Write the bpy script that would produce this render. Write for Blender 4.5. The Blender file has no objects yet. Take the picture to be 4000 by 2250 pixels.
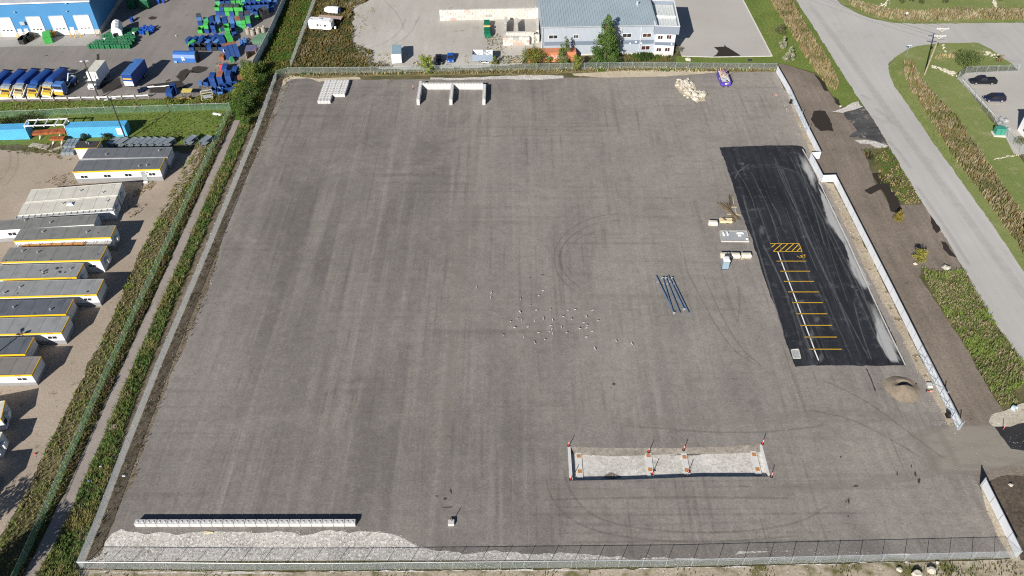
import bpy, math, random
import numpy as np
from mathutils import Vector, Matrix, noise
from mathutils.geometry import tessellate_polygon
random.seed(7); RNG = np.random.default_rng(7)
S = bpy.context.scene; COL = S.collection
# ------------------------------------------------------------ camera, sky, sun, exposure
FX = 3140.0; TH = math.radians(43.74); H = 100.0
CT, ST = math.cos(TH), math.sin(TH)
cam = bpy.data.objects.new('camera', bpy.data.cameras.new('camera')); COL.objects.link(cam)
cam.location = (0, 0, H); cam.rotation_euler = (math.pi/2 - TH, 0, 0)
cam.data.sensor_width = 36; cam.data.lens = FX*36/4000; cam.data.clip_start = 1; cam.data.clip_end = 8000
S.camera = cam
SUN_EL = math.radians(27.5); SH_AZ = math.radians(26)          # shadows run 26 degrees east of +Y
w = bpy.data.worlds.new('World'); S.world = w; w.use_nodes = True
nt = w.node_tree; sk = nt.nodes.new('ShaderNodeTexSky'); sk.sky_type = 'NISHITA'; sk.sun_disc = False
sk.sun_elevation = SUN_EL; sk.sun_rotation = math.pi + SH_AZ; sk.air_density = .7; sk.dust_density = .3
bg = nt.nodes['Background']; nt.links.new(sk.outputs[0], bg.inputs[0]); bg.inputs[1].default_value = .05
sl = bpy.data.lights.new('sun', 'SUN'); sl.energy = 5.0; sl.angle = math.radians(.5); sl.color = (1, .945, .86)
so = bpy.data.objects.new('sun', sl); COL.objects.link(so)
LD = Vector((math.sin(SH_AZ)*math.cos(SUN_EL), math.cos(SH_AZ)*math.cos(SUN_EL), -math.sin(SUN_EL)))
so.rotation_euler = LD.to_track_quat('-Z', 'Y').to_euler(); so.location = (0, 0, 300)
S.view_settings.view_transform = 'Standard'; S.view_settings.look = 'None'
S.view_settings.exposure = .55; S.view_settings.gamma = 1
S.render.engine = 'CYCLES'; S.cycles.max_bounces = 6; S.cycles.transparent_max_bounces = 24
S.cycles.use_denoising = False; S.cycles.filter_width = 1.15
# ------------------------------------------------------------ survey: where a point of the photograph stands on the ground
def ray(p):
    x, y = p[0]-2000, p[1]-1125
    return Vector((x, FX*CT - y*ST, -(FX*ST + y*CT)))
def G(p, z=0.0):
    r = ray(p); t = (H - z)/-r.z
    return Vector((r.x*t, r.y*t, z))
def hgt(base, top):
    b = G(base); r = ray(top); d = b.xy.length
    return H + r.z*(b.y/r.y)
def q(c, pts):
    return [(c[0] + x*c[2], c[1] + y*c[2]) for x, y in pts]
k4, k3 = .23465, .31056
c1=(0,0,k4); c2=(550,0,k4); c3=(0,200,k4); c4=(500,200,k4)
d1=(1100,0,k3); d2=(1900,0,k3); d3=(2600,0,k3); d4=(3300,0,.27195)
e1=(0,430,k3); e2=(0,850,k4); e3=(0,1150,k4); e4=(0,1450,k3); e5=(0,1800,k3)
f1=(2400,500,k3); f2=(2700,700,.15528); f3=(2400,900,.3882); f4=(3200,250,k3); f5=(3200,700,k3); f6=(3200,1150,k3); f7=(3200,1600,k3)
g1=(3000,1900,.3882); g2=(2100,1600,.42785); g3=(300,1900,k3); g4=(1000,1900,.3882); g5=(1800,1080,k3)
h1=(2030,160,.22665); h2=(800,0,.21978); h3=(700,120,.34188); h4=(1840,170,.1511); h6=(2600,250,.20604)
# ------------------------------------------------------------ materials
MATS = {}
def _new(name):
    m = bpy.data.materials.new(name); m.use_nodes = True
    return m, m.node_tree, m.node_tree.nodes['Principled BSDF']
def mat(name, col, rough=.6, metal=0, var=.12, scale=1.2, spec=.4, dirt=None, dk=.5, wave=None):
    """plain painted / cast surface with procedural wear; wave=(axis, per-metre) adds ribs as bump"""
    if name in MATS: return MATS[name]
    m, t, b = _new(name); N = t.nodes; L = t.links
    tc = N.new('ShaderNodeTexCoord'); nz = N.new('ShaderNodeTexNoise'); nz.inputs['Scale'].default_value = scale; nz.inputs['Detail'].default_value = 5
    L.new(tc.outputs['Object'], nz.inputs['Vector'])
    r = N.new('ShaderNodeValToRGB'); e = r.color_ramp.elements
    e[0].position = .3; e[1].position = .7
    e[0].color = (*[c*(1-var) for c in col], 1); e[1].color = (*[min(1, c*(1+var)) for c in col], 1)
    L.new(nz.outputs['Fac'], r.inputs[0]); out = r.outputs[0]
    if dirt:
        n2 = N.new('ShaderNodeTexNoise'); n2.inputs['Scale'].default_value = scale*.8; n2.inputs['Detail'].default_value = 8; n2.inputs['Roughness'].default_value = .7
        L.new(tc.outputs['Object'], n2.inputs['Vector'])
        r2 = N.new('ShaderNodeValToRGB'); r2.color_ramp.elements[0].position = .66-.3*dk; r2.color_ramp.elements[1].position = .72
        L.new(n2.outputs['Fac'], r2.inputs[0])
        mx = N.new('ShaderNodeMix'); mx.data_type = 'RGBA'
        L.new(r2.outputs[0], mx.inputs['Factor']); L.new(out, mx.inputs['A']); mx.inputs['B'].default_value = (*dirt, 1); out = mx.outputs['Result']
    L.new(out, b.inputs['Base Color'])
    if wave:
        wv = N.new('ShaderNodeTexWave'); wv.bands_direction = wave[0]; wv.inputs['Scale'].default_value = wave[1]*.314
        L.new(tc.outputs['Object'], wv.inputs['Vector'])
        bp = N.new('ShaderNodeBump'); bp.inputs['Strength'].default_value = wave[2] if len(wave) > 2 else .5; bp.inputs['Distance'].default_value = .05
        L.new(wv.outputs['Fac'], bp.inputs['Height']); L.new(bp.outputs[0], b.inputs['Normal'])
    b.inputs['Roughness'].default_value = rough; b.inputs['Metallic'].default_value = metal; b.inputs['Specular IOR Level'].default_value = spec
    MATS[name] = m; return m
def gm(name, c1_, c2_, s1=.12, c3_=None, s2=.7, t3=.58, fine=.3, sf=3.0, streak=(), speck=None, ts=.66, ss=2.5, bump=.25):
    """ground: broad patches c1/c2, islands of c3, stretched wheel / grader streaks, grit and pale stones"""
    m, t, b = _new(name); N = t.nodes; L = t.links
    tc = N.new('ShaderNodeTexCoord')
    def nz(scale, detail=6, rough=.6, vec=None):
        n = N.new('ShaderNodeTexNoise'); n.inputs['Scale'].default_value = scale; n.inputs['Detail'].default_value = detail; n.inputs['Roughness'].default_value = rough
        L.new(vec or tc.outputs['Object'], n.inputs['Vector']); return n.outputs['Fac']
    def ramp(f, a, bb, ca=(0,0,0), cb=(1,1,1)):
        r = N.new('ShaderNodeValToRGB'); e = r.color_ramp.elements; e[0].position = a; e[1].position = bb
        e[0].color = (*ca, 1); e[1].color = (*cb, 1); L.new(f, r.inputs[0]); return r.outputs[0]
    def mix(f, a, bb, mode='MIX', k=None):
        x = N.new('ShaderNodeMix'); x.data_type = 'RGBA'; x.blend_type = mode
        if f is None: x.inputs['Factor'].default_value = k
        else: L.new(f, x.inputs['Factor'])
        for s, v in (('A', a), ('B', bb)):
            if isinstance(v, tuple): x.inputs[s].default_value = (*v, 1)
            else: L.new(v, x.inputs[s])
        return x.outputs['Result']
    col = ramp(nz(s1, 8, .65), .35, .65, c1_, c2_)
    if c3_: col = mix(ramp(nz(s2, 8, .7), t3, t3+.1), col, c3_)
    for ang, sx, sy, amt in streak:
        mp = N.new('ShaderNodeMapping'); mp.inputs['Scale'].default_value = (sx, sy, 1); mp.inputs['Rotation'].default_value = (0, 0, ang)
        L.new(tc.outputs['Object'], mp.inputs['Vector'])
        col = mix(None, col, ramp(nz(1, 5, .6, mp.outputs[0]), .3, .7, (1-amt,)*3, (1+amt,)*3), 'MULTIPLY', 1)
    f = nz(sf, 4, .8); col = mix(None, col, ramp(f, .3, .7, (1-fine,)*3, (1+fine,)*3), 'MULTIPLY', 1)
    if speck: col = mix(ramp(nz(ss, 3, .6), ts, ts+.04), col, speck)
    L.new(col, b.inputs['Base Color']); b.inputs['Roughness'].default_value = .95; b.inputs['Specular IOR Level'].default_value = .15
    bp = N.new('ShaderNodeBump'); bp.inputs['Strength'].default_value = bump; bp.inputs['Distance'].default_value = .1
    L.new(f, bp.inputs['Height']); L.new(bp.outputs[0], b.inputs['Normal'])
    return m
def stain_mat(name, col, k=.8, scale=1.2, lo=.35, hi=.65, rough=.9, stretch=None, wt=1.0):
    """a mark on the ground: soft-edged by the mesh attribute 'a', broken up by noise"""
    m, t, b = _new(name); N = t.nodes; L = t.links
    at = N.new('ShaderNodeAttribute'); at.attribute_name = 'a'
    tc = N.new('ShaderNodeTexCoord'); n = N.new('ShaderNodeTexNoise'); n.inputs['Scale'].default_value = scale; n.inputs['Detail'].default_value = 7; n.inputs['Roughness'].default_value = .7
    if stretch:
        mp = N.new('ShaderNodeMapping'); mp.inputs['Rotation'].default_value = (0, 0, stretch[0]); mp.inputs['Scale'].default_value = (stretch[1], stretch[2], 1)
        L.new(tc.outputs['Object'], mp.inputs['Vector']); L.new(mp.outputs[0], n.inputs['Vector'])
    else: L.new(tc.outputs['Object'], n.inputs['Vector'])
    ad = N.new('ShaderNodeMath'); ad.operation = 'MULTIPLY_ADD'; L.new(at.outputs['Fac'], ad.inputs[0]); ad.inputs[1].default_value = wt; L.new(n.outputs['Fac'], ad.inputs[2])
    mr = N.new('ShaderNodeMapRange'); mr.inputs['From Min'].default_value = lo+.45 if wt == 1 else lo+wt; mr.inputs['From Max'].default_value = hi+.65 if wt == 1 else hi+wt; mr.inputs['To Max'].default_value = k
    L.new(ad.outputs[0], mr.inputs['Value'])
    ml = N.new('ShaderNodeMath'); ml.operation = 'MULTIPLY'; L.new(mr.outputs[0], ml.inputs[0])
    m2 = N.new('ShaderNodeMath'); m2.operation = 'MINIMUM'; m2.inputs[1].default_value = 1
    m3 = N.new('ShaderNodeMath'); m3.operation = 'MULTIPLY'; m3.inputs[1].default_value = 4; L.new(at.outputs['Fac'], m3.inputs[0]); L.new(m3.outputs[0], m2.inputs[0]); L.new(m2.outputs[0], ml.inputs[1])
    b.inputs['Base Color'].default_value = (*col, 1); b.inputs['Roughness'].default_value = rough; b.inputs['Specular IOR Level'].default_value = .1
    L.new(ml.outputs[0], b.inputs['Alpha']); return m
def yard_mat():
    """asphalt millings: uneven compaction, damp and dry areas, dust carried in by wheels, ragged wheel lanes and grit"""
    m, t, b = _new('asphalt_millings'); N = t.nodes; L = t.links; tc = N.new('ShaderNodeTexCoord')
    def nz(sx, sy, detail=6, rough=.62, ang=0, warp=0):
        mp = N.new('ShaderNodeMapping'); mp.inputs['Scale'].default_value = (sx, sy, 1); mp.inputs['Rotation'].default_value = (0, 0, ang); L.new(tc.outputs['Object'], mp.inputs['Vector'])
        n = N.new('ShaderNodeTexNoise'); n.inputs['Scale'].default_value = 1; n.inputs['Detail'].default_value = detail; n.inputs['Roughness'].default_value = rough; n.inputs['Distortion'].default_value = warp
        L.new(mp.outputs[0], n.inputs['Vector']); return n.outputs['Fac']
    def ramp(f, a, c, lo=0., hi=1.):
        r = N.new('ShaderNodeMapRange'); r.inputs['From Min'].default_value = a; r.inputs['From Max'].default_value = c; r.inputs['To Min'].default_value = lo; r.inputs['To Max'].default_value = hi; L.new(f, r.inputs['Value']); return r.outputs[0]
    def op(o, a, c):
        x = N.new('ShaderNodeMath'); x.operation = o
        for i, v in enumerate((a, c)):
            if isinstance(v, (int, float)): x.inputs[i].default_value = v
            else: L.new(v, x.inputs[i])
        return x.outputs[0]
    def mix(f, a, c, mode='MIX'):
        x = N.new('ShaderNodeMix'); x.data_type = 'RGBA'; x.blend_type = mode; L.new(f, x.inputs['Factor']) if not isinstance(f, (int, float)) else setattr(x.inputs['Factor'], 'default_value', f)
        for s, v in (('A', a), ('B', c)):
            if isinstance(v, tuple): x.inputs[s].default_value = (*v, 1)
            else: L.new(v, x.inputs[s])
        return x.outputs['Result']
    sx = N.new('ShaderNodeSeparateXYZ'); L.new(tc.outputs['Object'], sx.inputs[0])
    col = mix(ramp(nz(.02, .014, 8, .6, .2, .6), .36, .66), (.141,.129,.123), (.226,.209,.197))
    dry = op('ADD', ramp(sx.outputs[0], -45, 70, -.14, .2), ramp(sx.outputs[1], 50, 180, -.05, .08))
    col = mix(ramp(op('ADD', nz(.05, .035, 9, .68, .5, 1.2), dry), .38, .78, 0, .85), col, (.29,.267,.242))
    lane = op('MULTIPLY', ramp(nz(.55, .011, 4, .55, .03, .15), .5, .68), ramp(nz(.06, .03, 6, .7), .38, .58)); broad = op('MULTIPLY', ramp(nz(.16, .006, 5, .6, .04, .2), .5, .66), ramp(nz(.03, .02, 7, .7, 3), .36, .6)); col = mix(op('MULTIPLY', broad, .55), col, (.29,.27,.246)); col = mix(op('MULTIPLY', lane, .65), col, (.29,.268,.242))
    cross = op('MULTIPLY', ramp(nz(.012, .7, 4, .6, -.03, .2), .5, .7), ramp(nz(.03, .05, 6, .7), .45, .65)); col = mix(op('MULTIPLY', cross, .55), col, (.105,.092,.083))
    rut = op('MULTIPLY', ramp(nz(1.1, .03, 5, .6, .06, .3), .52, .66), ramp(nz(.09, .05, 6, .7, 1), .44, .58)); col = mix(op('MULTIPLY', rut, .5), col, (.11,.097,.09))
    scuff = op('MULTIPLY', ramp(nz(.45, .6, 9, .78, 0, 1.2), .54, .72), ramp(nz(.06, .06, 4, .6), .42, .6)); col = mix(op('MULTIPLY', scuff, .5), col, (.3,.275,.245))
    scr = op('MULTIPLY', ramp(nz(.12, 2.2, 5, .7, -.02, .4), .6, .7), ramp(nz(.11, .16, 5, .7, 2), .52, .64)); col = mix(op('MULTIPLY', scr, .6), col, (.075,.066,.06))
    mot = nz(.8, .8, 8, .75, 0, .5); col = mix(1.0, col, mix(ramp(mot, .3, .7), (.84,.84,.84), (1.17,1.16,1.15)), 'MULTIPLY')
    g = nz(3.1, 3.1, 4, .8); col = mix(1.0, col, mix(ramp(g, .3, .7), (.76,.76,.76), (1.27,1.27,1.27)), 'MULTIPLY')
    col = mix(ramp(nz(1.9, 1.9, 3, .65), .72, .76, 0, .8), col, (.36,.34,.31))
    L.new(col, b.inputs['Base Color']); b.inputs['Roughness'].default_value = .95; b.inputs['Specular IOR Level'].default_value = .15
    bp = N.new('ShaderNodeBump'); bp.inputs['Strength'].default_value = .25; bp.inputs['Distance'].default_value = .1; L.new(g, bp.inputs['Height']); L.new(bp.outputs[0], b.inputs['Normal']); return m
def leaf_mat():
    if 'leaf' in MATS: return MATS['leaf']
    m, t, b = _new('leaf'); at = t.nodes.new('ShaderNodeAttribute'); at.attribute_name = 'tone'
    t.links.new(at.outputs['Color'], b.inputs['Base Color']); b.inputs['Roughness'].default_value = .75; b.inputs['Specular IOR Level'].default_value = .2
    MATS['leaf'] = m; return m
def tone_mat(name, rough=.85):
    m, t, b = _new(name); at = t.nodes.new('ShaderNodeAttribute'); at.attribute_name = 'tone'
    tc = t.nodes.new('ShaderNodeTexCoord'); n = t.nodes.new('ShaderNodeTexNoise'); n.inputs['Scale'].default_value = 2; n.inputs['Detail'].default_value = 6
    t.links.new(tc.outputs['Object'], n.inputs['Vector'])
    mr = t.nodes.new('ShaderNodeMapRange'); mr.inputs['To Min'].default_value = .75; mr.inputs['To Max'].default_value = 1.2; t.links.new(n.outputs['Fac'], mr.inputs['Value'])
    mx = t.nodes.new('ShaderNodeMix'); mx.data_type = 'RGBA'; mx.blend_type = 'MULTIPLY'; mx.inputs['Factor'].default_value = 1
    t.links.new(at.outputs['Color'], mx.inputs['A']); t.links.new(mr.outputs[0], mx.inputs['B']); t.links.new(mx.outputs['Result'], b.inputs['Base Color'])
    b.inputs['Roughness'].default_value = rough; b.inputs['Specular IOR Level'].default_value = .25
    return m
def wire_mat(name, col, cover):
    """woven chain-link: diamonds of wire, see-through between"""
    m, t, b = _new(name); N = t.nodes; L = t.links
    uv = N.new('ShaderNodeUVMap'); sx = N.new('ShaderNodeSeparateXYZ'); L.new(uv.outputs[0], sx.inputs[0])
    def strand(sign):
        a = N.new('ShaderNodeMath'); a.operation = 'ADD' if sign > 0 else 'SUBTRACT'; L.new(sx.outputs[0], a.inputs[0]); L.new(sx.outputs[1], a.inputs[1])
        s = N.new('ShaderNodeMath'); s.operation = 'MULTIPLY'; s.inputs[1].default_value = 14; L.new(a.outputs[0], s.inputs[0])
        f = N.new('ShaderNodeMath'); f.operation = 'FRACT'; L.new(s.outputs[0], f.inputs[0])
        l = N.new('ShaderNodeMath'); l.operation = 'LESS_THAN'; l.inputs[1].default_value = 1 - math.sqrt(1-cover); L.new(f.outputs[0], l.inputs[0]); return l.outputs[0]
    mx = N.new('ShaderNodeMath'); mx.operation = 'MAXIMUM'; L.new(strand(1), mx.inputs[0]); L.new(strand(-1), mx.inputs[1])
    # round wires catch the sun on whichever side one stands, so the sheet scatters to both sides
    df = N.new('ShaderNodeBsdfDiffuse'); tl = N.new('ShaderNodeBsdfTranslucent'); tp_ = N.new('ShaderNodeBsdfTransparent'); m1 = N.new('ShaderNodeMixShader'); m2 = N.new('ShaderNodeMixShader')
    for x in (df, tl): x.inputs['Color'].default_value = (*col, 1)
    L.new(df.outputs[0], m1.inputs[1]); L.new(tl.outputs[0], m1.inputs[2]); m1.inputs[0].default_value = .45
    L.new(mx.outputs[0], m2.inputs[0]); L.new(tp_.outputs[0], m2.inputs[1]); L.new(m1.outputs[0], m2.inputs[2]); L.new(m2.outputs[0], N['Material Output'].inputs['Surface']); N.remove(b)
    return m
# ------------------------------------------------------------ mesh builder
class MB:
    def __init__(s): s.v = []; s.f = []; s.m = []; s.t = []; s.tone = None
    def _add(s, vs, fs, mi=0):
        o = len(s.v); s.v += [tuple(v) for v in vs]; s.f += [tuple(i+o for i in f) for f in fs]; s.m += [mi]*len(fs)
        if s.tone is not None: s.t += [s.tone]*len(vs)
        return s
    def box(s, cx, cy, z0, sx, sy, sz, rz=0, mi=0, tx=0, ty=0, dx=0, dy=0):
        """box standing on z0; tx, ty shrink the top, dx, dy shift it"""
        c, n = math.cos(rz), math.sin(rz); vs = []
        for z, kx, ky, ox, oy in ((z0, 1, 1, 0, 0), (z0+sz, 1-tx, 1-ty, dx, dy)):
            for a, b in ((-1,-1),(1,-1),(1,1),(-1,1)):
                x, y = a*sx/2*kx+ox, b*sy/2*ky+oy; vs.append((cx+x*c-y*n, cy+x*n+y*c, z))
        return s._add(vs, [(3,2,1,0),(4,5,6,7),(0,1,5,4),(1,2,6,5),(2,3,7,6),(3,0,4,7)], mi)
    def bbox(s, cx, cy, z0, sx, sy, sz, b=.03, rz=0, mi=0):
        """box with its upright and top edges chamfered"""
        c, n = math.cos(rz), math.sin(rz); vs = []; k = []
        def ring(z, ix, iy):
            o = []
            for a, d in ((-1,-1),(1,-1),(1,1),(-1,1)):
                X, Y = sx/2-ix, sy/2-iy
                pr = [(a*X, d*(Y-b)), (a*(X-b), d*Y)]
                if a*d > 0: pr = pr if (a < 0) else pr
                if (a, d) in ((-1,-1),(1,1)): o += pr
                else: o += pr[::-1]
            for x, y in o: vs.append((cx+x*c-y*n, cy+x*n+y*c, z))
        ring(z0, 0, 0); ring(z0+sz-b, 0, 0); ring(z0+sz, b, b)
        fs = [tuple(range(16, 24)), tuple(range(7, -1, -1))]
        for l in (0, 8):
            for i in range(8): fs.append((l+i, l+(i+1) % 8, l+8+(i+1) % 8, l+8+i))
        return s._add(vs, fs, mi)
    def prism(s, pts, z0, z1, mi=0):
        n = len(pts); vs = [(x, y, z0) for x, y in pts]+[(x, y, z1) for x, y in pts]
        return s._add(vs, [tuple(range(n-1, -1, -1)), tuple(range(n, 2*n))]+[(i, (i+1) % n, n+(i+1) % n, n+i) for i in range(n)], mi)
    def loft(s, secs, mi=0, cap=True, closed=True):
        n = len(secs[0]); vs = [p for c in secs for p in c]; fs = []
        for k in range(len(secs)-1):
            for i in range(n if closed else n-1): fs.append((k*n+i, k*n+(i+1) % n, (k+1)*n+(i+1) % n, (k+1)*n+i))
        if cap: fs += [tuple(range(n-1, -1, -1)), tuple(range((len(secs)-1)*n, len(secs)*n))]
        return s._add(vs, fs, mi)
    def tube(s, a, b, r0, r1=None, n=8, mi=0):
        a, b = Vector(a), Vector(b); d = (b-a).normalized(); u = d.orthogonal().normalized(); v = d.cross(u); r1 = r0 if r1 is None else r1
        ring = lambda p, r: [p+(u*math.cos(6.2832*i/n)+v*math.sin(6.2832*i/n))*r for i in range(n)]
        return s.loft([ring(a, r0), ring(b, r1)], mi)
    def bar(s, a, b, wd, ht=None, mi=0):
        a, b = Vector(a), Vector(b); d = (b-a).normalized(); up = Vector((0,0,1)) if abs(d.z) < .95 else Vector((0,1,0))
        u = d.cross(up).normalized(); v = u.cross(d); ht = ht or wd
        r = lambda p: [p-u*wd/2-v*ht/2, p+u*wd/2-v*ht/2, p+u*wd/2+v*ht/2, p-u*wd/2+v*ht/2]
        return s.loft([r(a), r(b)], mi)
    def rings(s, spec, n=16, cx=0, cy=0, mi=0, cap=True):
        return s.loft([[(cx+r*math.cos(6.2832*i/n), cy+r*math.sin(6.2832*i/n), z) for i in range(n)] for r, z in spec], mi, cap)
    def quad(s, a, b, c, d, mi=0): return s._add([a, b, c, d], [(0,1,2,3)], mi)
    def rock(s, c, r, seed, sq=.7, mi=0):
        n, k = 8, 5; vs = []; o = Vector((seed*3.1, seed*1.7, seed*.9))
        for j in range(k+1):
            th = math.pi*j/k
            for i in range(n):
                ph = 6.2832*i/n+seed; d = Vector((math.sin(th)*math.cos(ph), math.sin(th)*math.sin(ph), math.cos(th)))
                f = 1+.45*noise.noise(d*1.3+o)+.2*noise.noise(d*3+o); vs.append((c[0]+d.x*r*f, c[1]+d.y*r*f*.85, c[2]+d.z*r*sq*f))
        fs = [(j*n+i, (j+1)*n+i, (j+1)*n+(i+1) % n, j*n+(i+1) % n) for j in range(k) for i in range(n)]
        return s._add(vs, fs, mi)
    def build(s, name, m, parent=None, smooth=False):
        me = bpy.data.meshes.new(name); me.from_pydata(s.v, [], s.f)
        for x in (m if isinstance(m, (list, tuple)) else [m]): me.materials.append(x)
        if any(s.m): me.polygons.foreach_set('material_index', s.m)
        if s.t:
            a = me.attributes.new('tone', 'FLOAT_COLOR', 'POINT'); a.data.foreach_set('color', np.array([(*c, 1) for c in s.t], 'f').ravel())
        if smooth: me.polygons.foreach_set('use_smooth', [True]*len(s.f))
        me.update(); o = bpy.data.objects.new(name, me); COL.objects.link(o)
        if parent is not None: o.parent = parent
        return o
def tag(o, label, cat, group=None):
    o['label'] = label; o['category'] = cat
    if group: o['group'] = group
    return o
def thing(name, label, cat, loc=(0,0,0), rz=0, group=None):
    o = bpy.data.objects.new(name, None); COL.objects.link(o); o.location = loc; o.rotation_euler = (0,0,rz)
    o.empty_display_size = .2
    return tag(o, label, cat, group)
def struct(o): o['kind'] = 'structure'; return o
KIDS = {}
def dup(root, loc, rz=0, label=None, group=None, sc=None):
    kids = list(root.children)
    r = root.copy(); COL.objects.link(r); r.location = loc; r.rotation_euler = (0, 0, rz)
    if sc: r.scale = sc
    if label: r['label'] = label
    if group: r['group'] = group
    for ch in kids:
        c = ch.copy(); COL.objects.link(c); c.parent = r
        for g in ch.children:
            d = g.copy(); COL.objects.link(d); d.parent = c
    return r
def mset(o, i, m):
    """give a copied part a mesh of its own with another material"""
    o.data = o.data.copy(); o.data.materials[i] = m
def txt(s, size, m, parent, loc, rot, name='lettering', ext=.01):
    cu = bpy.data.curves.new(name, 'FONT'); cu.body = s; cu.size = size; cu.extrude = ext; cu.align_x = 'CENTER'; cu.align_y = 'CENTER'
    t = bpy.data.objects.new(name, cu); COL.objects.link(t); bpy.context.view_layer.update()
    me = bpy.data.meshes.new_from_object(t); bpy.data.objects.remove(t); bpy.data.curves.remove(cu)
    o = bpy.data.objects.new(name, me); COL.objects.link(o); me.materials.clear(); me.materials.append(m); me.name = name
    o.parent = parent; o.location = loc; o.rotation_euler = rot; return o
def plane_hit(root, p, axis, val):
    """where the sight line through photo point p meets the plane local axis = val of a placed thing (axis 0 x, 1 y)"""
    R = Matrix.Rotation(-root.rotation_euler[2], 3, 'Z'); o = R @ (Vector((0,0,H))-Vector(root.location)); r = R @ ray(p)
    t = (val-o[axis])/r[axis]; return o+r*t
# ------------------------------------------------------------ ground sheets, marks, tufts, trees
def densify(P, step):
    out = []
    for a, b in zip(P, P[1:]+P[:1]):
        n = max(1, int((b-a).length/step)); out += [a+(b-a)*(i/n) for i in range(n)]
    return out
def rough_edge(P, jit, step, seed):
    P = densify([Vector((p.x, p.y)) for p in P], step); o = []
    for p in P:
        a = Vector((p.x*.35+seed, p.y*.35, 0)); b = Vector((p.x*1.4+seed, p.y*1.4, 5))
        o.append(p+Vector((noise.noise(a)+.7*noise.noise(b)+.5*noise.noise(b*2.7), noise.noise(a+Vector((9,3,1)))+.7*noise.noise(b+Vector((9,3,1)))+.5*noise.noise(b*2.7+Vector((4,4,0)))))*jit)
    return o
SEED = [0]
def sheet(name, pts, m, z, jit=.3, step=.7, holes=(), world=False):
    SEED[0] += 13.7
    P = [Vector(p) for p in pts] if world else [G(p).xy for p in pts]
    P = rough_edge(P, jit, step, SEED[0]) if jit else [Vector((p.x, p.y)) for p in P]
    loops = [[Vector((p.x, p.y, z)) for p in P]]+[[Vector((p.x, p.y, z)) for p in h] for h in holes]
    tri = tessellate_polygon(loops); vs = [v for l in loops for v in l]
    fs = []
    for a, b, c in tri:
        n = (vs[b]-vs[a]).cross(vs[c]-vs[a]).z
        if abs(n) < 1e-9: continue
        fs.append((a, b, c) if n > 0 else (c, b, a))
    me = bpy.data.meshes.new(name); me.from_pydata(vs, [], fs); me.materials.append(m); me.update()
    o = bpy.data.objects.new(name, me); COL.objects.link(o); return struct(o)
class Marks:
    """soft-edged marks lying on the ground, gathered in one sheet"""
    def __init__(s, z): s.v = []; s.f = []; s.a = []; s.z = z
    def blob(s, pts, seed=0, world=False, inner=.2):
        P = [Vector(p) for p in pts] if world else [G(p).xy for p in pts]
        P = rough_edge(P, .25, .8, seed); c = sum(P, Vector((0, 0)))/len(P); n = len(P); o = len(s.v)
        for k, a in ((1, 0), (inner, 1), (.02, 1)):
            for p in P: x = c+(p-c)*k; s.v.append((x.x, x.y, s.z)); s.a.append(a)
        for r in (0, 1):
            for i in range(n): s.f.append((o+r*n+i, o+r*n+(i+1) % n, o+(r+1)*n+(i+1) % n, o+(r+1)*n+i))
        s.z += .0007
    def strip(s, pts, wd, a=1.0, world=False, smooth=True):
        P = [Vector(p) for p in pts] if world else [G(p).xy for p in pts]
        if smooth and len(P) > 2:
            for _ in range(3):
                Q = [P[0]]
                for x, y in zip(P, P[1:]): Q += [x*.75+y*.25, x*.25+y*.75]
                P = Q+[P[-1]]
        o = len(s.v); n = len(P)
        for i, p in enumerate(P):
            d = (P[min(i+1, n-1)]-P[max(i-1, 0)]).normalized(); u = Vector((-d.y, d.x)); e = min(1, min(i, n-1-i)/max(1, n*.12))
            for k, aa in ((-1, 0), (-.35, 1), (.35, 1), (1, 0)):
                x = p+u*k*wd/2; s.v.append((x.x, x.y, s.z)); s.a.append(aa*a*e)
        for i in range(n-1):
            for k in range(3): s.f.append((o+i*4+k, o+i*4+k+1, o+i*4+5+k, o+i*4+4+k))
        s.z += .0004
    def build(s, name, m):
        me = bpy.data.meshes.new(name); me.from_pydata(s.v, [], s.f); me.materials.append(m)
        a = me.attributes.new('a', 'FLOAT', 'POINT'); a.data.foreach_set('value', np.array(s.a, 'f')); me.update()
        o = bpy.data.objects.new(name, me); COL.objects.link(o); return struct(o)
def inside(P, x, y):
    r = np.zeros(len(x), bool); n = len(P)
    for i in range(n):
        a, b = P[i], P[(i+1) % n]
        c = ((a.y > y) != (b.y > y)) & (x < (b.x-a.x)*(y-a.y)/((b.y-a.y) or 1e-9)+a.x); r ^= c
    return r
GREEN=(.075,.13,.022); DKGREEN=(.035,.065,.014); OLIVE=(.12,.12,.032); TAN=(.34,.27,.14); STRAW=(.5,.43,.26); RUST=(.25,.15,.045); LIME=(.13,.2,.03); BROWN=(.14,.105,.06)
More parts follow.
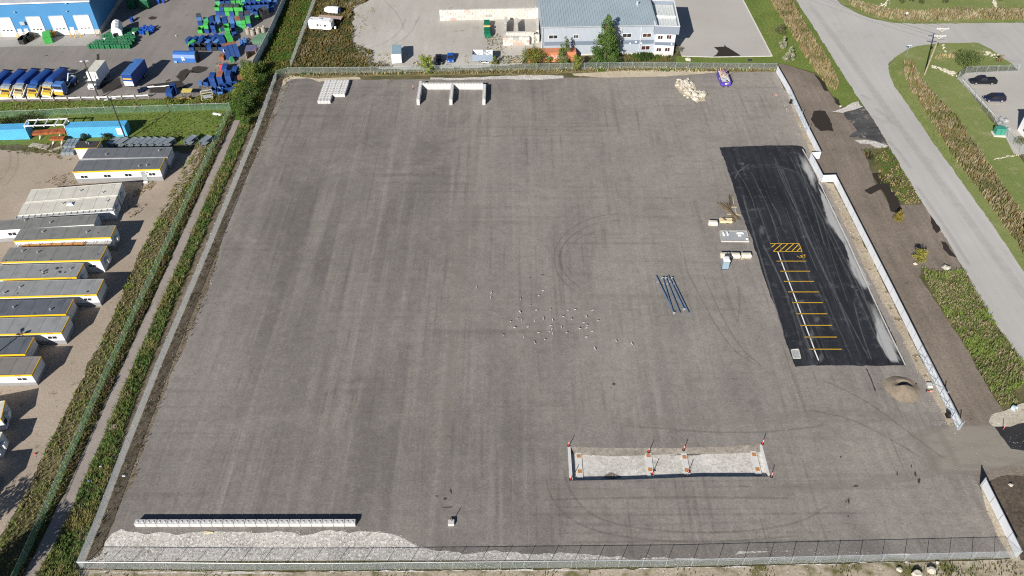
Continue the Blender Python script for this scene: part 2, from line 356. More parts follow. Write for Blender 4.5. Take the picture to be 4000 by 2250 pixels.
def blades_mesh(name, base, tone, nb, hh, wd, lean):
    """bunches of bent grass blades: nb blades for each base point, two triangles wide at the foot"""
    n = len(base); B = np.repeat(base, nb, 0); h = np.repeat(hh, nb)*RNG.uniform(.55, 1.15, n*nb); an = RNG.uniform(0, 6.2832, n*nb)
    d = np.stack([np.cos(an), np.sin(an), 0*an], 1); u = np.stack([-np.sin(an), np.cos(an), 0*an], 1)
    w_ = wd*RNG.uniform(.6, 1.4, n*nb)[:, None]; ln = (lean*RNG.uniform(.3, 1.2, n*nb)*h)[:, None]
    a = B+d*.04-u*w_/2; b = B+d*.04+u*w_/2
    c = B+d*ln*.5+u*w_*.45+np.array([0, 0, 1])*(h*.65)[:, None]; e = B+d*ln*.5-u*w_*.45+np.array([0, 0, 1])*(h*.65)[:, None]
    tp = B+d*ln+np.array([0, 0, 1])*h[:, None]
    V = np.stack([a, b, c, e, tp], 1).reshape(-1, 3); k = np.arange(n*nb)*5
    T = np.repeat(tone, nb, 0)*RNG.uniform(.85, 1.18, (n*nb, 1)); T = np.repeat(T, 5, 0)
    quads = np.stack([k, k+1, k+2, k+3], 1); tris = np.stack([k+3, k+2, k+4], 1)
    me = bpy.data.meshes.new(name); me.vertices.add(len(V)); me.vertices.foreach_set('co', V.astype('f').ravel())
    m_ = n*nb; me.loops.add(m_*7); me.loops.foreach_set('vertex_index', np.concatenate([quads.ravel(), tris.ravel()]).astype('i'))
    me.polygons.add(m_*2); me.polygons.foreach_set('loop_start', np.concatenate([np.arange(m_)*4, m_*4+np.arange(m_)*3]).astype('i'))
    me.update(calc_edges=True); me.validate()
    at = me.attributes.new('tone', 'FLOAT_COLOR', 'POINT'); at.data.foreach_set('color', np.concatenate([T, np.ones((len(T), 1))], 1).astype('f').ravel())
    me.materials.append(leaf_mat()); return me
def tufts(name, pts, dens, h, pal, nb=5, wd=.07, lean=.5, patch=.25, z=0, gate=None):
    """a stand of grass or weeds over a patch of ground (stuff)"""
    P = [G(p).xy for p in pts]; xs = [p.x for p in P]; ys = [p.y for p in P]
    A = (max(xs)-min(xs))*(max(ys)-min(ys)); n = int(A*dens)
    x = RNG.uniform(min(xs), max(xs), n); y = RNG.uniform(min(ys), max(ys), n); k = inside(P, x, y); x, y = x[k], y[k]
    f = np.array([noise.noise(Vector((a*patch, b*patch, 3)))+.5*noise.noise(Vector((a*patch*3, b*patch*3, 8))) for a, b in zip(x, y)])
    if gate is not None: k = f > gate; x, y, f = x[k], y[k], f[k]
    g = np.clip((f+.55)/1.1+RNG.normal(0, .12, len(f)), 0, .999); idx = (g*len(pal)).astype(int); tone = np.array(pal)[idx]
    me = blades_mesh(name, np.stack([x, y, np.full(len(x), z)], 1), tone, nb, h*(.6+.8*g), wd, lean)
    o = bpy.data.objects.new(name, me); COL.objects.link(o); o['kind'] = 'stuff'; return o
def stones(name, pts, dens, r, pal, z=0, gate=None):
    """loose broken stone lying over a patch of ground (stuff)"""
    P = [G(p).xy for p in pts]; xs = [p.x for p in P]; ys = [p.y for p in P]; n = int((max(xs)-min(xs))*(max(ys)-min(ys))*dens)
    x = RNG.uniform(min(xs), max(xs), n); y = RNG.uniform(min(ys), max(ys), n); k = inside(P, x, y); x, y = x[k], y[k]
    if gate is not None: k = np.array([noise.noise(Vector((a*.6, b*.6, 4)))+.5*noise.noise(Vector((a*1.9, b*1.9, 1))) for a, b in zip(x, y)]) > gate; x, y = x[k], y[k]
    n = len(x); s = r*RNG.uniform(.4, 1.3, n)**1.4; D = np.array([(1,0,0),(0,1,0),(-1,0,0),(0,-1,0),(0,0,.8),(0,0,-.4)]); an = RNG.uniform(0, 6.28, n); c, q_ = np.cos(an), np.sin(an)
    J = D[None]*RNG.uniform(.6, 1.25, (n, 6, 1))*s[:, None, None]; V = np.stack([J[..., 0]*c[:, None]-J[..., 1]*q_[:, None]+x[:, None], J[..., 0]*q_[:, None]+J[..., 1]*c[:, None]+y[:, None], J[..., 2]+z+s[:, None]*.25], 2).reshape(-1, 3)
    F = np.array([(0,1,4),(1,2,4),(2,3,4),(3,0,4),(1,0,5),(2,1,5),(3,2,5),(0,3,5)]); L_ = (F[None]+(np.arange(n)*6)[:, None, None]).reshape(-1)
    me = bpy.data.meshes.new(name); me.vertices.add(len(V)); me.vertices.foreach_set('co', V.astype('f').ravel()); me.loops.add(len(L_)); me.loops.foreach_set('vertex_index', L_.astype('i')); me.polygons.add(len(L_)//3); me.polygons.foreach_set('loop_start', (np.arange(len(L_)//3)*3).astype('i')); me.update(calc_edges=True)
    T = np.repeat(np.array(pal)[RNG.integers(0, len(pal), n)]*RNG.uniform(.8, 1.15, (n, 1)), 6, 0); at = me.attributes.new('tone', 'FLOAT_COLOR', 'POINT'); at.data.foreach_set('color', np.concatenate([T, np.ones((len(T), 1))], 1).astype('f').ravel())
    me.materials.append(leaf_mat()); o = bpy.data.objects.new(name, me); COL.objects.link(o); o['kind'] = 'stuff'; return o
def leaves(name, cents, rad, nleaf, size, pal, parent, sq=1.0, zlow=0):
    """a crown: leaf-sized quads spread through clumps"""
    V = []; T = []; nc = len(cents)
    for (cx, cy, cz), r in zip(cents, rad):
        k = max(6, int(nleaf*(r*r)/sum(x*x for x in rad)))
        d = RNG.normal(0, 1, (k, 3)); d /= np.linalg.norm(d, axis=1)[:, None]
        rr = r*RNG.uniform(.35, 1.0, k)**.6
        p = np.array([cx, cy, cz])+d*rr[:, None]*np.array([1, 1, sq]); p[:, 2] = np.maximum(p[:, 2], zlow)
        n = d+RNG.normal(0, .6, (k, 3)); n /= np.linalg.norm(n, axis=1)[:, None]
        u = np.cross(n, RNG.normal(0, 1, (k, 3))); u /= np.linalg.norm(u, axis=1)[:, None]; v = np.cross(n, u); s_ = (size*RNG.uniform(.5, 1.3, k))[:, None]
        V.append(np.stack([p-u*s_*.5, p+v*s_*.35, p+u*s_*.5, p-v*s_*.35], 1).reshape(-1, 3))
        base = np.array(pal[random.randrange(len(pal))]); t = base*RNG.uniform(.7, 1.35, (k, 1)); T.append(np.repeat(t, 4, 0))
    V = np.concatenate(V); T = np.concatenate(T); m_ = len(V)//4
    me = bpy.data.meshes.new(name); me.vertices.add(len(V)); me.vertices.foreach_set('co', V.astype('f').ravel())
    me.loops.add(m_*4); me.loops.foreach_set('vertex_index', np.arange(m_*4).astype('i')); me.polygons.add(m_); me.polygons.foreach_set('loop_start', (np.arange(m_)*4).astype('i'))
    me.update(calc_edges=True); at = me.attributes.new('tone', 'FLOAT_COLOR', 'POINT'); at.data.foreach_set('color', np.concatenate([T, np.ones((len(T), 1))], 1).astype('f').ravel())
    me.materials.append(leaf_mat()); o = bpy.data.objects.new(name, me); COL.objects.link(o); o.parent = parent; return o
BARK = None
def tree(name, label, loc, h, r, pal, n=2500, size=.28, kind='round', cat='tree', group=None, clumps=26, bare=.12, tr=.12):
    t = thing(name, label, cat, (loc[0], loc[1], 0), 0, group); mb = MB()
    mb.tube((0,0,-.05), (random.uniform(-.1,.1), random.uniform(-.1,.1), h*.45), tr, tr*.7, 8); mb.tube((0,0,h*.44), (0,0,h*.86), tr*.7, tr*.2, 6)
    C_, R_ = [], []
    for i in range(clumps):
        a = random.uniform(0, 6.28); f = (i+.5)/clumps
        if kind == 'cone': z = h*(bare+(1-bare)*f*.97); rr = r*(1-f)**.75*random.uniform(.45, .95); cr = max(.22, r*.42*(1-f*.75))*random.uniform(.8, 1.2)
        elif kind == 'bush': z = h*random.uniform(.2, .75); rr = r*math.sqrt(random.random())*.75; cr = r*random.uniform(.25, .42)
        else: z = h*(bare+(1-bare)*random.uniform(.08, .92)); e = math.sqrt(max(.05, 1-((z/h-bare-(1-bare)*.45)/((1-bare)*.58))**2)); rr = r*e*math.sqrt(random.random())*.85; cr = r*random.uniform(.22, .4)
        x, y = rr*math.cos(a), rr*math.sin(a); C_.append((x, y, z)); R_.append(cr)
        if i % 3 == 0: mb.tube((0,0,z*.6), (x*.8, y*.8, z), tr*.32, tr*.1, 5)
    mb.build('trunk', BARK, t); leaves('crown', C_, R_, n, size, pal, t, .85, .05); return t
# ------------------------------------------------------------ the ground
BARK = mat('bark', (.16,.12,.085), .9, scale=6, var=.3)
PIT = q(g2, [(285,338),(700,352),(1200,352),(1700,338),(2032,315),(2072,470),(2112,612),(1500,612),(800,640),(318,648),(292,480)])
PITH = [G(p).xy for p in PIT]
SAND_C = ((.315,.262,.21), (.39,.33,.27))
M_BASE = gm('weedy_soil', (.07,.075,.03), (.15,.13,.07), .1, (.24,.2,.13), .5, .6, .45, 2.5)
M_YARD = yard_mat()
M_SAND = gm('sandy_dirt', *SAND_C, .08, (.2,.17,.11), .35, .6, .22, 3, speck=(.15,.12,.085), ts=.67, ss=1.6)
M_DIRT = gm('dark_topsoil', (.165,.136,.112), (.235,.197,.165), .08, (.12,.097,.078), .4, .6, .3, 2.2, streak=((-.33,.9,.05,.14),))
M_VERGE = gm('rubble_verge', (.135,.11,.078), (.21,.172,.13), .25, (.08,.07,.04), .9, .52, .5, 2.4, speck=(.4,.37,.32), ts=.67, ss=2.2)
M_BERM = gm('pale_berm', (.45,.38,.28), (.56,.49,.38), .2, (.33,.27,.19), .8, .55, .3, 2.6)
M_WHITE = gm('limestone_gravel', (.42,.4,.37), (.58,.555,.52), .2, (.23,.2,.15), .55, .58, .5, 2.8, speck=(.74,.72,.69), ts=.56, ss=2.2, bump=.5)
M_LAWN = gm('mown_grass', (.105,.155,.032), (.155,.2,.05), .12, (.18,.165,.065), .35, .57, .38, 2.2, bump=.5)
M_LAWN2 = gm('dry_lawn', (.155,.2,.06), (.21,.24,.088), .1, (.27,.26,.135), .25, .55, .28, 2.2, bump=.4)
M_LUSH = gm('lush_grass', (.05,.1,.018), (.085,.14,.026), .15, (.11,.12,.03), .5, .58, .4, 2, bump=.5)
M_TYARD = gm('old_asphalt', (.205,.187,.175), (.255,.235,.222), .06, (.17,.155,.145), .25, .6, .18, 3, streak=((.5,.5,.06,.07),))
M_PATH = gm('footpath_gravel', (.275,.24,.218), (.325,.29,.262), .2, None, fine=.14, sf=3)
M_ROAD = gm('chip_seal', (.40,.392,.378), (.455,.447,.433), .035, (.35,.343,.33), .12, .6, .07, 3, streak=((.33,.8,.02,.05),), bump=.1)
M_LOT = gm('compacted_limestone', (.39,.368,.335), (.47,.45,.415), .05, (.29,.265,.22), .25, .6, .13, 2.5, streak=((.7,.5,.06,.06),))
M_CONC = gm('concrete_apron', (.40,.378,.352), (.45,.43,.405), .05, (.37,.345,.31), .2, .62, .06, 3, bump=.08)
M_ASPH = gm('new_asphalt', (.018,.0205,.026), (.03,.033,.04), .1, (.055,.058,.066), .5, .55, .34, 3, streak=((-.345,1.1,.03,.32),(-.5,.8,.05,.22)), speck=(.13,.13,.14), ts=.72, ss=1.6, bump=.12)
sheet('ground', [(-2500,-400),(2500,-400),(2500,4000),(-2500,4000)], M_BASE, -.06, jit=0, holes=[PITH], world=True)
# yard sheet with the weighbridge pit cut out of it
YARD = q(d1,[(0,1080),(110,985),(400,990),(460,1005)])+[(1500,311),(1900,306),(2117,309),(2210,303),(2335,303),(2521,299),(2665,292),(2800,283),(2960,279),(3032,279),
        (3062,345),(3105,440),(3140,520),(3160,575),(3190,640),(3240,730),(3420,1120),(3545,1330),(3600,1450),(3700,1640),(3770,1760),(3800,1850),(3850,1960),(3930,2110),(3960,2175),
        (3000,2190),(2000,2195),(1500,2190),(1000,2150),(450,2170),(416,2117),(436,2064),(484,1933),(530,1863),(560,1748),(610,1624),(675,1450),(745,1304),(838,1056),(893,846),(1033,540),(1064,470)]
sheet('gravel_yard', YARD, M_YARD, 0, jit=.3, holes=[PITH])
VERGE_L = [(1084,296),(997,540),(621,1450),(484,1800),(320,2222),(420,2222),(436,2070),(488,1933),(534,1863),(566,1748),(616,1624),(682,1450),(752,1304),(845,1056),(900,846),(1040,540),(1070,470),(1140,320),(1160,296)]
sheet('verge', [(1050,290),(960,540),(575,1450),(430,1800),(250,2235),(420,2235)]+VERGE_L[5:], M_VERGE, -.03, .35)
sheet('sandy_lot', [(-500,590),(0,585),(250,600),(520,560),(740,600),(790,560),(770,640),(700,760),(590,900),(510,1060),(446,1220),(400,1330),(347,1420),(275,1574),(205,1708),(150,1818),(118,1909),(62,1992),(0,2105),(-140,2330),(-1500,2330)], M_SAND, -.03, .5)
sheet('path', [(908,470),(938,470),(820,742),(670,1085),(509,1450),(405,1700),(314,1900),(279,1999),(220,2110),(128,2270),(75,2270),(180,2080),(214,1999),(267,1900),(370,1660),(469,1450),(630,1095),(788,742)], M_PATH, -.02, .14)
sheet('truck_yard', [(-400,-60),(1130,-60),(1118,0),(1050,155),(1015,222),(985,275),(900,330),(820,360),(750,380),(590,384),(300,392),(0,396),(-400,402)], M_TYARD, -.03, .3)
sheet('lawn', [(-300,400),(0,398),(300,395),(600,388),(760,384),(905,400),(905,430),(868,515),(790,560),(700,560),(540,545),(400,548),(300,560),(-300,570)], M_LAWN, -.036, .4)
sheet('grass_verge', [(880,330),(985,272),(1050,155),(1112,0),(1125,-60),(1245,-60),(1140,262),(1084,290),(1050,380),(990,520),(930,480),(905,440),(900,395)], M_LUSH, -.034, .3)
sheet('limestone_lot', [(1340,-60),(2200,-60),(2200,225),(2050,222),(2040,250),(1900,262),(1560,272),(1440,262),(1400,200),(1372,140),(1385,60)], M_LOT, -.03, .6)
sheet('concrete_pad', q(d2,[(228,562),(700,562),(700,700),(228,705)]), gm('pad_concrete', (.46,.44,.4), (.5,.475,.435), .3, fine=.06), -.02, .05)
sheet('weedy_strip', [(1100,282),(1300,280),(1900,268),(2470,258),(2640,262),(3030,262),(3040,282),(2700,288),(2640,286),(2440,282),(2220,284),(2110,294),(1900,292),(1450,298),(1250,304),(1150,306)], gm('strip_soil',(.13,.12,.05),(.24,.2,.1),.3,(.36,.31,.2),.8,.56,.4), -.012, .25)
sheet('gravel_berm', q(d1,[(20,1000),(120,950),(330,980),(480,985),(980,968),(1000,1000),(700,1005),(470,1028),(420,1008),(330,985),(110,1000)])+q(d1,[(30,1075),(0,1090)]), M_BERM, .014, .22)
sheet('gravel_berm', q(d2,[(-700,975),(-300,980),(0,965),(300,950),(700,945),(980,950),(980,985),(700,1002),(300,998),(60,998),(-200,1005),(-700,1000)]), M_WHITE, .014, .25)
sheet('dirt_berm', q(d2,[(1080,925),(1400,910),(1700,888),(2100,880),(2400,880),(2576,885),(2800,892),(2960,900),(2620,938),(2420,948),(2300,962),(2000,966),(1500,978),(1250,962),(1100,950)]), M_BERM, .02, .25)
sheet('concrete_apron', q(d3,[(-200,-60),(950,-60),(1340,708),(1000,712),(590,718),(200,705),(160,600)]), M_CONC, -.02, .03)
sheet('lawn', q(d3,[(140,702),(590,716),(1345,706),(960,-40),(1640,-200),(1700,100),(1900,400),(2150,800),(2480,1320),(2210,1340),(1900,920),(1480,800),(1390,795),(130,800)]), M_LAWN, -.032, .15)
ROAD = q(d3,[(1600,-300),(1640,0),(1900,400),(2150,800),(2480,1320)])+q(f4,[(570,540),(850,980),(1120,1449)])+q(f5,[(1300,300),(1620,780),(1830,1150),(1980,1449)])+q(f6,[(2260,430),(2576,870)])+[(4200,1780),(4700,2300),(5300,2300),(4300,1540)] \
     +q(f5,[(2576,1170),(2400,900),(2100,460),(1770,0)])+q(f4,[(1450,1010),(1200,640),(950,280),(880,130),(870,0)])+q(d4,[(640,900),(700,830),(930,690),(1100,650),(1400,620),(1900,610),(2100,700),(2400,920),(2480,1010),(2900,1010),(2900,322),(2574,325),(1000,340),(700,330),(400,270),(200,200),(0,95),(-200,-60),(-420,-330)])
sheet('road', ROAD, M_ROAD, -.014, .22)
sheet('lawn', q(d4,[(-240,-120),(0,92),(200,198),(400,268),(700,328),(1000,338),(2900,322),(3400,-120)]), M_LAWN2, -.03, .12)
sheet('lawn', q(d4,[(630,950),(700,828),(930,688),(1100,648),(1400,618),(1900,608),(2150,720),(2460,960),(1740,960),(1610,1090),(1620,1140)])+q(f4,[(1880,330),(2200,760),(2480,1100),(2700,1420)])+[(4060,700),(4700,1640),(4300,1560)]+q(f5,[(2576,1185),(2400,910),(2100,470),(1760,0)])+q(f4,[(1440,1010),(1190,640),(940,280),(870,130)]), M_LAWN2, -.028, .12)
sheet('parking_lot', q(d4,[(1620,1130),(1745,1045),(2480,1010),(2900,1010),(2900,1800)])+[(4300,620),(3960,600),(3920,520),(3870,440)], M_CONC, -.016, .06)
sheet('depot_apron', q(c1,[(-200,640),(0,612),(1640,580),(1700,700),(1500,760),(900,765),(400,772),(-200,785)]), gm('depot_concrete', (.31,.295,.275), (.37,.355,.33), .15, (.24,.225,.21), .5, .6, .14), -.024, .12)
# the long strip of dark topsoil outside the white fence, and the pale crossing at the gateway
sheet('topsoil', q(d3,[(1400,800),(1490,805),(1860,920),(2000,1060),(2130,1290),(2200,1350),(2420,1330)])+q(f4,[(150,620),(300,620),(560,560),(840,990),(880,1040),(560,1080)])+q(f5,[(700,40),(900,330),(1320,310),(1540,660),(1760,1000),(1780,1180),(1300,1120),(1250,1220),(1400,1440)])
      +q(f6,[(1500,150),(1700,450),(1900,750),(2050,1050),(2300,1449)])+[(3950,1640),(4200,1640),(4200,2260),(3975,2200),(3830,1900),(3760,1790),(3743,1682),(3588,1377),(3476,1150),(3254,711),(3203,712),(3165,622),(3185,600),(3125,450)], M_DIRT, -.022, .25)
sheet('verge', [(3044,290),(3050,270),(3125,445),(3190,605),(3165,622),(3205,716),(3256,716),(3476,1155),(3588,1380),(3741,1685),(3735,1720),(3640,1540),(3575,1435),(3530,1330),(3400,1090),(3300,880),(3225,720),(3165,600),(3115,480)], gm('fence_verge', (.3,.25,.18), (.44,.38,.3), .2, (.16,.125,.08), .4, .54, .35, 2.4, speck=(.62,.59,.54), ts=.66), .014, .3)
mk = Marks(.016)
mk.blob([(3745,1690),(3860,1715),(3900,1690),(4120,1640),(4120,1850),(3900,1858),(3832,1890),(3780,1890),(3600,1880),(3560,1800),(3480,1690),(3600,1640),(3690,1655)], 41, inner=.6)
mk.blob([(3600,1660),(3730,1640),(4100,1640),(4150,1800),(3900,1860),(3700,1840)], 43, inner=.7)
mk.build('gateway_gravel', stain_mat('tracked_gravel', (.33,.3,.262), .75, .5, .48, .85, stretch=(.25,.3,1)))
sheet('verge', [(3832,1898),(3985,2190),(3950,2190),(3905,2100),(3860,2010),(3838,1950)], gm('corner_verge', (.36,.31,.23), (.5,.44,.35), .3, (.22,.18,.12), .6, .56, .4), .018, .25)
sheet('topsoil', [(3835,1890),(3900,1862),(4200,1850),(4200,2200),(3975,2186)], gm('painted_shadow_topsoil', (.075,.06,.048), (.125,.1,.078), .25, (.17,.145,.115), .7, .6, .45, 2), .01, .2)  # shadow triangle beyond the corner fence, painted into the soil colour
# front: white rock strip and the sandy bank beyond the fence
sheet('limestone_strip', q(g3,[(-40,1060),(100,950),(290,870),(360,700),(440,600),(560,530),(700,590),(800,590),(860,600),(1100,580),(1250,590),(1500,570),(1900,560),(2300,590),(2576,560)])+q(g4,[(200,455),(460,485),(760,450),(1080,465),(1250,450),(1400,490),(1640,600),(1800,650),(2100,680),(2400,650),(2576,665)])+q(g2,[(400,1320),(700,1340),(860,1360),(1150,1350),(1700,1370),(1850,1290),(2571,1290)])+q(g1,[(300,640),(500,650),(760,640),(1020,680),(1500,690),(1500,760),(0,800)])+[(2500,2222),(1400,2234),(330,2234)], M_WHITE, .01, .3)
sheet('bank', [(300,2228),(1400,2232),(2600,2220),(3000,2210),(3975,2186),(4200,2190),(4300,2420),(200,2420)], gm('sandy_bank', (.3,.255,.19), (.44,.38,.3), .2, (.12,.115,.045), .3, .5, .5, 2.4, speck=(.62,.6,.55), ts=.66), .004, .2)
# new asphalt car park, its kerb and paint
ASPH = q(f1,[(1322,243),(1500,236),(1900,222),(2240,216),(2360,232),(2400,275)])+[(3150,600)]+q(f5,[(0,60),(60,130)])+[(3310,930)]+q(f6,[(660,0),(800,260),(960,590),(1085,885)])+[(3535,1428)]+q(f6,[(0,893)])+q(f3,[(1820,1372),(1740,1160),(1640,830),(1500,460),(1385,90)])+q(f1,[(1600,1080),(1450,590)])
sheet('car_park', ASPH, M_ASPH, .008, .16, step=.4)
KP = [Vector(G(p).xy) for p in q(f1,[(2365,270),(2576,640)])+q(f5,[(0,40),(340,740),(655,1449)])+q(f6,[(880,480),(1080,886)])]
mb = MB()
for a, b in zip(KP, KP[1:]): mb.bar((a.x, a.y, .07), (b.x, b.y, .07), .16, .13)
struct(mb.build('kerb', mat('kerb_concrete', (.5,.49,.47), .85)))
# pit of the weighbridge: sloping north bank, upright south face, gravel floor
D = .62; P = [Vector((p.x, p.y)) for p in PITH]; n = len(P); cen = sum(P, Vector((0,0)))/n
mb = MB(); low = []
for i, p in enumerate(P): low.append(Vector((p.x, p.y-(.85+.2*math.sin(i*2.1) if i < 5 else 0))))
for i in range(n):
    j = (i+1) % n; mb.quad((P[i].x,P[i].y,.0),(low[i].x,low[i].y,-D),(low[j].x,low[j].y,-D),(P[j].x,P[j].y,.0))
struct(mb.build('pit_side', gm('pit_bank', (.15,.135,.12), (.22,.2,.175), .5, (.12,.1,.09), 1, .55, .4, 2.5)))
sheet('pit_floor', [tuple(p) for p in low], gm('pit_gravel', (.46,.445,.415), (.6,.58,.55), .2, (.36,.34,.3), .6, .57, .35, 2.4, speck=(.68,.66,.62), ts=.62, ss=2), -D, 0, world=True)
mk = Marks(-D+.01)
bank = []
for i in range(0):
    x = low[0].x+(low[4].x-low[0].x)*i/23; y = low[0].y+.05
    mk.blob([(x-.9, y-.5-.6*abs(math.sin(i*1.7))), (x+.9, y-.4-.5*abs(math.cos(i*2.3))), (x+.9, y+.5), (x-.9, y+.5)], i, True)
mk.blob(q(g2,[(560,610),(600,570),(680,530),(740,560),(800,600),(700,625)]), 6, inner=.4); mk.blob(q(g2,[(330,380),(700,400),(960,405),(700,385)]), 8, inner=.4); mk.blob(q(g2,[(1100,400),(1300,400),(1600,385),(1900,375),(1500,372)]), 9, inner=.4)
mk.build('soil_spill', stain_mat('spilled_soil', (.17,.15,.13), .9, 1.5))
sheet('rubble_patch', q(h6,[(180,360),(380,310),(540,360),(570,510),(780,560),(760,700),(600,720),(480,650),(330,580),(200,450)]), M_BERM, .012, .5)
# ------------------------------------------------------------ marks on the ground
PALE = stain_mat('pale_dust', (.33,.3,.262), .6, .5, .4, .72, wt=.45); TRK = stain_mat('tyre_print', (.115,.102,.09), .26, 1.0, .4, .9)
mk = Marks(.011)
for pts, wd in (([(1880,440),(1856,620),(1830,800),(1800,1000),(1775,1250),(1760,1500),(1720,1900)], 3.2),([(2000,1900),(2600,1950),(3300,1900),(3700,1840)], 3.5),([(2300,1640),(2800,1660),(3300,1600),(3640,1660)], 3)): mk.strip(pts, wd)
for c_, rx, ry in (((1875,515),18,16),((1858,600),22,12),((1610,1070),30,14),((2510,1660),28,50),((2620,610),50,22),((2680,560),40,14),((2780,920),60,22),((2870,925),70,16),((2755,410),40,26),((2700,430),60,14),((2950,460),120,30),((3020,420),60,60),((2240,480),120,10),((2450,700),140,40),((1500,1600),90,30),((2300,1250),90,30),((2760,1250),80,80),((2830,1350),60,60),((3450,1690),100,40),((3300,1750),120,40),((1990,1010),80,18),((2260,760),60,25),((1640,1560),60,20),((3110,330),30,30)):
    mk.blob([(c_[0]+rx*math.cos(a*.5236), c_[1]+ry*math.sin(a*.5236)) for a in range(12)], c_[0])
mk.build('dust_mark', PALE)
mk = Marks(.019)
def arc(cx, cy, rx, ry, a0, a1, n=16): return [(cx+rx*math.cos(math.radians(a0+(a1-a0)*i/n)), cy+ry*math.sin(math.radians(a0+(a1-a0)*i/n))) for i in range(n+1)]
for k in (0, 26): mk.strip(arc(2425-k*.2, 1010, 262-k*1.1, 175-k, 285, 125), .42, .8); mk.strip(arc(2405-k*.2, 1012, 222-k*1.1, 140-k, 280, 140), .4, .65)
mk.strip(arc(2800,700,360,230,185,300), .4, .5); mk.strip(arc(2800,700,320,200,185,300), .4, .4)
for pts in ([(2680,1050),(2770,1230),(2860,1370),(2960,1430)],[(2740,1060),(2830,1260),(2900,1370),(2985,1440)],[(2200,1800),(2210,1900),(2320,2040),(2700,2090),(3100,2060),(3260,1960)],[(2880,1120),(2893,1180),(2880,1260)],[(2130,1850),(2150,1960),(2290,2080),(2700,2130),(3150,2090)],[(3200,1480),(3380,1560),(3560,1700),(3700,1800)],[(3150,1600),(3350,1640),(3620,1800)],[(2400,1660),(2900,1700),(3250,1660)]): mk.strip(pts, .55, .75)
for y in range(1880, 2140, 34): mk.strip([(2150+random.uniform(-150,100), y+random.uniform(-8,8)),(2600, y+random.uniform(-8,8)),(3200+random.uniform(-200,300), y+random.uniform(-16,8))], .7, random.uniform(.45,.75))
for k in range(46):
    x, y = random.uniform(1150, 2750), random.uniform(420, 1500); mk.strip([(x,y),(x+random.uniform(60,260),y+random.uniform(-5,5))], random.uniform(.25,.6), random.uniform(.3,.6))
for k in range(30):
    y = random.uniform(450, 1600); x = 1150-(y-400)*.33+random.uniform(0,900); mk.strip([(x,y),(x-random.uniform(20,60),y+random.uniform(100,220))], random.uniform(.5,1.2), random.uniform(.3,.6))
mk.build('tyre_mark', TRK)
mk = Marks(.03)
for c_, rx, ry in (((1745,1982),34,5),((1760,1920),8,22),((1712,1940),10,6),((1740,1948),14,9),((3318,1955),7,26),((3306,1960),6,14),((3315,2020),8,5),((3303,2017),4,3),((3575,1850),8,22),((3590,1880),10,20),((3560,1820),5,14),((3505,1850),4,16),((3284,1785),5,9),((2118,1075),12,4),((2400,1500),12,10),((2385,1515),5,5),((2070,1085),6,3),((3340,1900),18,8)):
    mk.blob([(c_[0]+rx*math.cos(a*.5236), c_[1]+ry*math.sin(a*.5236)) for a in range(12)], c_[0]*.3, inner=.15)
mk.strip(q(f6,[(590,930),(650,1060),(710,1230)]), .35, 1)
mk.build('oil_stain', stain_mat('oil', (.04,.036,.034), .8, 1.6, .18, .5, wt=.5))
# car park: concrete dust along the kerb, tyre arcs, paint
mk = Marks(.016)
mk.blob(q(f1,[(2270,260),(2380,270),(2576,640),(2570,900),(2480,760),(2400,600),(2330,500)]), 3); mk.blob([(3175,680),(3205,735),(3290,880),(3270,900),(3215,790)], 5)
mk.blob(q(f5,[(0,60),(160,380),(340,740),(500,1090),(400,1000),(270,800),(160,680),(60,560),(0,330)]), 9); mk.blob(q(f5,[(300,950),(420,960),(640,1400),(560,1449),(430,1240),(330,1060)]), 12)
mk.blob(q(f6,[(560,0),(660,10),(800,270),(960,600),(1080,880),(980,885),(820,690),(700,500),(640,290)]), 15); mk.blob(q(f6,[(760,560),(900,560),(1080,880),(940,885),(850,740)]), 18)
mk.blob([(3190,720),(3240,790),(3330,960),(3300,965),(3230,860)], 21, inner=.8); mk.blob([(3290,910),(3410,1130),(3380,1140),(3310,1010)], 22, inner=.8); mk.blob([(3420,1230),(3520,1425),(3480,1425),(3420,1320)], 23, inner=.8)
mk.build('dust_mark', stain_mat('concrete_dust', (.42,.425,.425), .85, .7, .3, .75, stretch=(-.33, 1.3, .45)))
mk = Marks(.021)
for k in (0, 14, 26): mk.strip(arc(2990, 720-k*.2, 140+k, 78-k*.6, 200, 355), .22, .65)
for x0, y0, x1, y1 in ((3020,600,3405,1420),(3075,590,3470,1420),(3090,590,3440,1300),(3050,640,3330,1300),(2960,900,3150,1420),(2900,760,3060,1300),(3110,720,3370,1420),(2860,640,2960,860),(2930,640,2870,700)):
    mx = (x0+x1)/2+random.uniform(-25,25); mk.strip([(x0,y0),(mx,(y0+y1)/2),(x1,y1)], random.uniform(.3,.6), random.uniform(.5,.85))
for k in range(34):
    f = random.random(); y0 = 600+600*random.random(); x0 = 2830+(y0-580)*.343+20+random.random()*330; l = random.uniform(90,420); sl = random.uniform(.3,.5); y1 = min(1410, y0+l); mk.strip([(x0,y0),(x0+sl*(y1-y0)*.5+random.uniform(-8,8),(y0+y1)/2),(x0+sl*(y1-y0),y1)], random.uniform(.2,.5), random.uniform(.35,.8))
for c_, rx, ry in (((3170,1315),16,40),((3205,1400),16,30),((3130,1175),22,10),((3330,1120),9,7),((3350,1135),8,6),((2940,820),18,5),((2975,900),20,30),((2900,640),12,12),((3190,1250),14,20)): mk.blob([(c_[0]+rx*math.cos(a*.5236), c_[1]+ry*math.sin(a*.5236)) for a in range(12)], c_[1])
mk.build('tyre_mark', stain_mat('pale_tyre_print', (.25,.255,.26), .36, 1.4, .35, .85, stretch=(-.33,1.5,.5)))
YEL = mat('yellow_road_paint', (.75,.45,.02), .7, scale=3, var=.15); WPT = mat('white_road_paint', (.78,.78,.76), .7, scale=3, dirt=(.2,.2,.2), dk=.3)
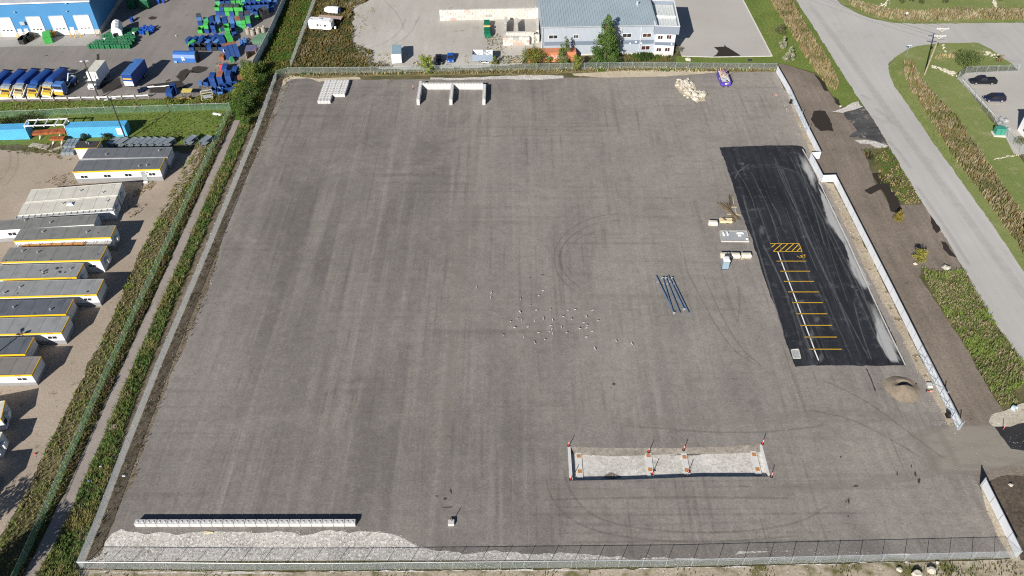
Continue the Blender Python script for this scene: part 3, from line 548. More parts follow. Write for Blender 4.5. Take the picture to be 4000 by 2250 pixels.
def paint(mb, a, b, wd=.12, z=.026):
    a, b = G(a).xy, G(b).xy; d = (b-a).normalized(); u = Vector((-d.y, d.x))*wd/2
    mb.quad((*(a-u),z),(*(b-u),z),(*(b+u),z),(*(a+u),z)); return mb
mb = MB(); A0, A1 = (1632,310), (1955,1196)
ys = [310,411,513,620,728,840,956,1074,1196]; xl = [1632,1667,1705,1745,1787,1827,1868,1910,1957]; xr = [1928,1969,2010,2054,2098,2143,2191,2238,2287]
for y, a, b in zip(ys, xl, xr): paint(mb, *q(f3,[(a,y),(b,y)]), .15)
paint(mb, *q(f3,[(1565,133),(1858,132)]), .13); paint(mb, *q(f3,[(1598,213),(1888,213)]), .13, .0275); paint(mb, *q(f3,[(1857,132),(1888,215)]), .13, .029)
for a, b in (((1618,140),(1582,170)),((1682,137),(1603,208)),((1743,137),(1663,208)),((1803,137),(1723,208)),((1853,142),(1787,208)),((1872,175),(1838,208))): paint(mb, *q(f3,[a,b]), .15, .0285)
m_ = mb.build('stall_lines', YEL); struct(m_); m_.name = 'road_marking'
mb = MB()
for i in range(9): paint(mb, *q(f3,[(1645+(2055-1645)*((yy-220)/1090), yy) for yy in ((220, 303), (318, 404), (418, 506), (520, 612), (627, 720), (735, 832), (847, 948), (963, 1066), (1081, 1188))[i]]), .2)
paint(mb, *q(f3,[(2012,1204),(2055,1310)]), .2); struct(mb.build('road_marking', WPT))
mb = MB()
for a, b in (((1920,298),(2110,292)),((1950,368),(2170,362)),((2080,512),(2310,508)),((2200,583),(2380,580))): paint(mb, *q(f4,[a,b]), .12, .004)
struct(mb.build('road_marking', mat('worn_line_paint', (.55,.48,.33), .8, var=.2, scale=2)))
# the wheelchair sign painted on the first stall
mb = MB(); c_ = G((2400+1882*.3882, 900+266*.3882))
def sym(pts, wd):
    for a, b in zip(pts, pts[1:]):
        a, b = Vector(a), Vector(b); d = (b-a).normalized(); u = Vector((-d.y,d.x))*wd/2; a = a-d*wd*.3; b = b+d*wd*.3
        mb.quad(*[(c_.x+v.x, c_.y+v.y, .027) for v in (a-u,b-u,b+u,a+u)])
sym([(.25+.42*math.cos(math.radians(a)), .05+.42*math.sin(math.radians(a))) for a in range(-150, 151, 25)], .12)
sym([(.75,.45),(.1,.4),(-.05,-.15),(-.6,-.1)], .13); sym([(-.6,-.1),(-.72,.25)], .12); sym([(.25,.42),(.2,-.05)], .1)
mb.rings([(.13,.0262),(.13,.0278)], 10, c_.x+.75, c_.y+.5); struct(mb.build('road_marking', YEL))
# wet soil patches outside the fence, painted tree shadows there and on the apron, pale limestone heaps
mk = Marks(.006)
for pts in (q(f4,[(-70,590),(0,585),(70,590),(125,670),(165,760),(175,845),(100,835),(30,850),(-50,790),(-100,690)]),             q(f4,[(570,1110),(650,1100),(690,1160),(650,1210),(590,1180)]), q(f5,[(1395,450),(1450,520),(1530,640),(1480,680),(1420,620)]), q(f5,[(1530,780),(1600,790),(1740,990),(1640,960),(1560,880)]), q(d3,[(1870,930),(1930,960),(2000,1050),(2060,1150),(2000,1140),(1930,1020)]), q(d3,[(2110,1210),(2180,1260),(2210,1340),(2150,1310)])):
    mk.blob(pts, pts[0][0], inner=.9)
mk.blob(q(d3,[(600,592),(735,590),(738,560),(760,590),(830,620),(890,660),(940,702),(800,714),(700,716),(590,714),(640,690),(660,640)]), 77, inner=.85)  # cast shadow of a missing tree, painted flat on the apron
for pts, wd_ in ([(3422,675),(3445,710),(3462,738),(3482,765),(3494,800),(3502,830)], 2.5), ([(3386,752),(3408,742),(3440,725),(3480,715),(3526,702)], 1.8): mk.strip(pts, wd_)  # crossed arms of a tree shadow painted onto the soil
mk.build('soil_and_shadow_patch', stain_mat('wet_soil_and_tree_shadow', (.04,.034,.03), .93, 1.1, -.15, .12, wt=.6))
sheet('black_apron', q(f4,[(300,615),(420,590),(500,550),(570,538),(700,730),(860,1005),(760,1000),(680,955),(390,920),(400,880),(480,840),(420,760),(350,700)]), gm('side_asphalt', (.055,.056,.06), (.1,.1,.1), .12, (.3,.26,.22), .35, .54, .2, 2.5, streak=((.9,.06,.8,.3),)), .0, .25)
sheet('limestone_heap', q(f4,[(165,600),(300,560),(430,480),(500,470),(520,520),(560,535),(480,560),(300,612)]), M_WHITE, .004, .2)
sheet('limestone_heap', q(f4,[(440,960),(560,955),(700,970),(860,1020),(840,1050),(740,1060),(640,1010),(520,1000)]), M_WHITE, .005, .2)
sheet('black_apron', q(f7,[(2200,215),(2400,212),(2576,170),(3000,150),(3000,560),(2576,520),(2420,500),(2280,330)]), gm('gate_asphalt', (.025,.026,.03), (.045,.046,.05), .2, (.12,.11,.1), .6, .62, .2), .022, .2)
sheet('limestone_heap', q(f7,[(2180,60),(2300,30),(2500,-60),(2700,-120),(2900,100),(2576,165),(2400,208),(2200,212),(2140,160)]), gm('pale_clay', (.4,.36,.29), (.52,.48,.41), .3, (.28,.25,.2), .8, .55, .35), .024, .25)
mk = Marks(.004)                                              # truck yard: oil, wheel scuffs
for pts in (q(c4,[(780,430),(860,330),(960,290),(1050,320),(1080,260),(1180,240),(1350,260),(1340,310),(1200,365),(1080,330),(980,390),(930,490),(860,530),(830,460)]), q(c2,[(110,300),(180,270),(280,280),(250,320),(150,330)]), q(c4,[(620,500),(690,460),(700,480),(640,510)]), q(c1,[(740,920),(800,910),(800,930)]), q(c1,[(1600,910),(1660,890),(1640,1000),(1600,1020)]), q(c3,[(1650,560),(2000,420),(2050,600),(1700,720)]), q(c4,[(300,560),(900,480),(1000,600),(600,700),(350,700)])): mk.blob(pts, pts[0][0], inner=.75)
mk.build('oil_stain', stain_mat('yard_oil', (.05,.046,.042), .8, 1, 0, .4))
mk = Marks(.008)
for pts in ([(1590,60),(1560,130),(1500,170),(1440,190)],[(1640,60),(1600,140),(1520,185)],[(1500,0),(1560,60),(1580,120)]): mk.strip(pts, .8, .6)
for pts in (q(f4,[(520,390),(600,420),(640,460)]),q(f4,[(690,560),(830,640),(930,760)]),q(f4,[(860,960),(1000,1100),(1160,1320)]),q(f5,[(1200,60),(1500,480),(1900,1100)]),q(f6,[(2180,180),(2576,700)])): mk.strip(pts, 1.4, .55)
mk.strip([(3150,0),(3330,240),(3560,560),(3800,880),(4050,1220)], 3, .5); mk.strip(arc(-40,620,110,120,-70,70), .7, .6); mk.strip(arc(-40,620,80,95,-70,70), .7, .6)
mk.build('tyre_mark', stain_mat('road_scuff', (.3,.29,.27), .16, .6, .2, .5))
LP = [(.56,.54,.5), (.5,.48,.44), (.62,.6,.56), (.42,.4,.36)]
STRIP = q(g3,[(60,1060),(160,900),(300,840),(380,680),(470,570),(620,505),(800,560),(1100,550),(1500,545),(1900,535),(2576,535)])+q(g4,[(460,455),(760,430),(1250,425),(1430,470),(1660,590),(1850,640),(2576,640)])+[(2000,2185),(2500,2168),(2900,2165),(3000,2140),(3400,2160),(3500,2195),(2500,2218),(1400,2230),(340,2230)]
stones('broken_limestone', STRIP, 14, .055, LP, .015, -.1); stones('broken_limestone', [(340,2232),(1400,2236),(2600,2224),(3970,2190),(3980,2215),(2600,2252),(340,2252)], 4, .06, LP, .01, 0)
stones('pit_stone', q(g2,[(300,372),(2040,352),(2100,600),(330,625)]), 10, .05, LP, -D+.01, -.15)
stones('verge_stone', VERGE_L, 2.2, .1, [(.4,.37,.32), (.3,.26,.21), (.5,.47,.42), (.14,.12,.09)], 0, 0)
stones('verge_stone', [(3044,290),(3125,445),(3190,605),(3165,622),(3205,716),(3256,716),(3476,1155),(3588,1380),(3741,1685),(3720,1740),(3600,1560),(3520,1330),(3390,1090),(3215,720),(3150,600),(3060,430)], 3, .09, [(.5,.45,.37), (.6,.56,.5), (.35,.3,.24)], .02, 0)
stones('loose_gravel', [(3680,1700),(3860,1715),(4100,1660),(4100,1850),(3832,1895),(3640,1860)], 3, .06, [(.36,.33,.29), (.25,.22,.19)], .01)
# ------------------------------------------------------------ grass, weeds and reeds (nobody could count them)
WEED = [DKGREEN, OLIVE, BROWN, OLIVE, GREEN, TAN]
tufts('weeds', [(855,520),(760,742),(413,1492),(262,1831),(157,2072),(60,2290),(-60,2290),(0,2105),(62,1992),(118,1909),(149,1818),(202,1708),(273,1574),(347,1420),(399,1328),(446,1220),(516,1050),(590,900),(660,760),(720,650),(790,545)], 7, .38, [(.22,.18,.1), (.23,.22,.085), (.27,.22,.11), (.2,.22,.07), (.17,.22,.055)], 7, .055, .95)
tufts('grass', [(902,440),(868,518),(760,745),(413,1495),(262,1834),(157,2075),(60,2290),(20,2290),(140,2050),(245,1825),(390,1490),(740,740),(850,510)], 16, .3, [(.13,.22,.04), (.18,.26,.05), (.14,.2,.04)], 7, .055, .9)
tufts('weeds', [(905,442),(870,520),(765,742),(416,1492),(160,2072),(70,2280),(78,2280),(205,2010),(265,1895),(465,1450),(784,742),(908,475)], 13, .5, [DKGREEN, OLIVE, BROWN], 5, .09, .7)
tufts('weeds', [(940,485),(824,742),(512,1450),(408,1700),(317,1900),(282,1999),(223,2112),(130,2280),(330,2280),(300,2226),(330,2150),(395,1960),(452,1800),(500,1640),(600,1380),(690,1160),(830,840),(975,500)], 11, .62, [(.07,.125,.03), (.09,.15,.035), (.11,.16,.04), (.14,.16,.05), (.2,.185,.07)], 8, .06, .95)
tufts('weeds', VERGE_L, 2.2, .25, [GREEN, OLIVE, BROWN], 5, .08, gate=.0)
tufts('grass', [(0,400),(300,396),(590,388),(760,386),(900,402),(904,420),(690,432),(300,442),(0,452)], 5, .3, [GREEN, LIME, OLIVE, TAN], 5, .08)
tufts('grass', [(0,470),(300,455),(690,442),(900,432),(866,516),(800,550),(700,550),(560,530),(530,470),(260,452),(0,466)], 3.5, .24, [GREEN, LIME, LIME, OLIVE], 5, .09)
tufts('weeds', q(e1,[(0,430),(400,470),(620,410),(900,400),(960,600),(840,640),(560,570),(300,560),(0,520)]), 4, .3, [OLIVE, BROWN, TAN, GREEN], 5, .09, gate=-.1)
tufts('weeds', q(e1,[(560,900),(760,800),(920,790),(985,920),(800,960),(600,960)]), 5, .25, [BROWN, TAN, OLIVE], 5, .08, gate=-.2)
tufts('weeds', q(e1,[(1560,1340),(1700,1160),(1840,1090),(1880,1180),(1700,1340),(1560,1400)])+q(e1,[(1700,1000),(1850,900),(2000,890)]), 5, .3, [OLIVE, BROWN, TAN], 5, .08, gate=-.1)
tufts('weeds', q(c4,[(600,780),(1000,800),(1400,720),(1700,740),(1760,900),(1300,930),(700,920)]), 6, .55, [GREEN, LIME, (.2,.19,.04), OLIVE], 5, .1)
tufts('weeds', q(c4,[(1180,560),(1400,400),(1480,150),(1900,140),(2050,180),(1700,280),(1420,420),(1350,640),(1200,680)]), 3, .3, [TAN, OLIVE, STRAW], 5, .08, gate=0)
tufts('grass', [(890,380),(985,290),(1050,170),(1114,5),(1122,-40),(1240,-40),(1140,262),(1090,296),(1052,370),(990,515),(945,475)], 8, .45, [GREEN, (.11,.14,.025), OLIVE, (.16,.15,.04)], 5, .1)
tufts('weeds', q(d1,[(100,850),(180,640),(330,300),(440,-20),(1150,-20),(900,110),(860,260),(920,430),(880,560),(1000,590),(1150,650),(1160,780),(1400,835),(1400,850)]), 7, .55, [DKGREEN, OLIVE, (.1,.11,.035), (.17,.13,.05), (.2,.14,.05), OLIVE, (.24,.2,.11)], 6, .1)
tufts('weeds', q(d1,[(850,180),(1180,60),(1170,160),(1100,290),(960,500),(900,470)])+q(d1,[(960,500),(1130,560),(1000,590)]), 1.6, .25, [OLIVE, TAN], 4, .08, gate=-.05)
tufts('weeds', q(d1,[(1160,720),(1300,620),(1500,850),(1900,700),(2050,820),(2330,690),(2576,620),(2900,560),(2900,850),(1200,850)]), 2.6, .35, [TAN, OLIVE, STRAW, OLIVE], 5, .08, gate=-.05)
tufts('weeds', q(d2,[(0,490),(150,420),(220,470),(230,560),(60,580),(0,600)])+q(d2,[(60,720),(250,700),(460,705),(460,800),(60,810)]), 5, .35, [BROWN, OLIVE, TAN], 5, .08)
tufts('weeds', [(1110,286),(1300,284),(1600,280),(1911,272),(2200,268),(2468,263),(2640,265),(3030,270),(3035,281),(2700,282),(2440,279),(2220,281),(2110,290),(1900,288),(1600,292),(1450,293),(1250,299),(1140,302)], 9, .42, [OLIVE, TAN, BROWN, OLIVE, STRAW, GREEN], 5, .09)
tufts('weeds', q(d2,[(1400,760),(1480,700),(1700,690),(1960,670),(2100,690),(2230,700),(2340,720),(2340,770),(1400,782)]), 10, .6, [(.14,.13,.05), OLIVE, GREEN, DKGREEN], 6, .11)
tufts('reeds', q(d3,[(1260,-60),(1530,-40),(1700,230),(1850,480),(2050,800),(2180,1060),(2120,1180),(1960,1000),(1800,790),(1660,560),(1480,270)]), 9, 1.1, [(.16,.15,.06), (.26,.21,.11), (.34,.28,.16), (.22,.16,.08), (.28,.23,.13), (.14,.14,.05)], 6, .11, .35)
tufts('reeds', q(d4,[(830,890),(990,870),(1010,1000),(1090,1150),(1340,1449)])+q(f4,[(1650,600),(1900,950),(2060,1200),(2230,1449)])+q(f5,[(2400,250),(2576,480),(2700,700),(2576,960),(2450,760),(2150,350),(1900,0)])+q(f4,[(1700,1200),(1450,800),(1220,430)])+q(d4,[(930,1300),(880,1150),(830,1000)]), 8, 1.0, [(.17,.16,.07), (.22,.165,.08), (.19,.135,.055), (.33,.28,.18), (.25,.21,.125), OLIVE, (.15,.15,.065)], 6, .11, .35)
tufts('reeds', q(d4,[(20,0),(90,80),(200,140),(400,235),(700,290),(1100,315),(1800,290),(2800,285),(2800,140),(1500,140),(1000,165),(600,150),(300,60),(180,0),(0,-60)]), 6, .9, [(.36,.31,.21), (.26,.22,.13), (.22,.16,.075), (.34,.29,.19), (.19,.165,.085)], 6, .12, .35)
tufts('reeds', q(d4,[(1280,840),(1400,790),(1640,770),(1600,830),(1330,850)]), 7, .6, [STRAW, TAN], 5, .1)
tufts('weeds', q(f5,[(1270,1110),(1500,1180),(1830,1150),(1990,1449)])+q(f6,[(2250,430),(2570,870),(2576,1080),(2500,1250),(2480,1400),(2350,1449),(2250,1400),(2050,1050),(1900,750),(1700,450),(1500,150),(1420,0)]), 10, .5, [(.14,.2,.045), (.24,.23,.1), (.32,.28,.16), (.14,.2,.045), (.2,.21,.08), (.19,.26,.055)], 8, .055, .85)
tufts('weeds', q(f4,[(700,1180),(880,1060),(960,1200),(1110,1449)])+q(f5,[(1130,0),(1285,300),(1100,330),(1000,260),(900,150),(880,60),(760,60)]), 8, .4, [LIME, TAN, OLIVE, GREEN], 5, .09)
tufts('weeds', q(f4,[(520,1090),(640,1050),(800,1060),(780,1150),(700,1250),(560,1150)]), 5, .5, [DKGREEN, OLIVE, BROWN], 6, .1)
tufts('grass', [(300,2236),(1400,2240),(2600,2226),(3975,2192),(4060,2300),(240,2300)], 4, .2, [GREEN, OLIVE, (.2,.18,.06)], 5, .07, gate=.03)
tufts('grass', q(g1,[(1280,860),(1450,800),(1800,770),(2500,750),(2600,902),(1280,930)]), 6, .22, [GREEN, OLIVE, DKGREEN], 5, .07, gate=-.2)
tufts('grass', q(d3,[(1000,40),(1290,20),(1480,270),(1660,560),(1800,790),(1880,900),(1480,790),(1350,700)]), 2.2, .2, [(.2,.24,.07), (.16,.21,.05), (.2,.2,.07)], 4, .08)
tufts('grass', q(f4,[(900,60),(1040,150),(1130,330),(1250,520),(1500,900),(1800,1300),(1860,1449),(1760,1449),(1450,1000),(1200,640),(950,280)]), 3, .22, [GREEN, LIME, OLIVE], 4, .08)
tufts('weeds', q(g3,[(150,960),(300,860),(440,620),(480,420),(300,500),(200,720),(110,930)]), 3, .25, [GREEN, OLIVE, BROWN], 5, .07, gate=.05)
# ------------------------------------------------------------ fences
GALV = mat('galvanised_steel', (.5,.54,.56), .45, .5, .1, 3)
WIRE = wire_mat('chain_link', (.62,.72,.72), .17); WIRE2 = wire_mat('green_chain_link', (.3,.55,.4), .24); WIRE3 = wire_mat('dense_chain_link', (.88,.92,.93), .5)
def fence(name, label, pts, h, wire, spacing=3.05, pr=.035, cat='fence', rail=.028, world=False, postm=None):
    P = [Vector(p) for p in pts] if world else [G(p) for p in pts]; o = P[0].copy(); L_ = [p-o for p in P]
    t = thing(name, label, cat, o); V = []; F = []; U = []; mb = MB(); s = 0; posts = []
    for a, b in zip(L_, L_[1:]):
        d = (b-a).length; k = len(V); V += [a+Vector((0,0,.05)), b+Vector((0,0,.05)), b+Vector((0,0,h)), a+Vector((0,0,h))]; F.append((k,k+1,k+2,k+3)); U += [(s,.05),(s+d,.05),(s+d,h),(s,h)]
        mb.tube((a.x,a.y,h), (b.x,b.y,h), rail, n=6); nn = max(1, round(d/spacing)); posts += [a+(b-a)*(i/nn) for i in range(nn)]; s += d
    posts.append(L_[-1])
    me = bpy.data.meshes.new('wire_mesh'); me.from_pydata(V, [], F); uv = me.uv_layers.new(); uv.data.foreach_set('uv', np.array(U, 'f').ravel()); me.materials.append(wire); me.update()
    m_ = bpy.data.objects.new('wire_mesh', me); COL.objects.link(m_); m_.parent = t
    mb.build('top_rail', postm or GALV, t)
    p0 = MB().tube((0,0,-.05), (0,0,h+.06), pr, n=6).rings([(pr*1.5,h+.06),(pr*.4,h+.12)], 6).build('post', postm or GALV, t)
    for i, p in enumerate(posts):
        pp = p0 if i == 0 else p0.copy()
        if i: COL.objects.link(pp); pp.parent = t
        pp.location = p
    return t
fence('chain_link_fence', 'long chain link fence down the left side of the yard beside the footpath', [(1084,301),(997,540),(800,1022),(621,1450),(484,1800),(390,2053),(320,2220)], 1.85, WIRE3)
fence('chain_link_fence', 'chain link fence along the near front edge of the yard above white rock', [(320,2222),(1000,2227),(1400,2226),(2600,2214),(3000,2204),(3970,2180)], 1.83, wire_mat('front_chain_link', (.66,.74,.78), .24))
fence('chain_link_fence', 'chain link fence along the far end of the yard in front of the grey building', [(1084,301),(1128,290),(1449,287),(1911,277),(2468,268),(2638,270),(3030,273)], 1.75, WIRE)
fence('chain_link_fence', 'green tinted chain link fence between the trailer lot and the footpath', [(902,428),(868,514),(760,742),(580,1130),(413,1492),(262,1831),(157,2072),(62,2280)], 1.75, WIRE2)
fence('chain_link_fence', 'chain link fence across the grass between the truck yard and the blue containers', [(-60,463),(0,461),(167,455),(269,449),(563,440),(743,433),(902,428)], 1.75, WIRE2)
fence('chain_link_fence', 'chain link fence between the weedy ditch and the lot with the caravan', [(1138,264),(1180,150),(1240,-20)], 1.8, WIRE3)
tt = fence('chain_link_fence', 'tall chain link fence around the car park with the black pickup truck', q(d4,[(2480,1030),(1720,1065),(1610,1140)])+q(f4,[(1740,200),(2110,630),(2290,840),(2520,1120),(2760,1430)]), 2.0, WIRE)
mb = MB(); a_ = G(q(f4,[(1760,190)])[0]); b_ = G(q(f4,[(2170,650)])[0]); nn = 9
for i in range(nn):                                          # concrete wheel stops along that fence
    p = a_+(b_-a_)*((i+.5)/nn)+Vector((.75,-.2,0)); rz = math.atan2((b_-a_).y, (b_-a_).x)
    o = MB().bbox(0,0,0,1.9,.18,.14,.04).build('wheel_stop', mat('wheel_stop_concrete', (.66,.65,.62), .85)); o.location = p; o.rotation_euler = (0,0,rz)
    tag(o, 'pale concrete wheel stop on the ground along the car park fence', 'wheel stop', 'wheel stops along the car park fence')
# white privacy fence with sliding gates on the right
SLAT = mat('white_fence_panel', (.66,.69,.74), .5, var=.05, scale=.6); SLATG = mat('grey_fence_post', (.3,.32,.35), .5, .3)
def slat_fence(label, pts, h=1.85, gates=(), name='panel_fence', pst=3.05):
    P = [G(p) for p in pts]; o = P[0].copy(); t = thing(name, label, 'fence', o); mb = MB(); seam = MB(); pm = None
    for a, b in zip(P, P[1:]):
        a, b = a-o, b-o; d = (b-a).length; n_ = max(1, round(d/pst)); u = (b-a).normalized()
        for i in range(n_):
            s, e = a+(b-a)*(i/n_), a+(b-a)*((i+1)/n_); s2, e2 = s+u*.025, e-u*.025
            mb.bar((s2.x,s2.y,h/2+.04), (e2.x,e2.y,h/2+.04), .04, h-.08)
            if pm is None: pm = MB().box(0,0,0,.07,.07,h+.03).build('post', SLATG, t); pp = pm
            else: pp = pm.copy(); COL.objects.link(pp); pp.parent = t
            pp.location = s; pp.rotation_euler = (0,0,math.atan2(u.y,u.x))
        seam.bar((a.x,a.y,h), (b.x,b.y,h), .06, .05)
    mb.build('panel', SLAT, t); seam.build('top_rail', SLATG, t); return t
def rp(x, y): return (3020+x*.6224, 230+y*.6224)
slat_fence('white panelled fence from the far corner to the jog by the car park', [rp(18,85), rp(98,226)])
slat_fence('short white panelled fence stepping round the jog by the car park kerb', [rp(210,470), rp(289,628), rp(226,632), rp(300,775), rp(378,772)])
slat_fence('long white panelled fence beside the car park and its kerb', [rp(378,772), (3476,1150), (3588,1377)])
slat_fence('white panelled fence at the near right corner below the gateway', [(3833,1901),(3970,2180)])
FR = mat('gate_tube', (.42,.47,.52), .45, .4)
def gate(label, a, b, h=1.85, brk=.8):
    A, B = G(a), G(b); d = (B-A); n_ = d.length; rz = math.atan2(d.y, d.x); t = thing('sliding_gate', label, 'gate', A, rz)
    MB().box(n_/2, .04, .12, n_, .03, h-.14).build('panel', SLAT, t)
    mb = MB(); k = max(2, round(n_/2.4))
    for z in (.12, h*.55, h): mb.bar((0,-.06,z), (n_,-.06,z), .07)
    for i in range(k+1): x = n_*i/k; mb.bar((x,-.06,.1), (x,-.06,h), .07)
    for i in range(k):
        x0, x1 = n_*i/k, n_*(i+1)/k; mb.bar((x0,-.1,.12), (x1,-.1,h) if i % 2 else (x1,-.1,h*.55), .045); mb.bar((x0,-.1,h), (x1,-.1,.12), .045)
    mb.build('frame', FR, t)
    for x in (n_*.62, n_*.99): MB().box(x, .3, 0, .12, .12, h+.35).build('guide_post', SLATG, t)
    mo = MB(); mo.bbox(n_*brk, -.45, .15, .6, .45, .75, .04); mo.box(n_*brk, -.45, 0, .8, .65, .15); mo.build('gate_motor', mat('black_box', (.015,.016,.018), .5), t); return t
gate('white sliding gate with braced steel frame beside the near gateway', (3588,1377), (3741,1682), brk=.83)
gate('white sliding gate with braced frame in the fence beyond the car park', rp(98,226), rp(210,470), brk=.22)
# gate post and short return panel at the gateway, dark from behind
A_ = G(q(f7,[(2025,960)])[0]); t = thing('gate_post', 'grey gate post standing at the near end of the gateway', 'gate post', A_)
MB().box(0,0,0,.14,.14,2.0).build('post', GALV, t); MB().box(0,0,2.0,.18,.18,.03).build('cap', GALV, t)
# corrugated grey wall of the truck yard
SW = mat('grey_steel_sheet', (.6,.63,.66), .5, .1, .12, .5, dirt=(.36,.37,.38), dk=.3)
P = [G(p) for p in [(1131,-25),(1119,0),(1052,155),(1019,220),(993,268)]]; o = P[0].copy(); t = thing('sheet_metal_wall', 'pale grey ribbed metal wall between the truck yard and the weedy ditch', 'wall', o)
mb = MB(); pm = None
for a, b in zip(P, P[1:]):
    a, b = a-o, b-o; d = (b-a).length; u = (b-a).normalized(); v = Vector((-u.y,u.x,0)); n_ = int(d/.3)
    for i in range(n_):
        s = a+u*(i*.3); e = a+u*(i*.3+.3); mb.bar((s+v*.03*(i%2)).to_tuple()[:2]+(1.1,), (e+v*.03*(i%2)).to_tuple()[:2]+(1.1,), .05, 2.2)
    for i in range(max(1, int(d/3))):
        s = a+(b-a)*(i/max(1,int(d/3)))-v*.12
        if pm is None: pm = MB().box(0,0,0,.12,.12,2.1).build('post', SLATG, t); pp = pm
        else: pp = pm.copy(); COL.objects.link(pp); pp.parent = t
        pp.location = s
mb.build('sheet', SW, t)
# guard rail of the truck yard
BP = [G(p) for p in q(c3,[(-60,840),(220,832),(455,835),(680,830),(905,828),(1130,825),(1350,815),(1590,815),(1800,806),(2030,797),(2250,790),(2480,775)])]; o = BP[0].copy()
t = thing('guard_rail', 'white guard rail on timber posts along the row of parked trucks', 'guard rail', o); pm = None; mb = MB()
for i, p in enumerate(BP):
    if i == 0: continue
    if pm is None: pm = MB().bbox(0,0,-.05,.22,.22,1.25,.03).build('post', mat('grey_timber', (.3,.28,.24), .9, var=.3, scale=6), t); pp = pm
    else: pp = pm.copy(); COL.objects.link(pp); pp.parent = t
    pp.location = p-o
for a, b in zip(BP, BP[1:]):
    a, b = a-o+Vector((0,.2,0)), b-o+Vector((0,.2,0)); mb.bar((a.x,a.y,.72), (b.x,b.y,.72), .05, .1); mb.bar((a.x,a.y,.5), (b.x,b.y,.5), .05, .1); mb.bar((a.x,a.y+.03,.61), (b.x,b.y+.03,.61), .03, .16)
mb.build('rail', mat('white_rail', (.78,.78,.77), .5), t)
# ------------------------------------------------------------ concrete blocks
def blk_mesh(L_=1.47, W_=.74, h=.74):
    mb = MB(); mb.bbox(0,0,0,L_,W_,h,.035)
    for x in (-.36, .36): mb.box(x, -.02, h, .3, .26, .075, 0, 0, .25, .25)
    return mb
BLK = mat('new_block_concrete', (.5,.5,.495), .85, var=.07, scale=.7, dirt=(.5,.49,.47), dk=.3)
b0 = None
def block(loc, rz, label, group):
    global b0
    if b0 is None: b0 = blk_mesh().build('concrete_block', BLK); o = b0
    else: o = b0.copy(); COL.objects.link(o)
    o.location = loc; o.rotation_euler = (0,0,rz); return tag(o, label, 'concrete block', group)
a_, b_ = G(q(g3,[(735,510)])[0]), G(q(g4,[(1005,404)])[0]); d = b_-a_; rz = math.atan2(d.y, d.x); v = Vector((-d.y,d.x,0)).normalized()
for i in range(20):
    p = a_+d*((i+.5)/20)+v*.37; block(p, rz+random.gauss(0,.006), 'pale concrete block at the left end of the long row in front' if i == 0 else 'pale concrete block at the right end of the long row in front' if i == 19 else 'pale concrete block within the long row in front of the white rock strip', 'long row of concrete blocks')
bx = lambda x, y: (1440+x*.35714, 290+y*.35714)
F0, F1, F2 = G(bx(544,338)), G(bx(901,338)), G(bx(1261,337)); YB = G(bx(900,168)).y
for k, p in enumerate((F0, F1, F2)):
    n_ = round((YB-p.y)/1.5); nm = ('left', 'middle', 'right')[k]
    for lv in (0, 1):
        for i in range(n_): block((p.x+(.02*lv), p.y+.75+i*(YB-p.y)/n_, .745*lv), math.pi/2, f'white block in the {("bottom","top")[lv]} course of the {nm} side wall of the storage bay', 'blocks of the storage bay')
x0, x1 = F0.x-.37, F2.x+.37; n_ = round((x1-x0)/1.5)
for lv in (0, 1):
    off = .75*lv
    for i in range(n_ - lv): block((x0+.75+off+i*(x1-x0)/n_, YB+.42, .745*lv), 0, f'white block in the {("bottom","top")[lv]} course of the rear wall of the storage bay', 'blocks of the storage bay')
block((x0+.37, YB+.42+.4, .745), math.pi/2, 'white block turned endways at the left rear corner of the storage bay', 'blocks of the storage bay')
# closely packed blocks at the far left of the yard
o_ = G(q(d1,[(455,1305)])[0]); w_ = .37
pk = 'pale block in the close packed cluster near the far left corner of the yard'
for c in range(2):
    for r in range(11): block((o_.x+.75+c*1.52+random.gauss(0,.015)+r*.012, o_.y+1.52+.38+r*.765, 0), 0, pk, 'packed cluster of concrete blocks')
for c in range(4): block((o_.x+.38+c*.765, o_.y+.75, 0), math.pi/2, 'pale block standing endways at the near edge of the packed cluster', 'packed cluster of concrete blocks')
for c in range(2, 4):
    for r in range(9): block((o_.x+.75+c*1.52+random.gauss(0,.015)+r*.012, o_.y+1.52+.38+(r+2)*.765, 0), 0, pk, 'packed cluster of concrete blocks')
TONES = [(.52,.5,.46)]*18+[(.46,.45,.42)]*5+[(.56,.545,.51)]*5+[(.45,.33,.28),(.48,.4,.35),(.36,.36,.35),(.5,.44,.36)]
BWM = tone_mat('old_block_concrete')
gx = lambda x, y: (1660+x*.31593, y*.31593)
def block_wall(label, a, b, rows, bh=.75, th=.75):
    A, B = G(a), G(b); d = B-A; L_ = d.length; rz = math.atan2(d.y,d.x); mb = MB(); n_ = max(1, round(L_/1.5)); bl = L_/n_
    for r in range(rows):
        x = -(r % 2)*bl/2
        while x < L_-.05:
            s, e = max(0, x), min(L_, x+bl)
            if e-s > .2: mb.tone = random.choice(TONES); mb.bbox((s+e)/2, 0, r*bh, e-s-.03, th, bh-.02, .03)
            x += bl
    for i in range(n_): mb.tone = TONES[0]; mb.box((i+.5)*bl, 0, rows*bh-.02, .3, .25, .08, tx=.2, ty=.2)
    o = mb.build('block_wall', BWM); o.location = A; o.rotation_euler = (0,0,rz); return tag(o, label, 'wall')
block_wall('long four course wall of pale and pinkish blocks behind the green skip', gx(185,250), gx(1400,222), 4)
block_wall('left side wall of the block bins, seen nearly end on beside weeds', gx(988,545), gx(1000,300), 3)
block_wall('middle dividing wall of the block bins between two dark shadows', gx(1138,478), gx(1130,318), 3)
block_wall('front wall of the block bins with two pink blocks in it', gx(962,556), gx(1292,551), 3)
block_wall('taller block wall just behind the front wall of the bins', gx(1000,528), gx(1345,523), 4)
block_wall('short block wall between the bins and the grey building', gx(1350,522), gx(1412,519), 3)
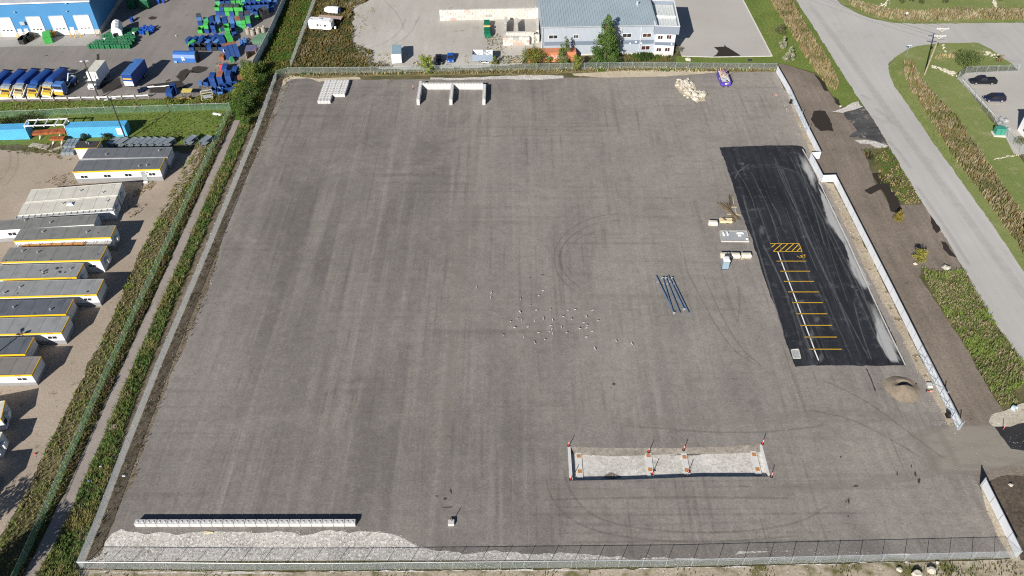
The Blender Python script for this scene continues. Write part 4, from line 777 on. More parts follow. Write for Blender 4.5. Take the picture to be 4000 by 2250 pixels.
block_wall('right side wall of the block bins against the grey building', gx(1392,470), gx(1388,320), 3)
# ------------------------------------------------------------ buildings
GLS = mat('dark_glass', (.02,.022,.028), .12, var=.2, spec=.8); GLSR = mat('brown_tinted_glass', (.055,.022,.02), .15, var=.2, spec=.7); WHT = mat('white_trim', (.78,.78,.78), .5, var=.03); DKM = mat('black_rubber', (.02,.02,.02), .8)
WHITE = mat('white_paint', (.76,.77,.78), .5, var=.05, scale=.4)
def window(t, x0, x1, z0, z1, y, axis=0, glass=None, panes=2, frame=None, out=-1):
    """a window on a wall plane: frame with its panes as sub-parts; axis 0: wall y = const, 1: wall x = const"""
    fr = MB(); n_ = panes; b = .07
    def slab(mb, a, c, e, f, d0, d1):
        lo, hi = min(y+out*d0, y+out*d1), max(y+out*d0, y+out*d1)
        if axis == 0: mb.box((a+c)/2, (lo+hi)/2, e, c-a, hi-lo, f-e)
        else: mb.box((lo+hi)/2, (a+c)/2, e, hi-lo, c-a, f-e)
    slab(fr, x0, x1, z0, z0+b, .003, .06); slab(fr, x0, x1, z1-b, z1, .003, .06)
    for i in range(n_+1):
        x = x0+(x1-x0)*i/n_; a, c = (x0, x0+b) if i == 0 else (x1-b, x1) if i == n_ else (x-b/2, x+b/2); slab(fr, a, c, z0+b, z1-b, .003, .06)
    f = fr.build('window', frame or WHT, t)
    for i in range(n_):
        a, c = x0+(x1-x0)*i/n_+b/2, x0+(x1-x0)*(i+1)/n_-b/2; p = MB(); slab(p, a, c, z0+b*.5, z1-b*.5, .001, .025); p.build('pane', glass or GLS, f)
    return f
# blue truck depot, top left
A_, B_ = G(q(c1,[(23,617)])[0]), G((394,132)); d = (B_-A_); u = d.normalized(); rz = math.atan2(d.y, d.x); L_ = 62; O_ = B_-u*L_
t = thing('depot_building', 'large blue metal depot with tall white roller doors, top left corner', 'building', O_, rz)
BLUEW = mat('depot_blue_cladding', (.055,.21,.43), .55, var=.04, scale=.3, wave=('X', 3, .4)); hB = 9.1
MB().box(L_/2, 20, 1.3, L_, 40, hB-1.3).build('wall', BLUEW, t); MB().box(L_/2, 20, 0, L_+.1, 40.1, 1.3).build('concrete_base', mat('depot_base', (.42,.4,.36), .9), t)
mb = MB(); mb.loft([[(-.3,-.5,hB),(-.3,40.5,hB),(-.3,40.5,hB+.25),(-.3,20,hB+2.2),(-.3,-.5,hB+.25)],[(L_+.4,-.5,hB),(L_+.4,40.5,hB),(L_+.4,40.5,hB+.25),(L_+.4,20,hB+2.2),(L_+.4,-.5,hB+.25)]]); rf = mb.build('roof', mat('depot_roof', (.62,.65,.68), .4, .3, wave=('X', 2.5)), t)
MB().box(L_/2, -.56, hB-.02, L_+.8, .1, .3).build('eave_trim', WHT, t)
for lo, hi in (((55,612),(300,610)), ((570,612),(790,605)), ((948,605),(1170,598)), ((1352,594),(1590,588))):
    a, b = plane_hit(t, q(c1,[lo])[0], 1, -.05), plane_hit(t, q(c1,[hi])[0], 1, -.05); x0, x1 = a.x, b.x
    mb = MB()
    for k in range(7): mb.box((x0+x1)/2, -.06, .05+k*.74, x1-x0, .08, .71)
    dr = mb.build('roller_door', WHITE, t); fm = MB(); fm.box(x0-.1, -.05, 0, .18, .14, 5.4); fm.box(x1+.1, -.05, 0, .18, .14, 5.4); fm.box((x0+x1)/2, -.05, 5.28, x1-x0+.38, .14, .16); fm.build('door_frame', mat('door_frame_grey', (.45,.47,.5), .5), dr)
    p = MB()
    for k in range(3): p.box(x0+(x1-x0)*(.24+.26*k), -.11, 1.65, .55, .03, .3)
    p.build('pane', GLS, dr)
for x in (350, 460, 1225):
    a = plane_hit(t, q(c1,[(x+30,618)])[0], 1, -.05); MB().box(a.x, -.09, 0, 1.05, .07, 2.15).build('door', WHITE, t)
for (x, y), s in (((375,385),1.0), ((240,200),.28), ((1110,185),.28), ((1095,50),.35)):
    a = plane_hit(t, q(c1,[(x,y)])[0], 1, -.3); MB().bbox(a.x, -.35, a.z-s*.4, s*1.2, .6 if s > .5 else .35, s*.8, .04).build('wall_vent' if s > .5 else 'wall_lamp', mat('vent_grey', (.45,.5,.53), .4, .3), t)
YBOL = mat('yellow_bollard_paint', (.75,.42,.02), .5)
bo = None
for x, y in ((45,610),(295,632),(325,648),(555,630),(575,622),(1190,612),(1255,638),(1345,608),(1600,600)):
    p = G(q(c1,[(x,y)])[0])
    if bo is None:
        bo = thing('bollard', 'yellow steel bollard in front of the blue depot doors', 'bollard', p, 0, 'bollards by the depot doors'); MB().tube((0,0,0),(0,0,1.05),.1,n=10).build('post', YBOL, bo); MB().rings([(.1,1.05),(.08,1.1),(.02,1.13)],10).build('cap', YBOL, bo)
    else: dup(bo, p)
# grey office and workshop at the far end
A_, B_ = G(q(d2,[(715,706)])[0]), G(q(d2,[(1930,682)])[0]); d = B_-A_; rz = math.atan2(d.y,d.x); u = d.normalized()
t = thing('office_building', 'grey metal clad building with ribbed shed roof and paired windows', 'building', A_, rz); hG = 8.1
xe = plane_hit(t, q(d2,[(2095,668)])[0], 1, 0).x
CLAD = mat('grey_cladding', (.33,.37,.42), .55, var=.03, scale=.3, wave=('X', 3.3, .35)); BAND = mat('blue_grey_band', (.15,.185,.245), .55, var=.03); STEEL = mat('standing_seam_steel', (.38,.46,.51), .45, .25, var=.06, scale=.25)
zb0 = plane_hit(t, q(d2,[(900,572)])[0], 1, -.05).z; zb1 = plane_hit(t, q(d2,[(900,525)])[0], 1, -.05).z
mb = MB(); mb.box(xe/2, 15, .4, xe, 30, hG-.4); mb.build('wall', CLAD, t); MB().box(xe/2, 15, 0, xe+.1, 30.1, .4).build('foundation', mat('foundation_concrete', (.5,.49,.46), .9), t)
MB().box(xe/2, -.03, zb0, xe-.3, .06, zb1-zb0).build('wall_band', BAND, t)
mb = MB(); sl_ = .1
mb.loft([[(-.5,-.6,hG),(-.5,30,hG+3.06),(-.5,30,hG+3.2),(-.5,-.6,hG+.16)],[(xe+.1,-.6,hG),(xe+.1,30,hG+3.06),(xe+.1,30,hG+3.2),(xe+.1,-.6,hG+.16)]])
k = 0
while k*.62 < xe+.4: x = -.4+k*.62; mb.bar((x,-.6,hG+.19), (x,30,hG+3.23), .05, .1); k += 1
rf = mb.build('roof', STEEL, t); MB().box(xe/2-.2, -.68, hG-.08, xe+.8, .14, .24).build('gutter', mat('gutter_metal', (.5,.54,.58), .4, .4), t)
for x, y in ((1890,75),(1905,20)):
    h_ = plane_hit(t, q(d2,[(x,y)])[0], 1, 14); hp = plane_hit(t, q(d2,[(x,y+12)])[0], 1, 9.0); mb = MB(); z = hG+.16+.1*(hp.y+.6); mb.tube((hp.x,hp.y,z-.1),(hp.x,hp.y,z+.7),.16,n=10); mb.rings([(.26,z+.66),(.26,z+.78),(.05,z+.95)],10,hp.x,hp.y); mb.build('roof_vent', mat('vent_grey', (.45,.5,.53)), t)
for x in (700, 1700, 1945):
    a = plane_hit(t, q(d2,[(x,420)])[0], 1, -.1); MB().box(a.x, -.12, .3, .14, .14, hG-.3).build('downpipe', mat('downpipe_metal', (.6,.65,.7), .4, .2), t)
for (x0, y0, x1, y1), gl in (((782,440,898,490),GLS),((1092,438,1160,482),GLS),((1398,425,1518,482),GLS),((1708,420,1828,474),GLS),((1962,418,2078,470),GLSR),((1943,575,2060,630),GLSR)):
    a, b = plane_hit(t, q(d2,[(x0,y1)])[0], 1, -.06), plane_hit(t, q(d2,[(x1,y0)])[0], 1, -.06); window(t, a.x, b.x, a.z, b.z, 0, 0, gl)
a, b = plane_hit(t, q(d2,[(1492,678)])[0], 1, -.05), plane_hit(t, q(d2,[(1542,580)])[0], 1, -.05); MB().box((a.x+b.x)/2, -.04, .35, 1.05, .08, 2.15).build('door', mat('pale_door', (.55,.6,.66), .5), t)
for x, y in ((1522,542),(1880,525),(1810,545),(1948,542)):
    a = plane_hit(t, q(d2,[(x,y)])[0], 1, -.1); MB().bbox(a.x, -.16, a.z-.15, .4, .25, .3, .03).build('wall_lamp', WHT, t)
# white two-storey entrance annex with its parapet
A2, B2 = G(q(d2,[(2098,702)])[0]), G(q(d2,[(2342,708)])[0]); d = B2-A2; W2 = d.length; rz2 = math.atan2(d.y,d.x)
t2 = thing('annex_building', 'white two storey entrance annex with grey parapet at the end of the grey building', 'building', A2, rz2)
fx = lambda x, y: plane_hit(t2, q(d2,[(x,y)])[0], 1, -.06)
zw = fx(2110,662).z; zt = fx(2200,418).z; zp = plane_hit(t2, q(d2,[(2260,330)])[0], 1, -.6).z; zg0, zg1 = fx(2200,572).z, fx(2200,530).z
MB().box(W2/2, 7, zw, W2, 14, zt-zw).build('wall', WHITE, t2); MB().box(W2/2, 7, 0, W2+.1, 14.1, zw).build('foundation', MATS['foundation_concrete'], t2); MB().box(W2/2, -.03, zg0, W2+.05, .1, zg1-zg0).build('wall_band', BAND, t2)
mb = MB(); PM = mat('parapet_cladding', (.2,.235,.29), .5, var=.04, wave=('Z', 5, .4))
for cx, cy, sx, sy in ((W2/2,-.5,W2+1.3,.25),(W2/2,14.2,W2+1.3,.25),(-.5,6.85,.25,14.45),(W2+.5,6.85,.25,14.45)): mb.box(cx,cy,zt,sx,sy,zp-zt)
mb.box(W2/2,6.85,zt,W2+1,14.4,.15); mb.build('parapet', PM, t2)
mb = MB(); mb.box(W2/2, 6.85, zp-1.1, W2+.7, 14.2, .1)
for i in range(9): mb.box(-.2+i*(W2+.4)/8, 6.85, zp-1.0, .05, 14.1, .08)
mb.build('roof', mat('annex_roof', (.6,.64,.64), .5), t2)
mb = MB()
for cx, cy, sx, sy in ((W2/2,-.5,W2+1.36,.31),(W2/2,14.2,W2+1.36,.31),(-.5,6.85,.31,14.4),(W2+.5,6.85,.31,14.4)): mb.box(cx,cy,zp,sx,sy,.06)
mb.box(W2/2, 6.5, zp-1.0, W2+.7, .2, .45); mb.build('coping', WHT, t2)
for x0, y0, x1, y1 in ((2152,445,2224,495),(2262,440,2334,492),(2132,602,2204,650),(2240,600,2312,650)):
    a, b = fx(x0,y1), fx(x1,y0); window(t2, a.x, b.x, a.z, b.z, 0, 0, GLSR)
a = fx(2330,552); MB().bbox(a.x,-.12,a.z-.15,.35,.2,.3,.03).build('wall_lamp', WHT, t2)
# concrete kerb round the apron
mb = MB(); KP = [G(p) for p in q(d3,[(955,-40),(1340,706),(1000,712),(590,718),(205,706)])]
for a, b in zip(KP, KP[1:]): mb.bar((a.x,a.y,.03),(b.x,b.y,.03),.25,.1)
struct(mb.build('kerb', mat('apron_kerb', (.62,.6,.57), .85)))
# white building at the right edge, only its corner is in view
o_ = G((3974,508)); fa, fb = G((3740,300)), G((4000,600)); t = thing('commercial_building', 'corner of a white building at the right edge behind the car park fence', 'building', o_, math.atan2(fa.y-fb.y, fa.x-fb.x)-math.pi/2)
MB().box(8,-8,0,16,16,4.8).build('wall', WHITE, t); MB().box(8,-8,4.8,16.3,16.3,.3).build('roof', mat('flat_roof', (.4,.4,.42), .8), t)
for k in range(3): window(t, -3.6-k*3.4, -1.6-k*3.4, .9, 2.6, 0, 1, GLS)
for i, x in enumerate((2200, 2420)):                          # two big bins in the depot's shadow
    t = thing('waste_container', ('tall dark green container in the shadow of the depot, left one','tall dark green container in the shadow of the depot, right one')[i], 'container', G(q(c1,[(x,150)])[0]), .1); CG = mat('dark_green_bin', (.01,.11,.05), .55, var=.15)
    MB().bbox(0,1.5,.12,2.3,3.2,2.3,.05).build('body', CG, t); MB().box(0,1.5,2.42,2.4,3.3,.12,ty=.05).build('lid', CG, t); MB().box(-.6,-.16,.4,.12,.12,1.8).box(.6,-.16,.4,.12,.12,1.8).build('rib', CG, t)
# ------------------------------------------------------------ site trailers
FASC = mat('yellow_fascia', (.80,.47,.015), .45, var=.05); WALLW = mat('trailer_white', (.6,.62,.65), .5, var=.04, scale=.5, wave=('X', 8, .15)); SKIRT = mat('grey_skirt', (.25,.25,.255), .7); RED = mat('dark_red_letters', (.2,.05,.01), .6)
def roofm(n_, c, **k): return mat(n_, c, .85, var=.12, scale=.6, **k)
def trailer(name, label, A, B, C, hz, roof, Lf=None, fascia=True, wins=(), ends=(), letters=(), ac=0, door=None, skirt=.95, ribs=7, wallm=None, fh=.32, marks=None, skm=None, sidef=True):
    a, b, c = G(A, hz), G(B, hz), G(C, hz); u = Vector((b.x-a.x, b.y-a.y, 0)); L_ = u.length; u.normalize(); v = Vector((-u.y,u.x,0)); W_ = (c-b).dot(v)
    if Lf: L_ = Lf
    cc = b-u*L_/2+v*W_/2; t = thing(name, label, 'trailer', (cc.x,cc.y,0), math.atan2(u.y,u.x), 'site trailers parked side by side'); X, Y = L_/2, W_/2
    if skirt: MB().box(0,0,0,L_-.1,W_-.1,skirt).build('skirt', skm or SKIRT, t)
    MB().box(0,0,skirt,L_-.06,W_-.06,hz-.12-skirt).build('wall', wallm or WALLW, t)
    mb = MB(); mb.box(0,0,hz-.13,L_+.02,W_+.02,.1)
    for i in range(ribs): x = -X+L_*(i+.5)/ribs; mb.box(x,0,hz-.03,.07,W_-.1,.025)
    mb.box(0,-Y+.06,hz-.03,L_,.09,.05); mb.box(0,Y-.06,hz-.03,L_,.09,.05)
    rf = mb.build('roof', roof, t); vp = MB()
    for i in range(2): x, y = L_*random.uniform(-.38,.42), W_*random.uniform(-.3,.3); vp.rings([(.12,hz-.03),(.12,hz+.28),(.17,hz+.28),(.17,hz+.34),(.03,hz+.38)],8,x,y)
    vp.build('vent_pipe', GALV, t)
    if fascia:
        mb = MB(); mb.box(0,-Y-.03,hz-fh-.02,L_+.1,.07,fh)
        if sidef: mb.box(X+.03,0,hz-fh-.02,.07,W_+.02,fh)
        fa = mb.build('fascia', FASC if fascia is True else fascia, t)
        for x in letters: txt('ATCO', .34, RED, fa, (x,-Y-.075,hz-.18), (math.pi/2,0,0))
        if letters and sidef: txt('ATCO', .34, RED, fa, (X+.075,-Y*.55,hz-.18), (math.pi/2,0,math.pi/2))
    for (p0, p1) in wins:
        w0, w1 = plane_hit(t, p0, 1, -Y), plane_hit(t, p1, 1, -Y); window(t, w0.x, w1.x, max(.9, min(w0.z,w1.z)), max(w0.z,w1.z), -Y+.03, 0)
    for (p0, p1) in ends:
        w0, w1 = plane_hit(t, p0, 0, X), plane_hit(t, p1, 0, X); window(t, min(w0.y,w1.y), max(w0.y,w1.y), min(w0.z,w1.z), max(w0.z,w1.z), X-.03, 1, out=1)
    for k in range(ac):
        mb = MB(); yy = -Y*.15+(k-(ac-1)/2)*1.4; mb.bbox(X+.35, yy, 1.25, .65, .95, .75, .05); mb.rings([(.3,2.0),(.3,2.04)],10,X+.35,yy); mb.box(X+.3,yy,.9,.5,.7,.35); mb.build('air_conditioner', mat('ac_white', (.7,.7,.69), .5), t)
    if door is not None:
        MB().box(door,-Y-.0,.35,.95,.1,2.1).build('door', mat('trailer_door', (.3,.32,.32), .5), t); st = MB(); st.box(door,-Y-.45,0,.9,.6,.15); st.box(door+.65,-Y-.25,2.2,.25,.2,.2); st.build('step', WHT, t)
    if marks:
        mb = MB()
        for x, y, r in marks: mb.rings([(r,hz-.028),(r*.9,hz+.004)],7,x,y)
        mb.build('roof_patch', mat('roof_stain', (.03,.03,.032), .95), t)
    return t
GR1 = roofm('grey_roof_membrane', (.13,.14,.155), dirt=(.09,.095,.1), dk=.5); GR2 = roofm('mid_grey_roof', (.19,.195,.19), dirt=(.12,.12,.118), dk=.5); GR3 = roofm('pale_grey_roof', (.25,.26,.265), dirt=(.17,.17,.17), dk=.5); GR4 = roofm('blue_grey_roof', (.10,.115,.14), dirt=(.06,.065,.08), dk=.5); CREAM = roofm('cream_roof', (.55,.535,.48), dirt=(.36,.34,.3), dk=.25); DKR = roofm('charcoal_roof', (.05,.047,.05)); WARM = roofm('warm_grey_roof', (.2,.185,.175))
E1 = lambda *p: q(e1, p); E2 = lambda *p: q(e2, p); E3 = lambda *p: q(e3, p); E4 = lambda *p: q(e4, p)
trailer('site_trailer', 'dark roofed rear half of the double site trailer with four front windows', *E1((1030,607),(2103,588),(2165,463)), 3.0, GR1, fascia=mat('grey_gutter',(.3,.31,.33)), skirt=.9)
trailer('site_trailer', 'grey and white site trailer with four windows and a door, farthest full length unit', *E1((910,773),(2008,738),(2065,600)), 3.0, GR1, skirt=1.05, door=5.2, letters=(-8.2,),
        wins=[E1((1022,860),(1098,820)), E1((1312,848),(1388,808)), E1((1577,838),(1652,796)), E1((1877,828),(1950,786))], ends=[E1((2050,780),(2082,715))])
trailer('site_trailer', 'short white site trailer with black roof behind the double trailer', *E1((935,478),(1213,474),(1263,387)), 2.9, DKR, skirt=0)
trailer('site_trailer', 'rear half of the cream roofed double trailer with a rusty roof patch', *E1((315,1158),(1478,1066),(1530,912)), 2.75, CREAM, fascia=None, skirt=0, ac=1, ends=[E1((1545,1000),(1572,950))])
t = trailer('site_trailer', 'front half of the cream roofed double trailer with skylight and ribbed awning', *E1((222,1326),(1412,1232),(1470,1080)), 2.75, CREAM, fascia=None, skirt=0, ac=1, ends=[E1((1450,1250),(1488,1175))])
mb = MB()
for i in range(17): mb.box(-9.0+i*1.12,-2.35,2.55,.06,.7,.12)
mb.box(0,-2.35,2.5,18.6,.65,.06); mb.build('awning', mat('awning_metal', (.5,.51,.52), .5, .3), t)
mb = MB(); mb.box(.4,.4,2.72,1.4,1.0,.35,tx=.5,ty=.5); mb.build('skylight', mat('skylight_dome', (.5,.5,.62), .2), t)
t = trailer('site_trailer', 'plain grey roofed site trailer next in front of the cream roofed one', *E2((-260,225),(1560,112),(1705,-60)), 2.95, GR2, fascia=mat('white_fascia',(.7,.7,.7)), skirt=.9, wins=[E2((150,305),(262,238))], letters=(), sidef=False)
t = trailer('site_trailer', 'site trailer with streaked roof and an orange timber deck in front', *E2((222,385),(1835,322),(1930,128)), 3.1, GR2, skirt=.9, ac=1, marks=[(6.2,-.3,.12),(-1,-1.5,.08),(-2,-1.5,.1)])
mb = MB(); mb.box(-1.6,-2.45,2.25,11.5,.95,.06); mb.build('deck', mat('orange_timber', (.5,.26,.09), .8, var=.2, scale=3), t)
mb = MB()
for i in range(9): mb.box(-8.2+i*2.0,-2.4,2.42,.07,1.0,.1)
mb.box(0,-2.42,2.12,17.5,1.0,.05); mb.build('awning_frame', mat('awning_metal', (.5,.51,.52)), t)
trailer('site_trailer', 'yellow edged site trailer with rear cooling box and lit end window', *E2((12,735),(1660,700),(1762,465)), 3.1, GR2, letters=(-8.3,), ac=1, skirt=.35, skm=WALLW, wins=[E2((1480,825),(1595,780))], marks=[(8,-.4,.15),(-8,-1.6,.16),(-6,-1.6,.12),(-5.4,-1.6,.14),(0,-1.6,.12)])
trailer('site_trailer', 'grey roofed yellow edged site trailer with black roof blotches, set back left', *E2((-900,1045),(1265,988),(1400,752)), 3.0, GR3, Lf=18, letters=(7.8,), ac=1, skirt=.35, skm=WALLW, marks=[(3.2,.2,.22),(3.4,-.4,.18),(3,-.7,.22),(4.8,.6,.34),(5.6,-.3,.3),(5.5,.7,.2),(6.6,-.5,.2),(2,.1,.15),(5.8,-.6,.16)])
trailer('site_trailer', 'pale grey roofed site trailer projecting furthest right in the middle of the row', *E2((-700,1335),(1600,1275),(1715,1018)), 2.9, GR3, Lf=18.2, letters=(7.6,), skirt=.85, wins=[E2((1405,1388),(1515,1335))], marks=[(-6.5,-.6,.2),(-4.6,-1.2,.16),(7.4,-1.2,.25)])
trailer('site_trailer', 'dark blue grey roofed site trailer with a shadow of a lamp across it', *E3((-800,380),(1090,325),(1225,68)), 2.9, GR4, Lf=17.5, letters=(), skirt=.85, marks=[(3.5,-1.5,.14),(-1,-1.5,.12)])
trailer('site_trailer', 'pale roofed site trailer with end window and grey skirt, third unit from the nearest', *E3((-900,680),(1015,633),(1155,365)), 2.85, GR3, Lf=18, letters=(7.2,), skirt=.9, wins=[E3((805,745),(940,690))])
trailer('site_trailer', 'dark roofed site trailer set back between two longer pale roofed ones', *E3((-900,1030),(410,990),(565,705)), 2.85, GR4, Lf=16, letters=(), skirt=.9)
trailer('site_trailer', 'warm grey roofed site trailer with white front, nearest full unit', *E3((-1100,1370),(520,1333),(680,1030)), 2.7, WARM, Lf=17, letters=(6.4,), skirt=.75, wins=[E3((300,1435),(440,1385))])
trailer('site_trailer', 'white site trailer with an end window, partly cut by the left edge', *E4((-300,660),(5,600),(132,352)), 2.6, CREAM, Lf=14, skirt=0, ac=1, ends=[E4((40,640),(115,540))], sidef=True)
trailer('site_trailer', 'white site trailer cut by the left edge, nearest to the camera', *E4((-500,1000),(-55,960),(40,760)), 2.6, CREAM, Lf=12, fascia=None, skirt=0, ac=1)
trailer('site_trailer', 'site trailer just beyond the left edge shading the sand', *E4((-700,1500),(-170,1440),(-70,1180)), 2.7, GR2, Lf=12, skirt=.8)
# ------------------------------------------------------------ containers, steel frame, rusty beams, crates
def corr_box(L_, W_, h, pitch=.28, dep=.045):
    """corrugated shipping box body"""
    pr = []; n_ = int(L_/pitch)
    def side(x0, y0, x1, y1, nx, ny):
        k = max(4, int(math.hypot(x1-x0, y1-y0)/pitch)); o = []
        for i in range(k):
            for f, d in ((0,0),(.25,0),(.35,dep),(.65,dep),(.75,0)): s = (i+f)/k; o.append((x0+(x1-x0)*s-nx*d, y0+(y1-y0)*s-ny*d))
        return o
    X, Y = L_/2, W_/2; pr = side(-X,-Y,X,-Y,0,-1)+[(X,-Y),(X,Y)]+side(X,Y,-X,Y,0,1)+[(-X,Y),(-X,-Y)]
    return MB().prism(pr, .15, h-.06)
def container(label, A, B, C, hz, m, Lf=None, doors=1):
    a, b, c = G(A,hz), G(B,hz), G(C,hz); u = Vector((b.x-a.x,b.y-a.y,0)); L_ = Lf or u.length; u.normalize(); v = Vector((-u.y,u.x,0)); W_ = 2.44; cc = b-u*L_/2+v*W_/2
    t = thing('shipping_container', label, 'shipping container', (cc.x,cc.y,0), math.atan2(u.y,u.x)); X, Y = L_/2, W_/2
    corr_box(L_-.1, W_-.06, hz).build('wall', m, t)
    mb = MB(); mb.box(0,0,hz-.08,L_-.05,W_-.02,.05)
    for i in range(int(L_/.45)): mb.box(-X+.35+i*.45,0,hz-.03,.2,W_-.3,.02)
    mb.build('roof', m, t); mb = MB()
    for x in (-X+.05, X-.05):
        for y in (-Y+.05, Y-.05): mb.box(x,y,0,.14,.14,hz)
        mb.box(x,0,hz-.14,.12,W_-.2,.14); mb.box(x,0,.02,.12,W_-.2,.14)
    for y in (-Y+.05, Y-.05): mb.box(0,y,0,L_-.2,.1,.16); mb.box(0,y,hz-.1,L_-.2,.1,.1)
    mb.build('frame', m, t)
    for y in (-Y*.48, Y*.48): dr = MB().box(X-.02,y,.2,.07,W_/2-.14,hz-.4).build('door', m, t); MB().tube((X+.05,y+.2,.2),(X+.05,y+.2,hz-.2),.025,n=6).build('lock_rod', GALV, dr)
    return t
SKY = mat('container_sky_blue', (.10,.42,.72), .5, var=.08, scale=.5)
t = container('bright sky blue shipping container, the right one on the grass', *E1((815,225),(1560,205),(1605,132)), 2.6, SKY)
a = plane_hit(t, E1((1500,330))[0], 1, -1.3); MB().box(a.x+.5,-1.22,.5,1.4,.05,1.7).build('white_patch', mat('pale_patch', (.62,.63,.62), .6, dirt=(.35,.36,.36)), t)
container('bright sky blue shipping container, the left one cut by the frame edge', *E1((-400,262),(318,240),(375,178)), 2.6, SKY, Lf=12.2)
# white steel frame standing over the rusty beams
WST = mat('white_steel', (.72,.73,.74), .5, var=.08); RST = mat('rust', (.32,.095,.03), .85, var=.35, scale=1.2, dirt=(.13,.05,.03))
a, b, c, d_ = [G(p, 3.1) for p in E1((302,200),(800,183),(848,108),(345,128))]; o_ = Vector((a.x,a.y,0)); t = thing('storage_rack', 'white steel ladder frame raised on legs between the blue containers', 'rack', o_); mb = MB()
for x, y in ((a,b),(b,c),(c,d_),(d_,a)): mb.bar(x-o_, y-o_, .2, .22)
for f in (.25,.52,.78):
    p, r = a+(b-a)*f, d_+(c-d_)*f; e = (r-p)*.22; mb.bar(p-e-o_, r+e-o_, .17, .2)
mb.build('beam', WST, t)
for p in (a,b,c,d_): MB().bar((p.x-o_.x,p.y-o_.y,0),(p.x-o_.x,p.y-o_.y,3.0),.14).build('leg', WST, t)
def beams(label, A, B, wd, ht, n_=3, legs=2):
    a, b = G(A,.9), G(B,.9); u = b-a; L_ = u.length; rz = math.atan2(u.y,u.x); t = thing('rusty_trough', label, 'steel trough', (a.x,a.y,0), rz, 'rusty steel troughs on white stands'); mb = MB()
    for i in range(n_): mb.box(L_*(i+.5)/n_,wd/2,.75,L_/n_-.06,wd,ht)
    mb.build('body', RST, t)
    for k in range(legs):
        s = MB(); x = L_*(.2+.6*k/max(1,legs-1)); s.bar((x,-.1,.02),(x,wd/2,.85),.1); s.bar((x,wd+.1,.02),(x,wd/2,.85),.1); s.bar((x,-.6,.02),(x,-.1,.5),.1); s.build('stand', WST, t)
    return t
beams('long rusty steel trough between the two blue containers', E1((405,315))[0], E1((820,288))[0], 1.5, .5, 4)
beams('short rusty steel trough on white stands in the weeds', E1((618,378))[0], E1((800,378))[0], 1.1, .45, 1)
CRT = mat('galvanised_crate', (.33,.38,.42), .45, .45, var=.15, scale=2); CRT2 = mat('white_panel', (.66,.68,.7), .5)
def crate(label, p, L_=2.6, W_=1.5, h=1.25, rz=0, first=[]):
    if first: r = dup(first[0], G(p), rz, label); return r
    t = thing('steel_crate', label, 'crate', G(p), rz, 'galvanised steel crates behind the trailers'); mb = MB()
    for x in (-W_/2,W_/2):
        for y in (0,L_): mb.box(x,y,0,.09,.09,h)
        mb.bar((x,0,h),(x,L_,h),.09); mb.bar((x,0,.08),(x,L_,.08),.09)
    for y in (0,L_): mb.bar((-W_/2,y,h),(W_/2,y,h),.09); mb.bar((-W_/2,y,.08),(W_/2,y,.08),.09)
    mb.build('frame', CRT, t); mb = MB(); mb.box(0,L_*.26,h-.08,W_-.15,L_*.44,.05); mb.box(0,L_*.75,h-.08,W_-.15,L_*.44,.05); mb.box(0,L_*.5,.4,W_-.2,L_-.2,.04); mb.build('lid', CRT, t)
    mb = MB(); mb.box(0,L_,.1,W_-.1,.03,h-.2); mb.box(-W_/2+.02,L_/2,.1,.03,L_-.1,h-.2); mb.build('side_panel', CRT, t); first.append(t); return t
for i, x in enumerate((1400,1500,1625,1712,1798,1882,1978,2082)): crate('grey steel crate in the row of eight behind the double trailer' , E1((x,480))[0], rz=-.45)
crate('grey steel crate standing alone on the grass nearest the row of eight', E1((2365,452))[0], rz=-.42); crate('grey steel crate farthest right, next to the footpath fence', E1((2555,458))[0], rz=-.42)
for i, (x, y, z) in enumerate(((855,580,0),(885,500,0),(915,455,.0))):
    t = thing('panel_bundle', ('lowest strapped bundle of grey panels left of the short trailer','middle strapped bundle of grey panels left of the short trailer','rear strapped bundle of grey panels left of the short trailer')[i], 'bundle', G(E1((x,y))[0]), .05, 'bundles of grey panels')
    mb = MB()
    for k in range(5): mb.box(0,.9,.12+k*.16,2.6,1.5,.14)
    mb.build('panel', CRT, t); mb = MB()
    for xx in (-.45,.45): mb.box(xx,.9,.1,.05,1.53,.84)
    mb.build('strap', DKM, t)
for lab, p, sx, sy, rz in (('large weathered sheet lying in the weeds left of the trailers', (500,455), 4.6, 1.5, -.25), ('small weathered sheet lying in the weeds beside the grey bundles', (705,490), 2.9, .8, .75)):
    o = MB().box(0,0,.0,sx,sy,.12).box(0,0,.12,sx*.98,.06,.05).box(sx*.3,0,.12,.08,sy*.96,.05).build('timber_sheet', mat('weathered_board', (.36,.34,.29), .9, var=.2, scale=3)); o.location = G(E1(p)[0]); o.rotation_euler = (0,0,rz); tag(o, lab, 'board')
o = MB().box(0,0,.02,2.3,.75,.1).box(0,0,.12,2.2,.08,.04).build('cladding_sheet', WHITE); o.location = G(q(c4,[(1482,1052)])[0]); o.rotation_euler = (0,0,-.3); tag(o, 'white panel lying on the grass near the footpath fence', 'panel')
